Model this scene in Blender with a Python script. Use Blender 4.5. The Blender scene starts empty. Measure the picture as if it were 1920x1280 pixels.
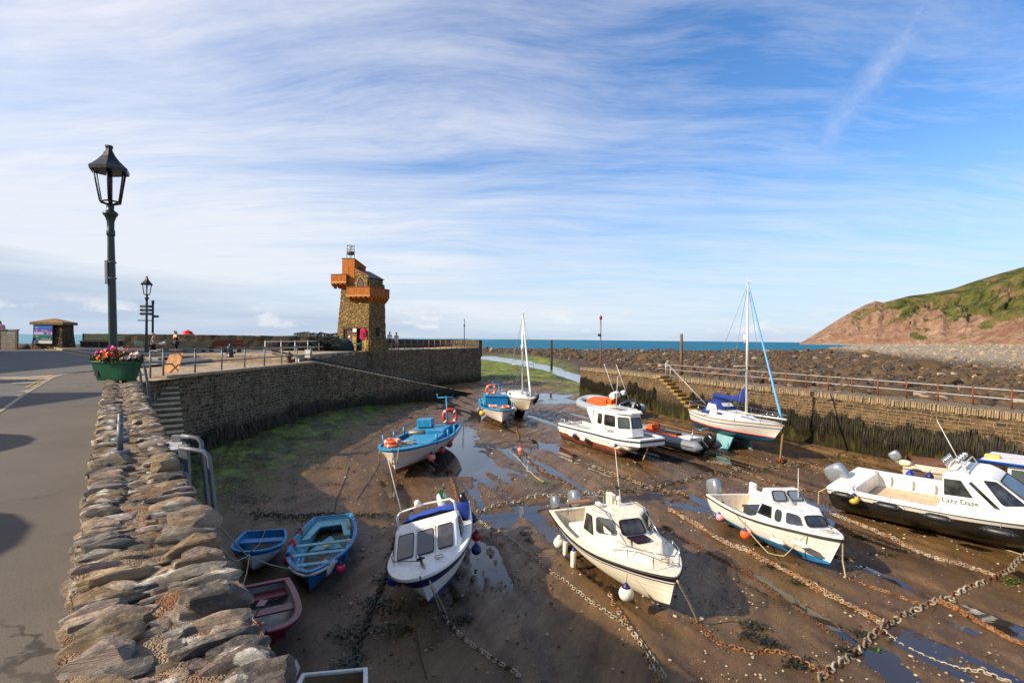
import bpy, bmesh, math, random
import numpy as np
from mathutils import Vector, Matrix, noise
rnd = random.Random(7)
R = math.radians
scene = bpy.context.scene
COL = scene.collection
V = Vector
FLOOR = -5.3            # harbour bed; the camera's eye is the origin, z up, y ahead
# ------------------------------------------------------------------ camera
FPX = 960.0
pitch, roll = R(0.26), R(0.62)
_f = V((0, math.cos(pitch), -math.sin(pitch))); _r = V((1, 0, 0)); _u = V((0, math.sin(pitch), math.cos(pitch)))
CR = math.cos(roll)*_r + math.sin(roll)*_u
CU = -math.sin(roll)*_r + math.cos(roll)*_u
cam_d = bpy.data.cameras.new('camera'); cam = bpy.data.objects.new('camera', cam_d); COL.objects.link(cam)
cam_d.sensor_width = 36; cam_d.lens = 36*FPX/1920; cam_d.clip_end = 60000; cam_d.clip_start = 0.05
cam.matrix_world = Matrix((CR, CU, -_f)).transposed().to_4x4()
scene.camera = cam

def ray(px, py):
    return _f + CR*((px-960)/FPX) + CU*((640-py)/FPX)
def PZ(px, py, z=FLOOR):
    d = ray(px, py); return d*(z/d.z)
def PD(px, py, dep):
    d = ray(px, py); return d*(dep/d.y)

def lin(c):
    def g(x):
        x /= 255.0
        return x/12.92 if x <= .04045 else ((x+.055)/1.055)**2.4
    return (g(c[0]), g(c[1]), g(c[2]), 1.0)

# ------------------------------------------------------------------ node helper
class G:
    def __init__(s, name):
        s.m = bpy.data.materials.new(name); s.m.use_nodes = True
        s.nt = s.m.node_tree; s.b = s.nt.nodes['Principled BSDF']; s._c = None
    def n(s, t, ins=None, **pr):
        nd = s.nt.nodes.new(t)
        for k, v in pr.items(): setattr(nd, k, v)
        for k, v in (ins or {}).items():
            sk = nd.inputs[k]
            if isinstance(v, bpy.types.NodeSocket): s.nt.links.new(v, sk)
            else: sk.default_value = v
        return nd
    def co(s, w='Object'):
        if s._c is None: s._c = s.n('ShaderNodeTexCoord')
        return s._c.outputs[w]
    def pos(s): return s.n('ShaderNodeNewGeometry').outputs['Position']
    def map(s, v, sc=(1,1,1), rot=(0,0,0), loc=(0,0,0)):
        return s.n('ShaderNodeMapping', {'Vector': v, 'Scale': sc, 'Rotation': rot, 'Location': loc}).outputs[0]
    def noise(s, v, sc, det=4, ro=.55, dist=0, out='Fac'):
        return s.n('ShaderNodeTexNoise', {'Vector': v, 'Scale': sc, 'Detail': det, 'Roughness': ro, 'Distortion': dist}).outputs[out]
    def vor(s, v, sc, feat='F1', out='Distance', rand=1.0):
        return s.n('ShaderNodeTexVoronoi', {'Vector': v, 'Scale': sc, 'Randomness': rand}, feature=feat).outputs[out]
    def ramp(s, f, stops, interp='LINEAR'):
        nd = s.n('ShaderNodeValToRGB', {'Fac': f}); e = nd.color_ramp; e.interpolation = interp
        while len(e.elements) < len(stops): e.elements.new(.5)
        for el, (p, c) in zip(e.elements, stops):
            el.position = p; el.color = c if hasattr(c, '__len__') else (c, c, c, 1)
        return nd.outputs[0]
    def mix(s, f, a, b, bl='MIX'):
        nd = s.n('ShaderNodeMix', data_type='RGBA', blend_type=bl)
        for i, v in ((0, f), (6, a), (7, b)):
            if isinstance(v, bpy.types.NodeSocket): s.nt.links.new(v, nd.inputs[i])
            else: nd.inputs[i].default_value = v
        return nd.outputs[2]
    def math(s, op, a, b=0.0, clamp=False):
        return s.n('ShaderNodeMath', {0: a, 1: b}, operation=op, use_clamp=clamp).outputs[0]
    def sep(s, v): return s.n('ShaderNodeSeparateXYZ', {0: v}).outputs
    def range(s, v, a, b, c=0.0, d=1.0):
        return s.n('ShaderNodeMapRange', {0: v, 1: a, 2: b, 3: c, 4: d}).outputs[0]
    def vadd(s, a, b): return s.n('ShaderNodeVectorMath', {0: a, 1: b}, operation='ADD').outputs[0]
    def vscale(s, a, f):
        return s.n('ShaderNodeVectorMath', {0: a, 'Scale': f}, operation='SCALE').outputs[0]
    def bump(s, h, st=.5, d=.02, nrm=None):
        i = {'Height': h, 'Strength': st, 'Distance': d}
        if nrm is not None: i['Normal'] = nrm
        return s.n('ShaderNodeBump', i).outputs[0]
    def out(s, col=None, ro=None, nrm=None, **k):
        for key, v in (('Base Color', col), ('Roughness', ro), ('Normal', nrm)):
            if v is None: continue
            if isinstance(v, bpy.types.NodeSocket): s.nt.links.new(v, s.b.inputs[key])
            else: s.b.inputs[key].default_value = v
        for key, v in k.items():
            sk = s.b.inputs[key.replace('_', ' ')]
            if isinstance(v, bpy.types.NodeSocket): s.nt.links.new(v, sk)
            else: sk.default_value = v
        return s.m

_pm = {}
def pm(name, c, ro=.5, var=.22, vs=5.0, bump=.0, bs=40, metal=0, grime=.0, spec=.5, grimecol=(60, 50, 38)):
    """plain painted / plastic / metal surface with uneven tone, faint grime and grain"""
    if name in _pm: return _pm[name]
    g = G(name); o = g.co()
    n1 = g.noise(o, vs, 5, .6); base = lin(c)
    dk = tuple(x*(1-var) for x in base[:3]) + (1,); lt = tuple(min(.9, x*(1+var*.6)) for x in base[:3]) + (1,)
    col = g.mix(g.range(n1, .3, .7), dk, lt)
    if grime:
        n2 = g.noise(g.map(o, (1, 1, .35)), vs*2.3, 7, .7)
        col = g.mix(g.range(n2, .62 - grime*.3, .86 - grime*.2, 0, .75), col, lin(grimecol))
    r = g.range(g.noise(o, vs*1.7, 4), .25, .75, max(.03, ro-.1), min(1, ro+.12))
    nrm = g.bump(g.noise(o, bs, 4, .6), .6, bump) if bump else None
    _pm[name] = g.out(col, r, nrm, Metallic=metal, Specular_IOR_Level=spec)
    return _pm[name]

# ------------------------------------------------------------------ mesh helper
def frame_from(d):
    d = V(d).normalized()
    a = V((0, 0, 1)) if abs(d.z) < .95 else V((1, 0, 0))
    x = d.cross(a).normalized(); y = d.cross(x).normalized()
    return x, y
class MB:
    def __init__(s): s.v = []; s.f = []; s.mi = []; s.sm = []; s.uv = []; s.hasuv = False
    def add(s, vs, fs, mi=0, smooth=False, M=None, uvs=None):
        o = len(s.v)
        for p in vs: s.v.append(tuple((M @ V(p)) if M else p))
        for f in fs:
            s.f.append([i+o for i in f]); s.mi.append(mi); s.sm.append(smooth)
            if uvs is not None: s.hasuv = True; s.uv.append([uvs[i] for i in f])
            else: s.uv.append(None)
        return s
    def box(s, c, d, rz=0, mi=0, M=None, taper=1.0):
        hx, hy, hz = d[0]/2, d[1]/2, d[2]/2
        vs = [(x*hx*(taper if z > 0 else 1), y*hy*(taper if z > 0 else 1), z*hz) for z in (-1, 1) for y in (-1, 1) for x in (-1, 1)]
        T = Matrix.Translation(V(c)) @ Matrix.Rotation(rz, 4, 'Z')
        if M: T = M @ T
        return s.add(vs, [(0,2,3,1), (4,5,7,6), (0,1,5,4), (2,6,7,3), (0,4,6,2), (1,3,7,5)], mi, False, T)
    def tube(s, pts, r, n=8, mi=0, closed=False, caps=True, smooth=True):
        pts = [V(p) for p in pts]; k = len(pts)
        rs = r if hasattr(r, '__len__') else [r]*k
        vs = []; fs = []; px = None
        for i, p in enumerate(pts):
            a = pts[(i-1) % k] if (closed or i) else p
            b = pts[(i+1) % k] if (closed or i < k-1) else p
            d = (b-a)
            if d.length < 1e-9: d = V((0, 0, 1))
            d.normalize()
            if px is None: x, y = frame_from(d)
            else:
                x = px - d*px.dot(d)
                if x.length < 1e-6: x, y = frame_from(d)
                x.normalize(); y = d.cross(x)
            px = x
            for j in range(n):
                t = 2*math.pi*j/n
                vs.append(p + (x*math.cos(t) + y*math.sin(t))*rs[i])
        m = k if closed else k-1
        for i in range(m):
            for j in range(n):
                a = i*n+j; b = i*n+(j+1) % n; i2 = (i+1) % k
                fs.append((a, b, i2*n+(j+1) % n, i2*n+j))
        if caps and not closed:
            fs.append(tuple(reversed(range(n)))); fs.append(tuple(range((k-1)*n, k*n)))
        return s.add(vs, fs, mi, smooth)
    def cyl(s, a, b, r, r2=None, n=10, mi=0, smooth=True):
        return s.tube([a, b], [r, r if r2 is None else r2], n, mi, smooth=smooth)
    def lathe(s, prof, M=None, n=16, mi=0, smooth=True, ang=0):
        vs = []; fs = []
        for r, z in prof:
            for j in range(n):
                t = 2*math.pi*j/n+ang; vs.append((r*math.cos(t), r*math.sin(t), z))
        for i in range(len(prof)-1):
            for j in range(n):
                fs.append((i*n+j, i*n+(j+1) % n, (i+1)*n+(j+1) % n, (i+1)*n+j))
        fs.append(tuple(reversed(range(n)))); fs.append(tuple(range((len(prof)-1)*n, len(prof)*n)))
        return s.add(vs, fs, mi, smooth, M)
    def ball(s, c, r, n=14, mi=0, M=None):
        rr = r if hasattr(r, '__len__') else (r, r, r)
        vs = []; fs = []; k = n//2
        for i in range(k+1):
            ph = math.pi*i/k
            for j in range(n):
                t = 2*math.pi*j/n
                vs.append((c[0]+rr[0]*math.sin(ph)*math.cos(t), c[1]+rr[1]*math.sin(ph)*math.sin(t), c[2]-rr[2]*math.cos(ph)))
        for i in range(k):
            for j in range(n): fs.append((i*n+j, i*n+(j+1) % n, (i+1)*n+(j+1) % n, (i+1)*n+j))
        return s.add(vs, fs, mi, True, M)
    def loft(s, rings, mi=0, closed=True, cap0=True, cap1=True, smooth=False, uvs=None, M=None):
        n = len(rings[0]); vs = [p for r in rings for p in r]; fs = []
        for i in range(len(rings)-1):
            for j in range(n if closed else n-1):
                fs.append((i*n+j, i*n+(j+1) % n, (i+1)*n+(j+1) % n, (i+1)*n+j))
        if cap0: fs.append(tuple(reversed(range(n))))
        if cap1: fs.append(tuple(range((len(rings)-1)*n, len(rings)*n)))
        return s.add(vs, fs, mi, smooth, M, uvs)
    def poly(s, pts, t=0.0, nrm=None, mi=0):
        """flat polygon, given thickness t along its normal"""
        pts = [V(p) for p in pts]
        if nrm is None:
            nrm = V((0, 0, 0))
            for i in range(len(pts)): nrm += pts[i].cross(pts[(i+1) % len(pts)])
            nrm.normalize()
        nrm = V(nrm)
        if t == 0: return s.add(pts, [tuple(range(len(pts)))], mi)
        return s.loft([[p for p in pts], [p + nrm*t for p in pts]], mi)
    def ring(s, outer, inner, t, nrm, mi=0):
        n = len(outer); nrm = V(nrm)*t
        vs = list(outer)+list(inner)+[V(p)+nrm for p in outer]+[V(p)+nrm for p in inner]; fs = []
        for i in range(n):
            j = (i+1) % n
            fs += [(i, n+i, n+j, j), (2*n+i, 2*n+j, 3*n+j, 3*n+i), (i, j, 2*n+j, 2*n+i), (n+i, 3*n+i, 3*n+j, n+j)]
        return s.add(vs, fs, mi)
    def build(s, name, mats, parent=None, bevel=0, seg=2, sub=0, M=None, fixn=True, solid=0, autosm=True):
        me = bpy.data.meshes.new(name); me.from_pydata([tuple(p) for p in s.v], [], s.f)
        if not hasattr(mats, '__len__'): mats = [mats]
        for m in mats: me.materials.append(m)
        me.polygons.foreach_set('material_index', s.mi)
        me.polygons.foreach_set('use_smooth', s.sm)
        if s.hasuv:
            ul = me.uv_layers.new(name='UVMap'); flat = []
            for f, u in zip(s.f, s.uv): flat += [c for p in (u or [(0, 0)]*len(f)) for c in p]
            ul.data.foreach_set('uv', flat)
        if fixn:
            bm = bmesh.new(); bm.from_mesh(me); bmesh.ops.recalc_face_normals(bm, faces=bm.faces); bm.to_mesh(me); bm.free()
        me.update()
        o = bpy.data.objects.new(name, me); COL.objects.link(o)
        if parent: o.parent = parent
        if M: o.matrix_local = M
        if solid: md = o.modifiers.new('s', 'SOLIDIFY'); md.thickness = solid; md.offset = 0
        if bevel:
            md = o.modifiers.new('b', 'BEVEL'); md.width = bevel; md.segments = seg; md.limit_method = 'ANGLE'; md.angle_limit = R(35)
        if sub: md = o.modifiers.new('u', 'SUBSURF'); md.levels = sub; md.render_levels = sub
        return o

def npmesh(name, verts, faces, mats, parent=None, smooth=True, cols=None, mi=None):
    """quick mesh from arrays; faces (n,3) or (n,4); cols per vertex"""
    me = bpy.data.meshes.new(name)
    verts = np.asarray(verts, np.float32); faces = np.asarray(faces, np.int32); k = faces.shape[1]
    me.vertices.add(len(verts)); me.vertices.foreach_set('co', verts.ravel())
    me.loops.add(faces.size); me.loops.foreach_set('vertex_index', faces.ravel())
    me.polygons.add(len(faces)); me.polygons.foreach_set('loop_start', np.arange(0, faces.size, k, dtype=np.int32))
    me.polygons.foreach_set('use_smooth', np.full(len(faces), smooth))
    for m in (mats if hasattr(mats, '__len__') else [mats]): me.materials.append(m)
    if mi is not None: me.polygons.foreach_set('material_index', np.asarray(mi, np.int32))
    me.update(calc_edges=True)
    if cols is not None:
        ca = me.color_attributes.new('tint', 'FLOAT_COLOR', 'POINT')
        c4 = np.ones((len(verts), 4), np.float32); c4[:, :3] = cols; ca.data.foreach_set('color', c4.ravel())
    o = bpy.data.objects.new(name, me); COL.objects.link(o)
    if parent: o.parent = parent
    return o

def grid(name, xs, ys, zf, mat, smooth=True):
    """height field over 2-D arrays of x and y"""
    X = np.asarray(xs, float); Y = np.asarray(ys, float); Z = zf(X, Y)
    h, w = X.shape
    idx = np.arange(h*w).reshape(h, w)
    q = np.stack([idx[:-1, :-1], idx[:-1, 1:], idx[1:, 1:], idx[1:, :-1]], -1).reshape(-1, 4)
    return npmesh(name, np.stack([X, Y, Z], -1).reshape(-1, 3), q, mat, smooth=smooth)

def tag(o, label, cat, group=None, kind=None):
    if label: o['label'] = label
    if cat: o['category'] = cat
    if group: o['group'] = group
    if kind: o['kind'] = kind
    return o
def structure(o): o['kind'] = 'structure'; return o
def thing(name, label, cat, loc=(0, 0, 0), M=None, group=None):
    e = bpy.data.objects.new(name, None); COL.objects.link(e); e.empty_display_size = .2
    if M is not None: e.matrix_world = M
    else: e.location = loc
    return tag(e, label, cat, group)
def copy_tree(o, parent=None):
    c = o.copy(); COL.objects.link(c)
    if parent: c.parent = parent
    for ch in list(o.children): copy_tree(ch, c)
    return c

# vectorised value noise for terrain
def vnoise(x, y, seed=0):
    xi = np.floor(x).astype(int); yi = np.floor(y).astype(int); xf = x-xi; yf = y-yi
    def h(a, b):
        n = (a*374761393 + b*668265263 + seed*1274126177) & 0x7fffffff
        n = ((n ^ (n >> 13))*1274126177) & 0x7fffffff
        return ((n ^ (n >> 16)) & 0xffff)/65535.0
    u = xf*xf*(3-2*xf); w = yf*yf*(3-2*yf)
    return (h(xi, yi)*(1-u)+h(xi+1, yi)*u)*(1-w)+(h(xi, yi+1)*(1-u)+h(xi+1, yi+1)*u)*w
def fbm(x, y, oct=4, seed=0, ridg=False):
    s = 0; a = .5; t = 0
    for i in range(oct):
        n = vnoise(x*2**i, y*2**i, seed+i)
        if ridg: n = 1-np.abs(2*n-1)
        s = s+a*n; t += a; a *= .5
    return s/t

# rock templates
def rock_template(sub, seed, rough=.28, blocky=.3, cuts=0):
    bm = bmesh.new(); bmesh.ops.create_icosphere(bm, subdivisions=sub, radius=1)
    out = []
    off = V((seed*7.3, seed*3.1, seed*1.7)); rc = random.Random(seed)
    pls = [(V((rc.gauss(0, 1), rc.gauss(0, 1), rc.gauss(0, .8))).normalized(), rc.uniform(.58, .86)) for _ in range(cuts)]
    for v in bm.verts:
        p = v.co.copy(); m = max(abs(p.x), abs(p.y), abs(p.z))
        q = p.lerp(p/m*.8, blocky)
        d = noise.noise(p*1.3+off)*rough + noise.noise(p*3.1+off)*rough*.4 + noise.noise(p*8+off)*rough*.14
        q = q*(1+d)
        for n_, h_ in pls:
            e_ = q.dot(n_)-h_
            if e_ > 0: q = q-n_*e_*.94
        out.append(tuple(q))
    fs = [tuple(v.index for v in f.verts) for f in bm.faces]
    bm.free()
    return np.array(out), np.array(fs)
def scatter(name, templates, inst, mat, cols=None, smooth=True, parent=None):
    """one mesh of many stones; inst = list of (template, 4x4 ndarray)"""
    vs = []; fs = []; cs = []; o = 0
    for i, (t, M) in enumerate(inst):
        tv, tf = templates[t]
        w = tv @ M[:3, :3].T + M[:3, 3]
        vs.append(w); fs.append(tf+o); o += len(tv)
        if cols is not None: cs.append(np.repeat(np.array(cols[i])[None], len(tv), 0))
    return npmesh(name, np.concatenate(vs), np.concatenate(fs), mat, parent, smooth, np.concatenate(cs) if cols is not None else None)
def trs(p, rot, sc):
    M = (Matrix.Rotation(rot[2], 3, 'Z') @ Matrix.Rotation(rot[1], 3, 'Y') @ Matrix.Rotation(rot[0], 3, 'X'))
    A = np.eye(4); A[:3, :3] = np.array(M) @ np.diag(sc); A[:3, 3] = p
    return A
def fmat(org, ax, up=(0, 0, 1)):
    """frame with x along ax, z near up"""
    x = V(ax).normalized(); u = V(up); y = u.cross(x).normalized(); z = x.cross(y)
    M = Matrix((x, y, z)).transposed().to_4x4(); M.translation = V(org); return M
# ================================================================== light and sky
SUN_EL = R(31); LT = V((.93, .36, 0)).normalized()
sd = V((LT.x*math.cos(SUN_EL), LT.y*math.cos(SUN_EL), -math.sin(SUN_EL)))
sl = bpy.data.lights.new('sun', 'SUN'); sl.energy = 4.8; sl.angle = R(.55); sl.color = (1, .87, .68)
so = bpy.data.objects.new('sun', sl); COL.objects.link(so); so.rotation_euler = sd.to_track_quat('-Z', 'Y').to_euler()
W = bpy.data.worlds.new('World'); scene.world = W; W.use_nodes = True
g = G.__new__(G); g.nt = W.node_tree; g._c = None
bg = g.nt.nodes['Background']
sky = g.n('ShaderNodeTexSky', sky_type='NISHITA', sun_disc=False, sun_elevation=SUN_EL,
          sun_rotation=math.atan2(-LT.x, -LT.y), altitude=10, air_density=1.15, dust_density=.6, ozone_density=2.2).outputs[0]
d = g.co('Generated'); sx, sy, sz = g.sep(d)
zz = g.math('ADD', g.math('MAXIMUM', sz, 0), .10)
pr = g.n('ShaderNodeCombineXYZ', {0: g.math('DIVIDE', sx, zz), 1: g.math('DIVIDE', sy, zz), 2: 0}).outputs[0]
az = g.math('DIVIDE', sx, g.math('MAXIMUM', sy, .05))
# high cirrus: soft veil to the left, combed streaks elsewhere
wv = g.vadd(pr, g.vscale(g.noise(pr, .5, 2, out='Color'), .8))
veil = g.noise(g.map(wv, (.22, .46, 1), (0, 0, R(56))), 1.0, 7, .58)
comb = g.noise(g.map(wv, (.16, 1.0, 1), (0, 0, R(60))), 1.35, 10, .68)
fine = g.noise(g.map(wv, (.5, 2.6, 1), (0, 0, R(50))), 1.9, 8, .7)
bias = g.range(az, -.95, .45, .25, -.01)
low = g.range(sz, .02, .30, .12, 0.0)
f1 = g.math('ADD', g.math('ADD', g.math('MULTIPLY', veil, .55), g.math('MULTIPLY', comb, .38)), g.math('ADD', bias, low))
f1 = g.math('ADD', f1, g.math('MULTIPLY', g.math('SUBTRACT', fine, .5), .38))
cir = g.range(f1, .43, .76, 0, .95)
# a broken old contrail on the right
cu = g.math('ADD', g.math('SUBTRACT', sx, g.math('MULTIPLY', sz, .47)), g.math('MULTIPLY', g.math('SUBTRACT', g.noise(d, 9, 3), .5), .03))
ct = g.range(g.math('ABSOLUTE', g.math('SUBTRACT', cu, .342)), 0, .030, 1, 0)
ct = g.math('MULTIPLY', ct, g.range(g.noise(g.map(d, (1, 1, 1)), 14, 6, .7), .32, .64, .0, .40))
ct = g.math('MULTIPLY', ct, g.range(sz, .24, .36, 0, 1))
cir = g.math('MAXIMUM', cir, ct)
pale = g.mix(g.range(sz, .0, .40), (5.4, 5.8, 6.3, 1), (5.9, 5.95, 6.45, 1))
tint = g.mix(1.0, sky, (.60, .93, 1.30, 1), 'MULTIPLY')
hz = g.mix(g.range(sz, .0, .32, .85, 0), tint, (4.1, 5.0, 6.2, 1))
c1 = g.mix(cir, hz, pale)
# low grey-blue stratus bank over the sea, then small cumulus under it
ban = g.math('ADD', g.math('MULTIPLY', g.noise(g.map(d, (2.2, 2.2, 22)), 1.2, 6, .6), .10), g.range(az, -1.0, .25, .030, -.075))
edge = g.math('SUBTRACT', g.math('ADD', ban, .028), sz)
st = g.math('MULTIPLY', g.range(edge, -.022, .030), g.range(g.noise(g.map(d, (3, 3, 40)), 1.5, 6), .25, .6, .45, .82))
c2 = g.mix(st, c1, (3.0, 3.75, 4.9, 1))
cn = g.noise(g.map(d, (15, 15, 30)), 1.0, 6, .55)
cm = g.math('MULTIPLY', g.range(cn, .56, .66), g.math('MULTIPLY', g.range(sz, .012, .022), g.range(sz, .040, .064, 1, 0)))
c3 = g.mix(g.math('MULTIPLY', cm, .75), c2, (5.9, 6.0, 6.2, 1))
g.nt.links.new(c3, bg.inputs[0]); bg.inputs[1].default_value = .10
vs = scene.view_settings; vs.view_transform = 'Standard'; vs.look = 'None'; vs.exposure = 0.6; vs.gamma = 1; vs.use_curve_mapping = False
scene.cycles.max_bounces = 6; scene.cycles.caustics_reflective = False; scene.cycles.caustics_refractive = False

# ================================================================== landform
DR = V((.393, -.919, 0)).normalized()          # the way the right wall runs towards us
def rw_x(y): return 6.4 + (47.5-y)*.4279       # its harbour face
POOLS = []
def pool(px0, py0, px1, py1, w, dep):
    a = PZ(px0, py0); b = PZ(px1, py1); POOLS.append((a.x, a.y, b.x, b.y, w*1.3, dep*1.3))
for q in [(855, 800, 870, 880, .95, .14), (880, 790, 915, 770, .6, .10), (845, 850, 835, 880, .5, .1), (900, 850, 960, 905, .35, .06),
          (960, 840, 1045, 836, .42, .12), (985, 828, 1040, 830, .3, .1), (890, 900, 905, 955, .16, .09), (905, 968, 985, 958, .5, .10), (925, 985, 950, 975, .35, .08),
          (1000, 945, 1085, 935, .16, .08), (1235, 918, 1290, 912, .15, .08), (1255, 940, 1360, 962, .30, .09), (1300, 930, 1330, 945, .3, .07),
          (1485, 925, 1555, 945, .48, .11), (1215, 850, 1290, 868, .22, .08), (1300, 850, 1325, 862, .2, .09), (1350, 880, 1390, 890, .12, .05),
          (1420, 1075, 1660, 1235, .10, .08), (1620, 1060, 1745, 1120, .09, .07), (1660, 1225, 1700, 1260, .28, .09), (1700, 1200, 1790, 1250, .30, .09), (1850, 1160, 1915, 1190, .26, .09),
          (1790, 1165, 1830, 1180, .12, .07), (1660, 1130, 1720, 1150, .13, .06), (990, 1190, 1030, 1270, .18, .06),
          (900, 1010, 915, 1070, .06, .07), (920, 1000, 940, 1060, .05, .06), (885, 1010, 890, 1060, .05, .06), 
          (1190, 860, 1235, 905, .08, .05), (820, 765, 850, 758, .4, .09), (893, 700, 1088, 722, 0, 0), (980, 880, 1000, 900, .2, .04), (870, 900, 885, 925, .12, .06),
          (1545, 950, 1560, 975, .25, .06), (1905, 1065, 1925, 1080, .3, .08), (430, 1000, 470, 1010, .3, .03)]:
    if q[4]: pool(*q)
for k in range(9): pool(884+7*k, 1000+3*k, 888+9*k, 1075+2*(k % 3)*8, .045, .06)
for k in range(16): x_ = 855+(k*53) % 130; y_ = 795+(k*37) % 110; pool(x_, y_, x_+26+(k*7) % 30, y_+4+(k*5) % 12, .10+.02*(k % 4), .07)
for k in range(10): x_ = 1180+(k*61) % 150; y_ = 842+(k*11) % 34; pool(x_, y_, x_+22, y_+7, .10, .06)
for q in [(1005, 745, 1085, 738, 1.5, .17), (1040, 752, 1082, 750, 1.2, .14), (1020, 737, 1060, 734, 1.0, .12), (968, 772, 1000, 768, .3, .09), (890, 772, 896, 790, .35, .08)]: pool(*q)
RIV = [PZ(*q) for q in ((885, 667), (925, 671), (964, 677), (1000, 684), (1040, 693), (1088, 708), (1130, 722), (1180, 732))]
RIVW = [9, 9, 6.5, 4.5, 3.6, 3.0, 2.4, 2]
def seg_d(X, Y, ax, ay, bx, by):
    dx, dy = bx-ax, by-ay; L = dx*dx+dy*dy+1e-9
    t = np.clip(((X-ax)*dx+(Y-ay)*dy)/L, 0, 1)
    return np.hypot(X-ax-t*dx, Y-ay-t*dy), t
def sstep(x): x = np.clip(x, 0, 1); return x*x*(3-2*x)
def bed(X, Y):
    al = X*DR.x+Y*DR.y; ac = -X*DR.y+X*0+Y*DR.x
    z = FLOOR + (fbm(X*.45, Y*.45, 4, 3)-.5)*.10
    z = z + (fbm(al*.22+9, ac*2.6, 3, 11, True)-.55)*.075 + (fbm(X*3, Y*3, 3, 5)-.5)*.035 + (fbm(X*9, Y*9, 2, 15)-.5)*.016
    # grooves
    trk = fbm(al*.10, ac*1.5, 2, 31); z = z - .085*sstep((trk-.60)*9)*sstep((X+6-.18*(20-Y))/2.5)
    tr2 = fbm(al*.25+40, ac*4.2, 2, 33); z = z - .05*sstep((tr2-.64)*10)*sstep((fbm(X*.25, Y*.25, 2, 35)-.42)*6)
    z = z + .35*sstep((-(X)-8.6+.06*(Y-20))/4.0)*(Y < 49)        # silt banked under the quay
    z = z + .12*sstep((X-rw_x(Y)+3.0)/3.0)
    for ax, ay, bx, by, w, dp in POOLS:
        d, _ = seg_d(X, Y, ax, ay, bx, by); d = d*(1+.9*(fbm(X*2.2, Y*2.2, 3, 8)-.5))
        z = z - dp*np.exp(-(d/(w*.75))**2)
    # beyond the harbour mouth
    out = sstep((Y-52)/14)
    bank = .10+.35*fbm(X*.11, Y*.11, 4, 21)+.10*fbm(X*.6, Y*.6, 3, 22)
    z = z + out*bank
    dm = np.full(X.shape, 1e9); wm = np.ones(X.shape)
    for i in range(len(RIV)-1):
        d, t = seg_d(X, Y, RIV[i].x, RIV[i].y, RIV[i+1].x, RIV[i+1].y)
        m = d < dm; dm = np.where(m, d, dm); wm = np.where(m, RIVW[i]*(1-t)+RIVW[i+1]*t, wm)
    dm = dm*(1+.5*(fbm(X*.2, Y*.2, 3, 41)-.5))
    z = z - .6*np.exp(-(dm/wm)**4)*sstep((Y-44)/6)
    # boulder flats to seaward and to the right
    rx = np.interp(Y, [15, 47.5, 62, 80, 110, 160, 230, 320], [99, 6.6, 9.5, 11.5, 9, -6, -60, -140])
    rx = np.where(Y < 47.5, rw_x(Y)+1.2, rx)
    fl = sstep((X-rx)/(3+.04*Y))
    fz = FLOOR + .9 + .35*(fbm(X*.08, Y*.08, 4, 51)-.5)*2 - .0035*np.clip(Y-60, 0, 400)
    sh = sstep((X-(34+.42*Y))/(22+.10*Y)); fz = fz + sh*(3.6+.4*fbm(X*.2, Y*.2, 3, 52)) + .35*sstep((X-(8+.36*Y))/20)
    z = z*(1-fl) + fz*fl
    z = z - 4.5*sstep((Y-255-18*fbm(X*.02, Y*.02, 2, 61)-.10*np.clip(X, 0, 200))/60)
    return z
def bedz(x, y): return float(bed(np.array([[x]]), np.array([[y]]))[0, 0])

# mud
g = G('mud'); p = g.pos(); X, Y, Z = g.sep(p)
along = g.map(p, (1, 1, 1), (0, 0, R(-66.8)))
n1 = g.noise(p, .55, 6, .62); n2 = g.noise(g.map(along, (.35, 2.6, 1)), 1.2, 6, .65); n3 = g.noise(p, 14, 6, .7)
col = g.mix(g.range(g.math('ADD', g.math('MULTIPLY', n1, .5), g.math('MULTIPLY', n2, .5)), .36, .64), lin((78, 55, 31)), lin((138, 105, 64)))
col = g.mix(g.range(n3, .35, .75, 0, .55), col, lin((62, 44, 25)))
sh = g.vor(p, 9, out='Distance'); shm = g.math('MULTIPLY', g.range(sh, .10, .06, 0, 1), g.range(g.noise(p, .8, 4), .5, .62, 0, 1))
shm2 = g.math('MULTIPLY', g.range(g.vor(p, 21), .16, .10, 0, 1), g.range(g.noise(p, 1.7, 4), .52, .6, 0, 1))
col = g.mix(g.math('MAXIMUM', shm, shm2), col, lin((168, 148, 118)))
# weed and algae: under the quay, scattered, and on the banks outside
wl = g.math('ADD', g.math('MULTIPLY', g.math('ADD', X, 7.4), -.17), g.math('MULTIPLY', g.math('SUBTRACT', Y, 17), .006))
near = g.range(wl, -.05, .55, 0, .26)
aw = g.math('ADD', g.noise(p, 1.5, 7, .72), near)
aw = g.math('ADD', aw, g.math('MULTIPLY', g.range(Y, 58, 75), g.range(g.noise(p, .11, 5, .6), .38, .62, .02, .24)))
am = g.range(aw, .62, .76, 0, 1)
grn = g.mix(g.range(g.noise(p, 5, 6, .7), .3, .7), lin((42, 48, 8)), lin((140, 160, 24)))
col = g.mix(am, col, grn)
dkw = g.math('MULTIPLY', g.range(near, .08, .24), g.range(g.noise(p, 1.1, 6, .7), .42, .58))
col = g.mix(g.math('MULTIPLY', dkw, .8), col, lin((30, 26, 14)))
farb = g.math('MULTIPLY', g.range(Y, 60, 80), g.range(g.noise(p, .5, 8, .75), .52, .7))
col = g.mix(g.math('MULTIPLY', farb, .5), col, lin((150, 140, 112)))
lowm = g.range(Z, FLOOR-.05, FLOOR+.06, 1, 0)
wet = g.math('ADD', g.math('MULTIPLY', lowm, .6), g.range(n2, .40, .62, 0, .45))
col = g.mix(g.math('MULTIPLY', lowm, .45), col, lin((40, 28, 20)))
ro = g.range(wet, 0, .8, .72, .16)
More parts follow.
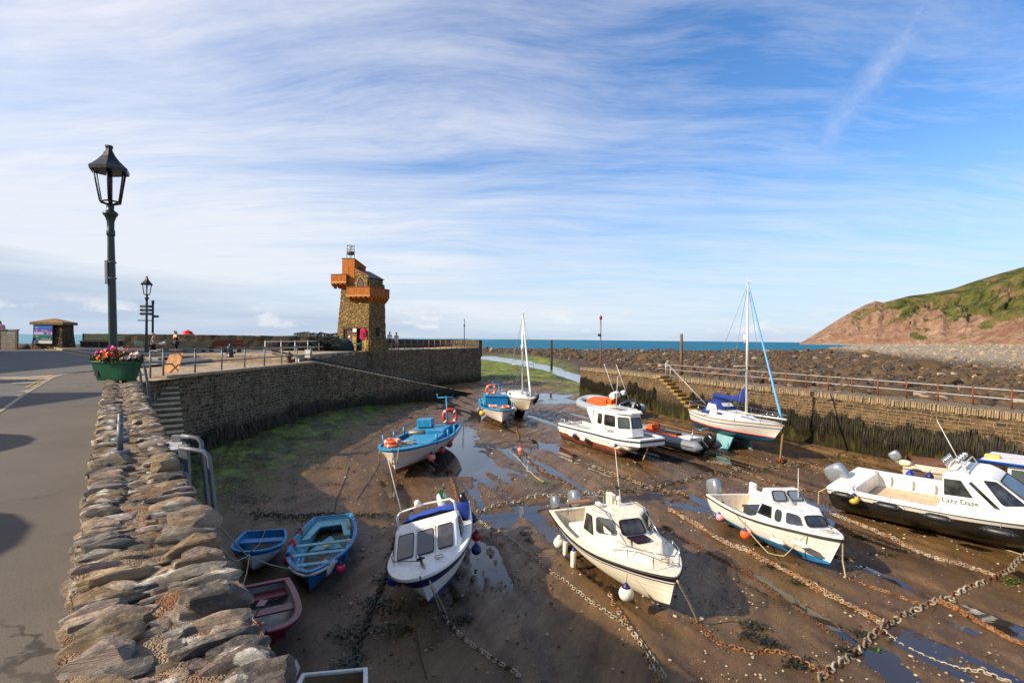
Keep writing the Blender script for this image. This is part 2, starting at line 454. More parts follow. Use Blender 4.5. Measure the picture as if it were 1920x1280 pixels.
bh = g.math('ADD', g.math('MULTIPLY', n3, .6), g.math('ADD', g.noise(p, 48, 4, .6), g.math('MULTIPLY', am, g.noise(p, 30, 5, .8))))
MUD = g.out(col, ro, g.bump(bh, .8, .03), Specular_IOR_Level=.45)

ys = [3.0]
while ys[-1] < 62: ys.append(ys[-1]+max(.05, min(.45, ys[-1]*.0078)))
ys[-1] = 62.0
xs = np.arange(-17.5, 22, .085)
GX, GY = np.meshgrid(xs, np.array(ys))
structure(grid('harbour_bed', GX, GY, bed, MUD))
yo = [62.0]
while yo[-1] < 420: yo.append(yo[-1]*1.008+.05)
uu = np.linspace(-1.2, 2.1, 520)
GX = np.array([[u*y if abs(u) < 3 else 0 for u in uu] for y in yo]); GY = np.repeat(np.array(yo)[:, None], len(uu), 1)
FLATM = None
g = G('foreshore'); p = g.pos(); X, Y, Z = g.sep(p)
n1 = g.noise(p, .35, 7, .65); n2 = g.noise(p, 2.5, 6, .7)
col = g.mix(g.range(n1, .35, .65), lin((44, 35, 25)), lin((88, 72, 52)))
col = g.mix(g.range(n2, .55, .75, 0, .6), col, lin((26, 21, 15)))
u = g.math('DIVIDE', X, Y)
shi = g.math('ADD', g.range(Z, FLOOR+1.6, FLOOR+2.8), 0)
col = g.mix(shi, col, g.mix(n2, lin((122, 108, 90)), lin((168, 152, 130))))
bankm = g.math('MULTIPLY', g.range(X, 13, 7), g.range(Y, 175, 120))
gm = g.math('MULTIPLY', bankm, g.range(g.noise(p, .22, 7, .68), .34, .56))
col = g.mix(gm, col, g.mix(g.range(g.noise(p, .9, 7, .75), .32, .66), lin((56, 54, 16)), lin((146, 166, 28))))
spk = g.math('MULTIPLY', bankm, g.range(g.vor(p, 1.1), .24, .14, 0, 1))
col = g.mix(g.math('MULTIPLY', spk, g.range(g.noise(p, .3, 3), .4, .6)), col, lin((178, 166, 140)))
FLATM = g.out(col, .8, g.bump(g.math('ADD', n2, g.noise(p, 9, 5, .7)), 1, .25))
structure(grid('foreshore', GX, GY, bed, FLATM))
ss = np.linspace(0, 1, 240)**1.6*130; yr = [1.0]
while yr[-1] < 62: yr.append(yr[-1]+max(.16, yr[-1]*.012))
yr[-1] = 62.0
GY = np.repeat(np.array(yr)[:, None], len(ss), 1); GX = np.array([[rw_x(y)+.5+s for s in ss] for y in yr])
structure(grid('foreshore', GX, GY, bed, FLATM))

# water standing in the hollows, the stream, the sea
g = G('pool_water'); p = g.pos()
POOLW = g.out(lin((46, 38, 32)), .05, g.bump(g.noise(p, 2.2, 3), .10, .03), Specular_IOR_Level=1.0, IOR=1.45)
structure(MB().add([(-17.4, 3.1, 0), (21, 3.1, 0), (21, 61.9, 0), (-17.4, 61.9, 0)], [(0, 1, 2, 3)]).build('pool_water', POOLW)).location.z = FLOOR-.070
g = G('stream_water'); p = g.pos()
STRW = g.out(lin((120, 128, 134)), .16, g.bump(g.noise(g.map(p, (1, .4, 1)), 1.6, 5, .6), .5, .12), Specular_IOR_Level=.9)
sv = [];
for a, w in zip(RIV, RIVW): sv.append((a, w))
mb = MB(); ring = []
for i, (a, w) in enumerate(sv):
    t = (sv[min(i+1, len(sv)-1)][0]-sv[max(i-1, 0)][0]); t.z = 0; t.normalize(); nn = V((-t.y, t.x, 0))
    ring.append([a+nn*w*1.6+V((0, 0, .09)), a-nn*w*1.6+V((0, 0, .09))])
mb.loft(ring, closed=False, cap0=False, cap1=False)
structure(mb.build('stream', STRW)).location.z = -.16
g = G('sea_water'); p = g.pos(); X, Y, Z = g.sep(p)
q = g.map(p, (.012, .05, 1)); w1 = g.noise(q, 6, 6, .65); w2 = g.noise(g.map(p, (.002, .012, 1)), 4, 5, .6)
col = g.mix(g.range(w2, .35, .65), lin((14, 84, 112)), lin((28, 108, 134)))
col = g.mix(g.range(X, -60, -420, 0, .8), col, lin((104, 152, 166)))
col = g.mix(g.range(g.noise(g.map(p, (.05, .3, 1)), 3, 4, .7), .66, .74, 0, .35), col, lin((150, 180, 186)))
SEA = g.out(col, .55, g.bump(w1, .8, 1.2), Specular_IOR_Level=.12)
structure(MB().add([(-26000, 36, 0), (26000, 36, 0), (26000, 30000, 0), (-26000, 30000, 0)], [(0, 1, 2, 3)]).build('sea', SEA)).location.z = -7.4

# ------------------------------------------------------------------ headland
RIDGE = [(1498, 643), (1512, 635), (1540, 618), (1572, 597), (1600, 581), (1622, 570), (1640, 563), (1655, 566), (1678, 560), (1705, 553), (1745, 548), (1785, 540), (1825, 526), (1870, 512), (1920, 498), (2050, 465), (2250, 440), (2500, 430)]
rp = np.array(RIDGE, float)
nu, nv = 420, 120
us = np.linspace(1494, 2500, nu); HV = np.zeros((nv, nu, 3))
crest = np.interp(us, rp[:, 0], rp[:, 1])
for i, ux in enumerate(us):
    hh = 644.5+(ux-1500)*.0108
    foot = 1750 - 520*min(1, max(0, (ux-1500)/420.0))
    top = foot + 130 + 520*min(1, max(0, (ux-1500)/500.0))
    for j in range(nv):
        t = j/(nv-1)
        tt = min(1.0, t/.8)
        D = foot + (top-foot)*tt + max(0, t-.8)*2200
        zc = max(0, (hh-crest[i]))*top/960 - 8 + 8.5
        prof = (tt**.78)*(1-.10*math.sin(tt*math.pi))
        z = -8.5 + zc*prof - max(0, t-.8)*zc*1.2
        HV[j, i] = ((ux-960)/960*D, D, z)
A = HV[:, :, 0]*.009; B = HV[:, :, 1]*.009
env = np.sin(np.clip(np.linspace(0, 1, nv)/.8, 0, 1)*math.pi)[:, None]
gul = fbm(us[None, :]*.030+np.linspace(0, 1, nv)[:, None]*1.1, np.linspace(0, 1, nv)[:, None]*.9+us[None, :]*0, 4, 71, True)
fr = fbm(A, B+HV[:, :, 2]*.02, 5, 72)
sm = fbm(us[None, :]*.021+np.linspace(0, 1, nv)[:, None]*1.6, np.linspace(0, 1, nv)[:, None]*1.2+us[None, :]*0, 3, 75); cr = fbm(A*5, B*5+HV[:, :, 2]*.06, 4, 76, True)
HV[:, :, 2] += env*((gul-.6)*24 + (fr-.5)*70 + (sm-.5)*60 + (cr-.6)*30)*np.clip((us-1500)/160, .10, 1)[None, :]
HV[:, :, 1] += env*((gul-.6)*-40+(fr-.5)*-60)
idx = np.arange(nv*nu).reshape(nv, nu)
qd = np.stack([idx[:-1, :-1], idx[:-1, 1:], idx[1:, 1:], idx[1:, :-1]], -1).reshape(-1, 4)
g = G('headland_rock_and_heath'); p = g.pos(); X, Y, Z = g.sep(p); nz = g.sep(g.n('ShaderNodeNewGeometry').outputs['Normal'])[2]
n1 = g.noise(g.map(p, (1, 1, .6)), .011, 7, .62); n2 = g.noise(g.map(p, (1, 1, .35)), .045, 6, .66)
rock = g.ramp(g.math('ADD', g.math('MULTIPLY', n2, .7), g.math('MULTIPLY', n1, .3)), [(.32, lin((92, 68, 54))), (.45, lin((138, 108, 88))), (.56, lin((160, 130, 108))), (.68, lin((190, 168, 146)))])
rock = g.mix(g.range(g.noise(p, .006, 4), .52, .62, 0, .45), rock, lin((134, 90, 74)))
heath = g.ramp(g.noise(p, .02, 6, .62), [(.34, lin((52, 58, 30))), (.46, lin((76, 82, 42))), (.56, lin((102, 98, 54))), (.68, lin((126, 102, 70)))])
gf = g.math('ADD', g.math('MULTIPLY', n1, 1.7), g.math('ADD', g.range(Z, 10, 170, -.42, -.13), g.range(X, 950, 1500, -.22, .07)))
gf = g.math('ADD', gf, g.math('MULTIPLY', g.math('SUBTRACT', n2, .5), .6))
col = g.mix(g.range(gf, .53, .60), rock, heath)
col = g.mix(g.range(g.math('ADD', Z, g.math('MULTIPLY', n2, 7)), 1, -3, 0, 1), col, lin((150, 136, 122)))
HEAD = g.out(col, .95, g.bump(g.math('ADD', n2, g.noise(p, .14, 5, .7)), 1, 9), Specular_IOR_Level=.1)
o = npmesh('headland', HV.reshape(-1, 3), qd, HEAD); structure(o)

# ------------------------------------------------------------------ boulders on the flats
g = G('boulder_stone'); p = g.pos(); vc = g.n('ShaderNodeAttribute', attribute_name='tint').outputs['Color']
n1 = g.noise(p, 3, 6, .7)
col = g.mix(g.range(n1, .3, .7, .0, .75), vc, g.mix(1, vc, (.42, .4, .38, 1), 'MULTIPLY'))
STONE = g.out(col, .8, g.bump(g.noise(p, 9, 5, .7), .7, .06), Specular_IOR_Level=.3)
TP = [rock_template(1, i+1, .34, .35) for i in range(10)]
TP2 = [rock_template(2, i+21, .30, .3, 5) for i in range(6)]
inst = []; cols = []; big = []; bcol = []
def rcol(x, y, zf):
    sh = min(1, max(0, (zf-(FLOOR+1.5))/1.2)); k = rnd.uniform(.75, 1.3)
    a = np.array(lin((92, 74, 54))[:3]); b = np.array(lin((165, 150, 130))[:3])
    c = a*(1-sh)+b*sh
    if rnd.random() < .04: c = np.array(lin((160, 142, 118))[:3])
    return c*k
cand = []
while len(cand) < 26000:
    dd = 24*math.exp(rnd.random()*math.log(285/24.0)); cand.append((rnd.uniform(-.15, 1.06)*dd, dd))
ca = np.array(cand); cz = bed(ca[None, :, 0], ca[None, :, 1])[0]
placed = 0
for (x, y), z in zip(cand, cz):
    dd = y; z = float(z)
    if placed >= 15000: break
    if y < 49:
        if x < rw_x(y)+2.6: continue
    elif x < np.interp(y, [47, 62, 80, 110, 160, 230, 320], [8.2, 12.5, 16, 14, 2, -40, -90]): continue
    if z < -6.6: continue
    s = min(.75, .15*math.exp(rnd.gauss(0, .55)))*(1+.006*dd)
    if rnd.random() < .05: s *= 2.0
    if z > FLOOR+2.2: s *= .62
    c = rcol(x, y, z)
    dw = x-rw_x(y)-2.2
    if (y < 44 and dw < 6 and rnd.random() < .6) or (y < 40 and x > .72*y and dw < 15 and rnd.random() < .55):
        c = np.array(lin(rnd.choice([(96, 96, 22), (120, 112, 30), (76, 78, 26)]))[:3])*rnd.uniform(.7, 1.2)
    M = trs((x, y, z+s*.12), (rnd.uniform(-.3, .3), rnd.uniform(-.3, .3), rnd.uniform(0, 6.28)), (s*rnd.uniform(.8, 1.5), s*rnd.uniform(.7, 1.1), s*rnd.uniform(.38, .7)))
    if dd < 48: big.append((rnd.randrange(6), M)); bcol.append(c)
    else: inst.append((rnd.randrange(10), M)); cols.append(c)
    placed += 1
tag(scatter('boulder_gravel', TP, inst, STONE, cols, smooth=False), 'brown boulders covering the tidal flats beyond the harbour', 'boulders', kind='stuff')
tag(scatter('boulder_gravel', TP2, big, STONE, bcol), 'weedy boulders heaped behind the railed right harbour wall', 'boulders', kind='stuff')
# ================================================================== masonry
def masonry(name, stones, mortar, sx, sy, mw=.07, weed=None, crust=None, stain=.5, warp=.35, bumpd=.05, weedcol=((20, 17, 9), (58, 50, 18)), rand=.85, coursed=None):
    g = G(name); uv = g.co('UV'); w = g.noise(uv, 1.1, 4, .6, out='Color'); w2 = g.noise(uv, 5, 3, out='Color')
    q = g.vadd(uv, g.vadd(g.vscale(w, warp), g.vscale(w2, warp*.22)))
    q = g.map(q, (sx, sy, 1))
    cell = g.n('ShaderNodeSeparateColor', {0: g.vor(q, 1.0, out='Color', rand=rand)}).outputs
    ed = g.vor(q, 1.0, 'DISTANCE_TO_EDGE', 'Distance', rand)
    if coursed:
        q = g.vadd(uv, g.vadd(g.vscale(w, warp*.25), g.vscale(w2, warp*.16)))
        bn = g.n('ShaderNodeTexBrick', {'Vector': q, 'Color1': (0, 0, 0, 1), 'Color2': (1, 1, 1, 1), 'Mortar': (.5, .5, .5, 1), 'Scale': 1.0, 'Mortar Size': .022, 'Mortar Smooth': .6, 'Brick Width': coursed[0], 'Row Height': coursed[1]}, offset=.45, squash=.62, squash_frequency=3)
        cell = g.n('ShaderNodeSeparateColor', {0: g.mix(.55, bn.outputs['Color'], g.vor(g.map(uv, (3.1, 5.3, 1)), 1.0, out='Color'))}).outputs; ed = g.math('MULTIPLY', g.math('SUBTRACT', 1.0, bn.outputs['Fac']), mw*2.2)
    fine = g.noise(uv, 16, 6, .7); mid = g.noise(uv, 2.2, 6, .65); big = g.noise(uv, .35, 5, .6)
    col = g.ramp(cell[0], [(i/(len(stones)-1), lin(c)) for i, c in enumerate(stones)])
    col = g.mix(g.range(fine, .35, .7, 0, .55), col, g.mix(1, col, (.38, .36, .34, 1), 'MULTIPLY'))
    edn = g.math('ADD', ed, g.math('MULTIPLY', g.math('SUBTRACT', fine, .5), mw*1.1))
    mm = g.range(edn, mw*.55, mw*1.25, 1, 0)
    mm = g.math('MULTIPLY', mm, g.range(mid, .32, .5, .25, 1))
    col = g.mix(mm, col, g.mix(fine, lin(mortar), g.mix(1, lin(mortar), (.6, .58, .55, 1), 'MULTIPLY')))
    U, Vv, _ = g.sep(uv)
    drip = g.noise(g.map(uv, (3.2, .22, 1)), 1, 6, .65)
    col = g.mix(g.math('MULTIPLY', g.range(drip, .50, .68), stain), col, g.mix(1, col, (.40, .37, .32, 1), 'MULTIPLY'))
    col = g.mix(g.math('MULTIPLY', g.range(drip, .36, .28), stain*.55), col, lin((178, 168, 150)))
    h = g.math('ADD', g.range(edn, 0, mw*2.4, 0, 1), g.math('ADD', g.math('MULTIPLY', fine, .5), g.math('MULTIPLY', cell[1], .8)))
    ro = .85
    wob = g.math('ADD', g.math('MULTIPLY', mid, .9), g.math('MULTIPLY', g.noise(g.map(uv, (2.2, .4, 1)), 2, 5, .7), .7))
    if crust:
        k = g.math('MULTIPLY', g.range(g.math('SUBTRACT', Vv, g.math('MULTIPLY', wob, .5)), crust[0], crust[0]+.3), g.range(g.math('ADD', Vv, wob), crust[1]+1.1, crust[1]+.5))
        k = g.math('MULTIPLY', k, g.range(g.noise(uv, 2.6, 8, .75), .44, .56))
        col = g.mix(k, col, g.mix(fine, lin(crust[2]), lin(crust[3])))
        h = g.math('ADD', h, g.math('MULTIPLY', k, g.noise(uv, 22, 5, .8)))
    if weed:
        k = g.range(g.math('ADD', Vv, g.math('MULTIPLY', g.math('SUBTRACT', wob, .8), -.95)), weed[1], weed[0], 0, 1)
        wc = g.mix(g.range(g.noise(g.map(uv, (7, .7, 1)), 1.5, 7, .75), .38, .68), lin(weedcol[0]), lin(weedcol[1]))
        gr = g.math('MULTIPLY', g.range(g.noise(g.map(uv, (1.8, .35, 1)), 1.3, 5, .65), .52, .68), g.range(Vv, weed[1]-.2, weed[0]-.6))
        wc = g.mix(gr, wc, lin((88, 88, 14)))
        col = g.mix(k, col, wc)
        h = g.math('ADD', g.math('MULTIPLY', h, g.math('SUBTRACT', 1, g.math('MULTIPLY', k, .8))), g.math('MULTIPLY', k, g.math('MULTIPLY', g.noise(g.map(uv, (9, 1.1, 1)), 2, 6, .75), 2.2)))
    return g.out(col, ro, g.bump(h, 1.0, bumpd), Specular_IOR_Level=.25)

def wall_mesh(mb, path, zb, thick, du=.5, dv=.45, jit=.03, mi=(0, 1), seed=1):
    """path: (x,y,ztop) seen from the harbour, thickness to the left of the direction of travel"""
    P = [V(p) for p in path]; pts = []; L = 0
    for a, b in zip(P, P[1:]):
        n = max(1, int((b-a).length/du))
        for i in range(n): pts.append((a.lerp(b, i/n), L+(b-a).length*i/n))
        L += (b-a).length
    pts.append((P[-1], L)); r2 = random.Random(seed)
    nr = []
    for i in range(len(pts)):
        d = pts[min(i+1, len(pts)-1)][0]-pts[max(i-1, 0)][0]; d.z = 0; d.normalize(); nr.append(V((-d.y, d.x, 0)))
    rings = []; uvs = []
    hmax = max(p.z for p, _ in pts)-zb; nv = max(2, int(hmax/dv))
    for (p, u), n in zip(pts, nr):
        ring = []
        for j in range(nv+1):
            t = j/nv; z = zb+(p.z-zb)*t
            q = V((p.x, p.y, z)) + n*(r2.uniform(-jit, jit) + (1-t)*-.05*min(3, p.z-zb))
            if j == nv: q.z += r2.uniform(-jit, jit)*.6
            ring.append(q); uvs.append((u, z))
        rings.append(ring)
    mb.loft(rings, mi[0], closed=False, cap0=False, cap1=False, uvs=uvs)
    tp = [[r[-1], r[-1].lerp(V((p.x, p.y, p.z))+n*thick, .5)+V((0, 0, r2.uniform(-jit, jit))), V((p.x, p.y, p.z+r2.uniform(-jit, jit)*.6))+n*thick] for r, (p, u), n in zip(rings, pts, nr)]
    mb.loft(tp, mi[1], closed=False, cap0=False, cap1=False, uvs=[c for (p, u) in pts for c in ((u, 0), (u, thick/2), (u, thick))])
    bk = [[r[-1], V((r[-1].x, r[-1].y, zb))] for r in tp]
    mb.loft(bk, mi[0], closed=False, cap0=False, cap1=False, uvs=[c for (p, u) in pts for c in ((u, p.z), (u, zb))])
    for k in (0, -1):
        f = rings[k]; b = tp[k][-1]
        vv = list(f)+[tp[k][1], b, V((b.x, b.y, zb))]
        mb.add(vv, [tuple(range(len(vv)))], mi[0], uvs=[(((q-f[0]).dot(nr[k])), q.z) for q in vv])
    return mb

M_RW = masonry('rubble_masonry_brown', [(62, 52, 43), (98, 80, 62), (54, 48, 44), (116, 94, 68), (78, 64, 54), (96, 88, 78)], (168, 140, 100), 1.9, 5.0, .08,
               weed=(-4.45, -3.45), crust=(-4.0, -3.3, (160, 130, 92), (96, 74, 50)), stain=.35, bumpd=.045, coursed=(.38, .15), warp=.55)
M_RT = masonry('wall_top_setts', [(112, 98, 80), (140, 124, 102), (94, 84, 72)], (150, 134, 110), 5, 6, .08, stain=.2)
M_LW = masonry('rubble_masonry_dark', [(88, 73, 55), (128, 107, 80), (68, 57, 46), (154, 130, 98), (106, 88, 66)], (184, 164, 132), 1.9, 5.4, .13, weed=(-5.0, -4.0), stain=.75, bumpd=.07, coursed=(.40, .16), warp=.75)
M_PW = masonry('promenade_masonry', [(74, 64, 50), (104, 92, 72), (60, 54, 44), (122, 104, 78)], (118, 104, 82), 2.6, 5, .07, stain=.5, coursed=(.5, .2))
M_SET = masonry('quay_paving', [(168, 148, 122), (186, 166, 140), (150, 132, 110)], (128, 112, 92), 2.0, 3.2, .05, stain=.2, bumpd=.012)
M_CON = pm('worn_concrete', (158, 138, 112), .85, .3, 1.5, .02, 25, grime=.5)
M_KERB = pm('kerb_stone', (150, 136, 114), .8, .2, 2, .01, 20, grime=.3)
M_GALV = pm('galvanised_steel', (104, 107, 112), .5, .2, 6, .0, metal=.4, grime=.25)
M_GALVL = pm('pale_galvanised_rail', (176, 176, 176), .5, .15, 6, metal=.4, grime=.3)
M_RUST = pm('rusted_iron', (128, 62, 30), .8, .4, 9, .01, 60, grime=.4, grimecol=(60, 30, 18))
M_BLK = pm('black_painted_iron', (22, 24, 24), .38, .3, 7, .0, grime=.2, grimecol=(70, 62, 50))
M_LAMPG = pm('dark_green_paint', (26, 46, 36), .4, .25, 6, .002, 30, grime=.25, grimecol=(72, 66, 48))
M_WHITE = pm('white_gelcoat', (226, 224, 218), .30, .06, 2.5, grime=.38, grimecol=(150, 134, 104))
M_CREAM = pm('cream_gelcoat', (224, 214, 192), .35, .07, 2.5, grime=.42, grimecol=(140, 120, 90))
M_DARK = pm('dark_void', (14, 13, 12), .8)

# right harbour wall
rw = thing('stone_harbour_wall', 'long brown rubble harbour wall hung with dark weed, iron railing along its top', 'harbour wall')
P0 = V((6.4, 47.5, -2.58)); P1 = V((21.4, 12.45, -2.58)); tdir = (P1-P0).normalized(); nout = V((-tdir.y, tdir.x, 0))
mb = wall_mesh(MB(), [P0, P1], -6.2, 2.2, .3, .3, .045, seed=3); mb.build('masonry', [M_RW, M_RT], rw)
mb = MB(); u = 0.0; Lw = (P1-P0).length
while u < Lw:
    w = rnd.uniform(.05, .10); h = rnd.uniform(.24, .30)
    if not (11.8 < u < 13.2):
        p = P0+tdir*(u+w/2)+nout*(.16+rnd.uniform(-.02, .02)); p.z = -2.58-h/2+.06+rnd.uniform(-.014, .014)
        mb.box(p, (w*.80, .46+rnd.uniform(-.05, .05), h), math.atan2(tdir.y, tdir.x)+rnd.uniform(-.06, .06), taper=rnd.uniform(.8, .95))
    u += w
mb.build('coping_trim', pm('coping_slate', (150, 128, 98), .85, .4, 3, .03, 22, grime=.4), rw, bevel=.02)
mb = MB()
for k in range(10):      # steps let down the face towards us
    q = P0+tdir*(11.9+k*.36); zt = -2.50-k*.215
    c2 = q-nout*.32; c2.z = zt-.04; mb.box(c2, (.46, .9, .16), math.atan2(tdir.y, tdir.x))
mb.build('step', [pm('weedy_stone_step', (150, 118, 66), .85, .35, 3, .03, 18, grime=.5, grimecol=(66, 60, 20)), M_RW], rw, bevel=.025)
sp_ = [(11.7, -6.2), (11.7, -2.52)]
for k in range(10): sp_ += [(11.7+.36*k, -2.54-.215*k), (12.08+.36*k, -2.54-.215*k)]
sp_ += [(15.32, -6.2)]
mb = MB(); fr_ = [P0+tdir*u_-nout*.72+V((0, 0, z_-P0.z)) for u_, z_ in sp_]; mb.add(fr_, [tuple(range(len(fr_)))], uvs=sp_); bk_ = [p+nout*.75 for p in fr_]; n_ = len(fr_)
mb.add(fr_+bk_, [(i, (i+1) % n_, n_+(i+1) % n_, n_+i) for i in range(n_)], uvs=[(0, p[1]) for p in sp_]+[(.75, p[1]) for p in sp_]); mb.build('stair_block', M_RW, rw)
# weed hanging on the lower face
def fringe(name, P, d, n, L0, L1, ztop, zbot, cnt, mat, u_skip=None, seed=1):
    r2 = random.Random(seed); vs = []; fs = []; cs = []
    for i in range(cnt):
        u = r2.uniform(L0, L1); zt = ztop+r2.gauss(0, .12)+.9*(noise.noise(V((u*.55, seed, 0)))*.6+noise.noise(V((u*2.3, seed, 3)))*.4); ln = r2.uniform(.25, .75); ln = min(ln, max(.1, zt-zbot))
        w = r2.uniform(.007, .024); p = P+d*u-n*r2.uniform(.03, .16); dx = r2.gauss(0, .03); lean = r2.uniform(.0, .08)
        o = len(vs); c = np.array(lin(r2.choice([(34, 28, 12), (22, 19, 9), (42, 35, 13), (60, 58, 14), (36, 28, 13), (26, 22, 10)]))[:3])*.8
        for k, (t, ww) in enumerate(((0, .6), (.5, 1), (1, .35))):
            q = p+d*(dx*t)-n*(lean*t); z = zt-ln*t
            for sgn in (-1, 1):
                e = q+d*(w*ww*sgn); vs.append((e.x, e.y, z)); cs.append(c)
        fs += [(o, o+1, o+3, o+2), (o+2, o+3, o+5, o+4)]
    return npmesh(name, vs, fs, mat, cols=np.array(cs), smooth=True)
g = G('bladder_weed'); vc = g.n('ShaderNodeAttribute', attribute_name='tint').outputs['Color']; M_WEED = g.out(vc, .45, Specular_IOR_Level=.4)
o = fringe('seaweed_foliage', P0, tdir, nout, .2, Lw, -3.80, -5.2, 15000, M_WEED, seed=5); tag(o, 'dark bladder weed hanging from the foot of the railed harbour wall', 'seaweed', kind='stuff')

# rail on the right wall
def railing(name, label, cat, posts, hts, h, rr, pr, mat_r, mat_p, group=None, two=True, ends=True):
    t = thing(name, label, cat, posts[0], group=group); org = V(posts[0])
    for p in posts:
        b = MB(); b.cyl(V(p)-org, V(p)-org+V((0, 0, h)), pr, n=8); b.ball(V(p)-org+V((0, 0, h)), pr*1.25, 8); b.build('post', mat_p, t)
    for hh in hts:
        b = MB(); b.tube([V(p)-org+V((0, 0, hh)) for p in posts], rr, 8); b.build('rail', mat_r, t)
    return t
posts = [P0+tdir*u+nout*2.0 for u in np.arange(8.4, Lw+.1, 1.28)]
railing('metal_railing', 'long railing of pale pipe rails on rusty red posts along the harbour wall', 'railing', posts, (.38, .74), .76, .022, .034, M_GALVL, M_RUST)
t = thing('stair_handrail', 'pale pipe handrail sloping down the weedy steps', 'handrail', P0+tdir*11.9-nout*.1)
b = MB(); b.cyl((0, 0, 0), (0, 0, 1.05), .03); b.build('post', M_GALVL, t)
b = MB(); e = tdir*4.0-nout*.1; b.tube([(0, 0, 1.05), (e.x, e.y, -1.45)], .032, 8); q = tdir*.5; b.cyl((q.x, q.y, -.1), (q.x, q.y, .78), .025); b.build('rail', M_GALVL, t)

def pole(name, label, cat, px, py0, py1, dep, r, mat, r2=None, extra=None):
    a = PD(px[0], py1, dep); b_ = PD(px[1], py0, dep); t = thing(name, label, cat, a)
    b = MB(); e = b_-a; b.tube([(0, 0, -.8), e*.33+V((r*.1, 0, 0)), e*.66, e], [r, r*.97, r*.93, (r2 or r*.9)], 9); b.build('shaft', mat, t)
    if extra: extra(t, e)
    return t
def redtop(t, e):
    b = MB(); b.lathe([(.05, 0), (.13, .03), (.13, .28), (.06, .38)], Matrix.Translation(e)); b.build('top_mark', pm('red_mark', (170, 40, 34), .5), t)
    b = MB(); b.box(e*.68+V((-.15, 0, 0)), (.22, .16, .22)); b.build('lamp_box', M_BLK, t)
    b = MB(); b.cyl(e*0+V((0, 0, -.3)), e*.30, .072, .07); b.build('rusty_foot', M_RUST, t)
M_TIMB = pm('weathered_timber', (112, 92, 66), .85, .35, 3, .02, 30, grime=.5, grimecol=(46, 40, 22))
pole('beacon_pole', 'slim grey pole with red top at the end of the harbour wall', 'pole', (1126, 1126.5), 599, 690, 47.3, .062, M_GALV, extra=redtop)
pole('timber_post', 'tall weathered timber post beyond the stair railing', 'post', (1277, 1278), 626, 690, 50, .15, M_TIMB)
pole('timber_post', 'short dark timber post standing in the stream channel', 'post', (1034, 1034), 637, 688, 92, .22, pm('dark_timber', (58, 48, 36), .85, .3, 3))

# ------------------------------------------------------------------ left: quay, slip and pier
QA = V((-13.7, 20.3, -1.7)); QB = V((-12.95, 33.8, -1.7)); SE = V((-3.6, 49.6, -5.35))
qw = thing('stone_quay_wall', 'dark rubble quay wall below the grey railing, sloping away into a slip', 'quay wall')
wall_mesh(MB(), [V((-13.55, 13.5, -1.72)), QA, QB], -6.2, 1.2, .4, .4, .05, seed=4).build('masonry', [M_LW, M_SET], qw)
wall_mesh(MB(), [QB+V((0, .01, 0)), SE], -6.2, 4.0, .4, .4, .05, seed=5).build('slip', [M_LW, M_CON], qw)
mb = MB(); n = int((SE-QB).length/.35); dq = (SE-QB)/n
for i in range(n): mb.box(QB+dq*(i+.5)+V((-.1, .06, .02)), (.33*rnd.uniform(.8, 1), .26, .10), math.atan2(dq.y, dq.x))
mb.build('kerb_trim', pm('pale_slip_edge', (150, 136, 112), .85, .4, 3, .02, 20), qw, bevel=.02)
mb = MB(); mb.box((QA+QB)/2+V((-.22, 0, .03)), (.62, (QB-QA).length+.1, .14), -math.atan2((QB-QA).x, (QB-QA).y)); mb.build('coping_trim', M_CON, qw, bevel=.02)
pier = thing('stone_pier', 'dark stone pier arm curving past the tower to the harbour mouth', 'pier')
M_GALVL = pm('pale_galvanised_rail', (176, 176, 176))
PT = [(-14.05, 33.0, -1.42), (-14.05, 49.8, -1.32), (-4.7, 60.6, -1.08)]
wall_mesh(MB(), PT, -6.4, 5.0, .5, .45, .05, seed=6).build('masonry', [M_LW, M_SET], pier)
wall_mesh(MB(), [(-4.7, 60.62, -1.06), (-3.8, 62.4, -1.06)], -6.4, 5.0, .4, .45, .05, seed=9).build('pier_head', [M_LW, M_SET], pier)
wall_mesh(MB(), [(-19.2, 50.4, -.02), (-18.4, 55.4, -.10), (-9.5, 65.2, -.16), (-7.6, 65.6, -.16)], -2.2, .5, .5, .4, .03, seed=7).build('parapet', [M_PW, M_PW], pier)
wall_mesh(MB(), [(-7.6, 65.55, -.16), (-4.0, 62.5, -.16)], -2.2, .5, .4, .4, .03, seed=8).build('parapet', [M_PW, M_PW], pier)
o = fringe('seaweed_foliage', V((-13.5, 15, 0)), V((.05, 1, 0)), V((-1, 0, 0)), 0, 19, -4.35, -5.2, 3000, M_WEED, seed=8); tag(o, 'dark weed hanging along the foot of the shaded quay wall', 'seaweed', kind='stuff')
dS = (SE-QB); dS = V((dS.x, dS.y, 0)).normalized()
o = fringe('seaweed_foliage', QB, dS, V((-dS.y, dS.x, 0)), 0, 15, -4.6, -5.25, 2400, M_WEED, seed=9); tag(o, 'dark weed hanging along the foot of the sloping slip', 'seaweed', kind='stuff')

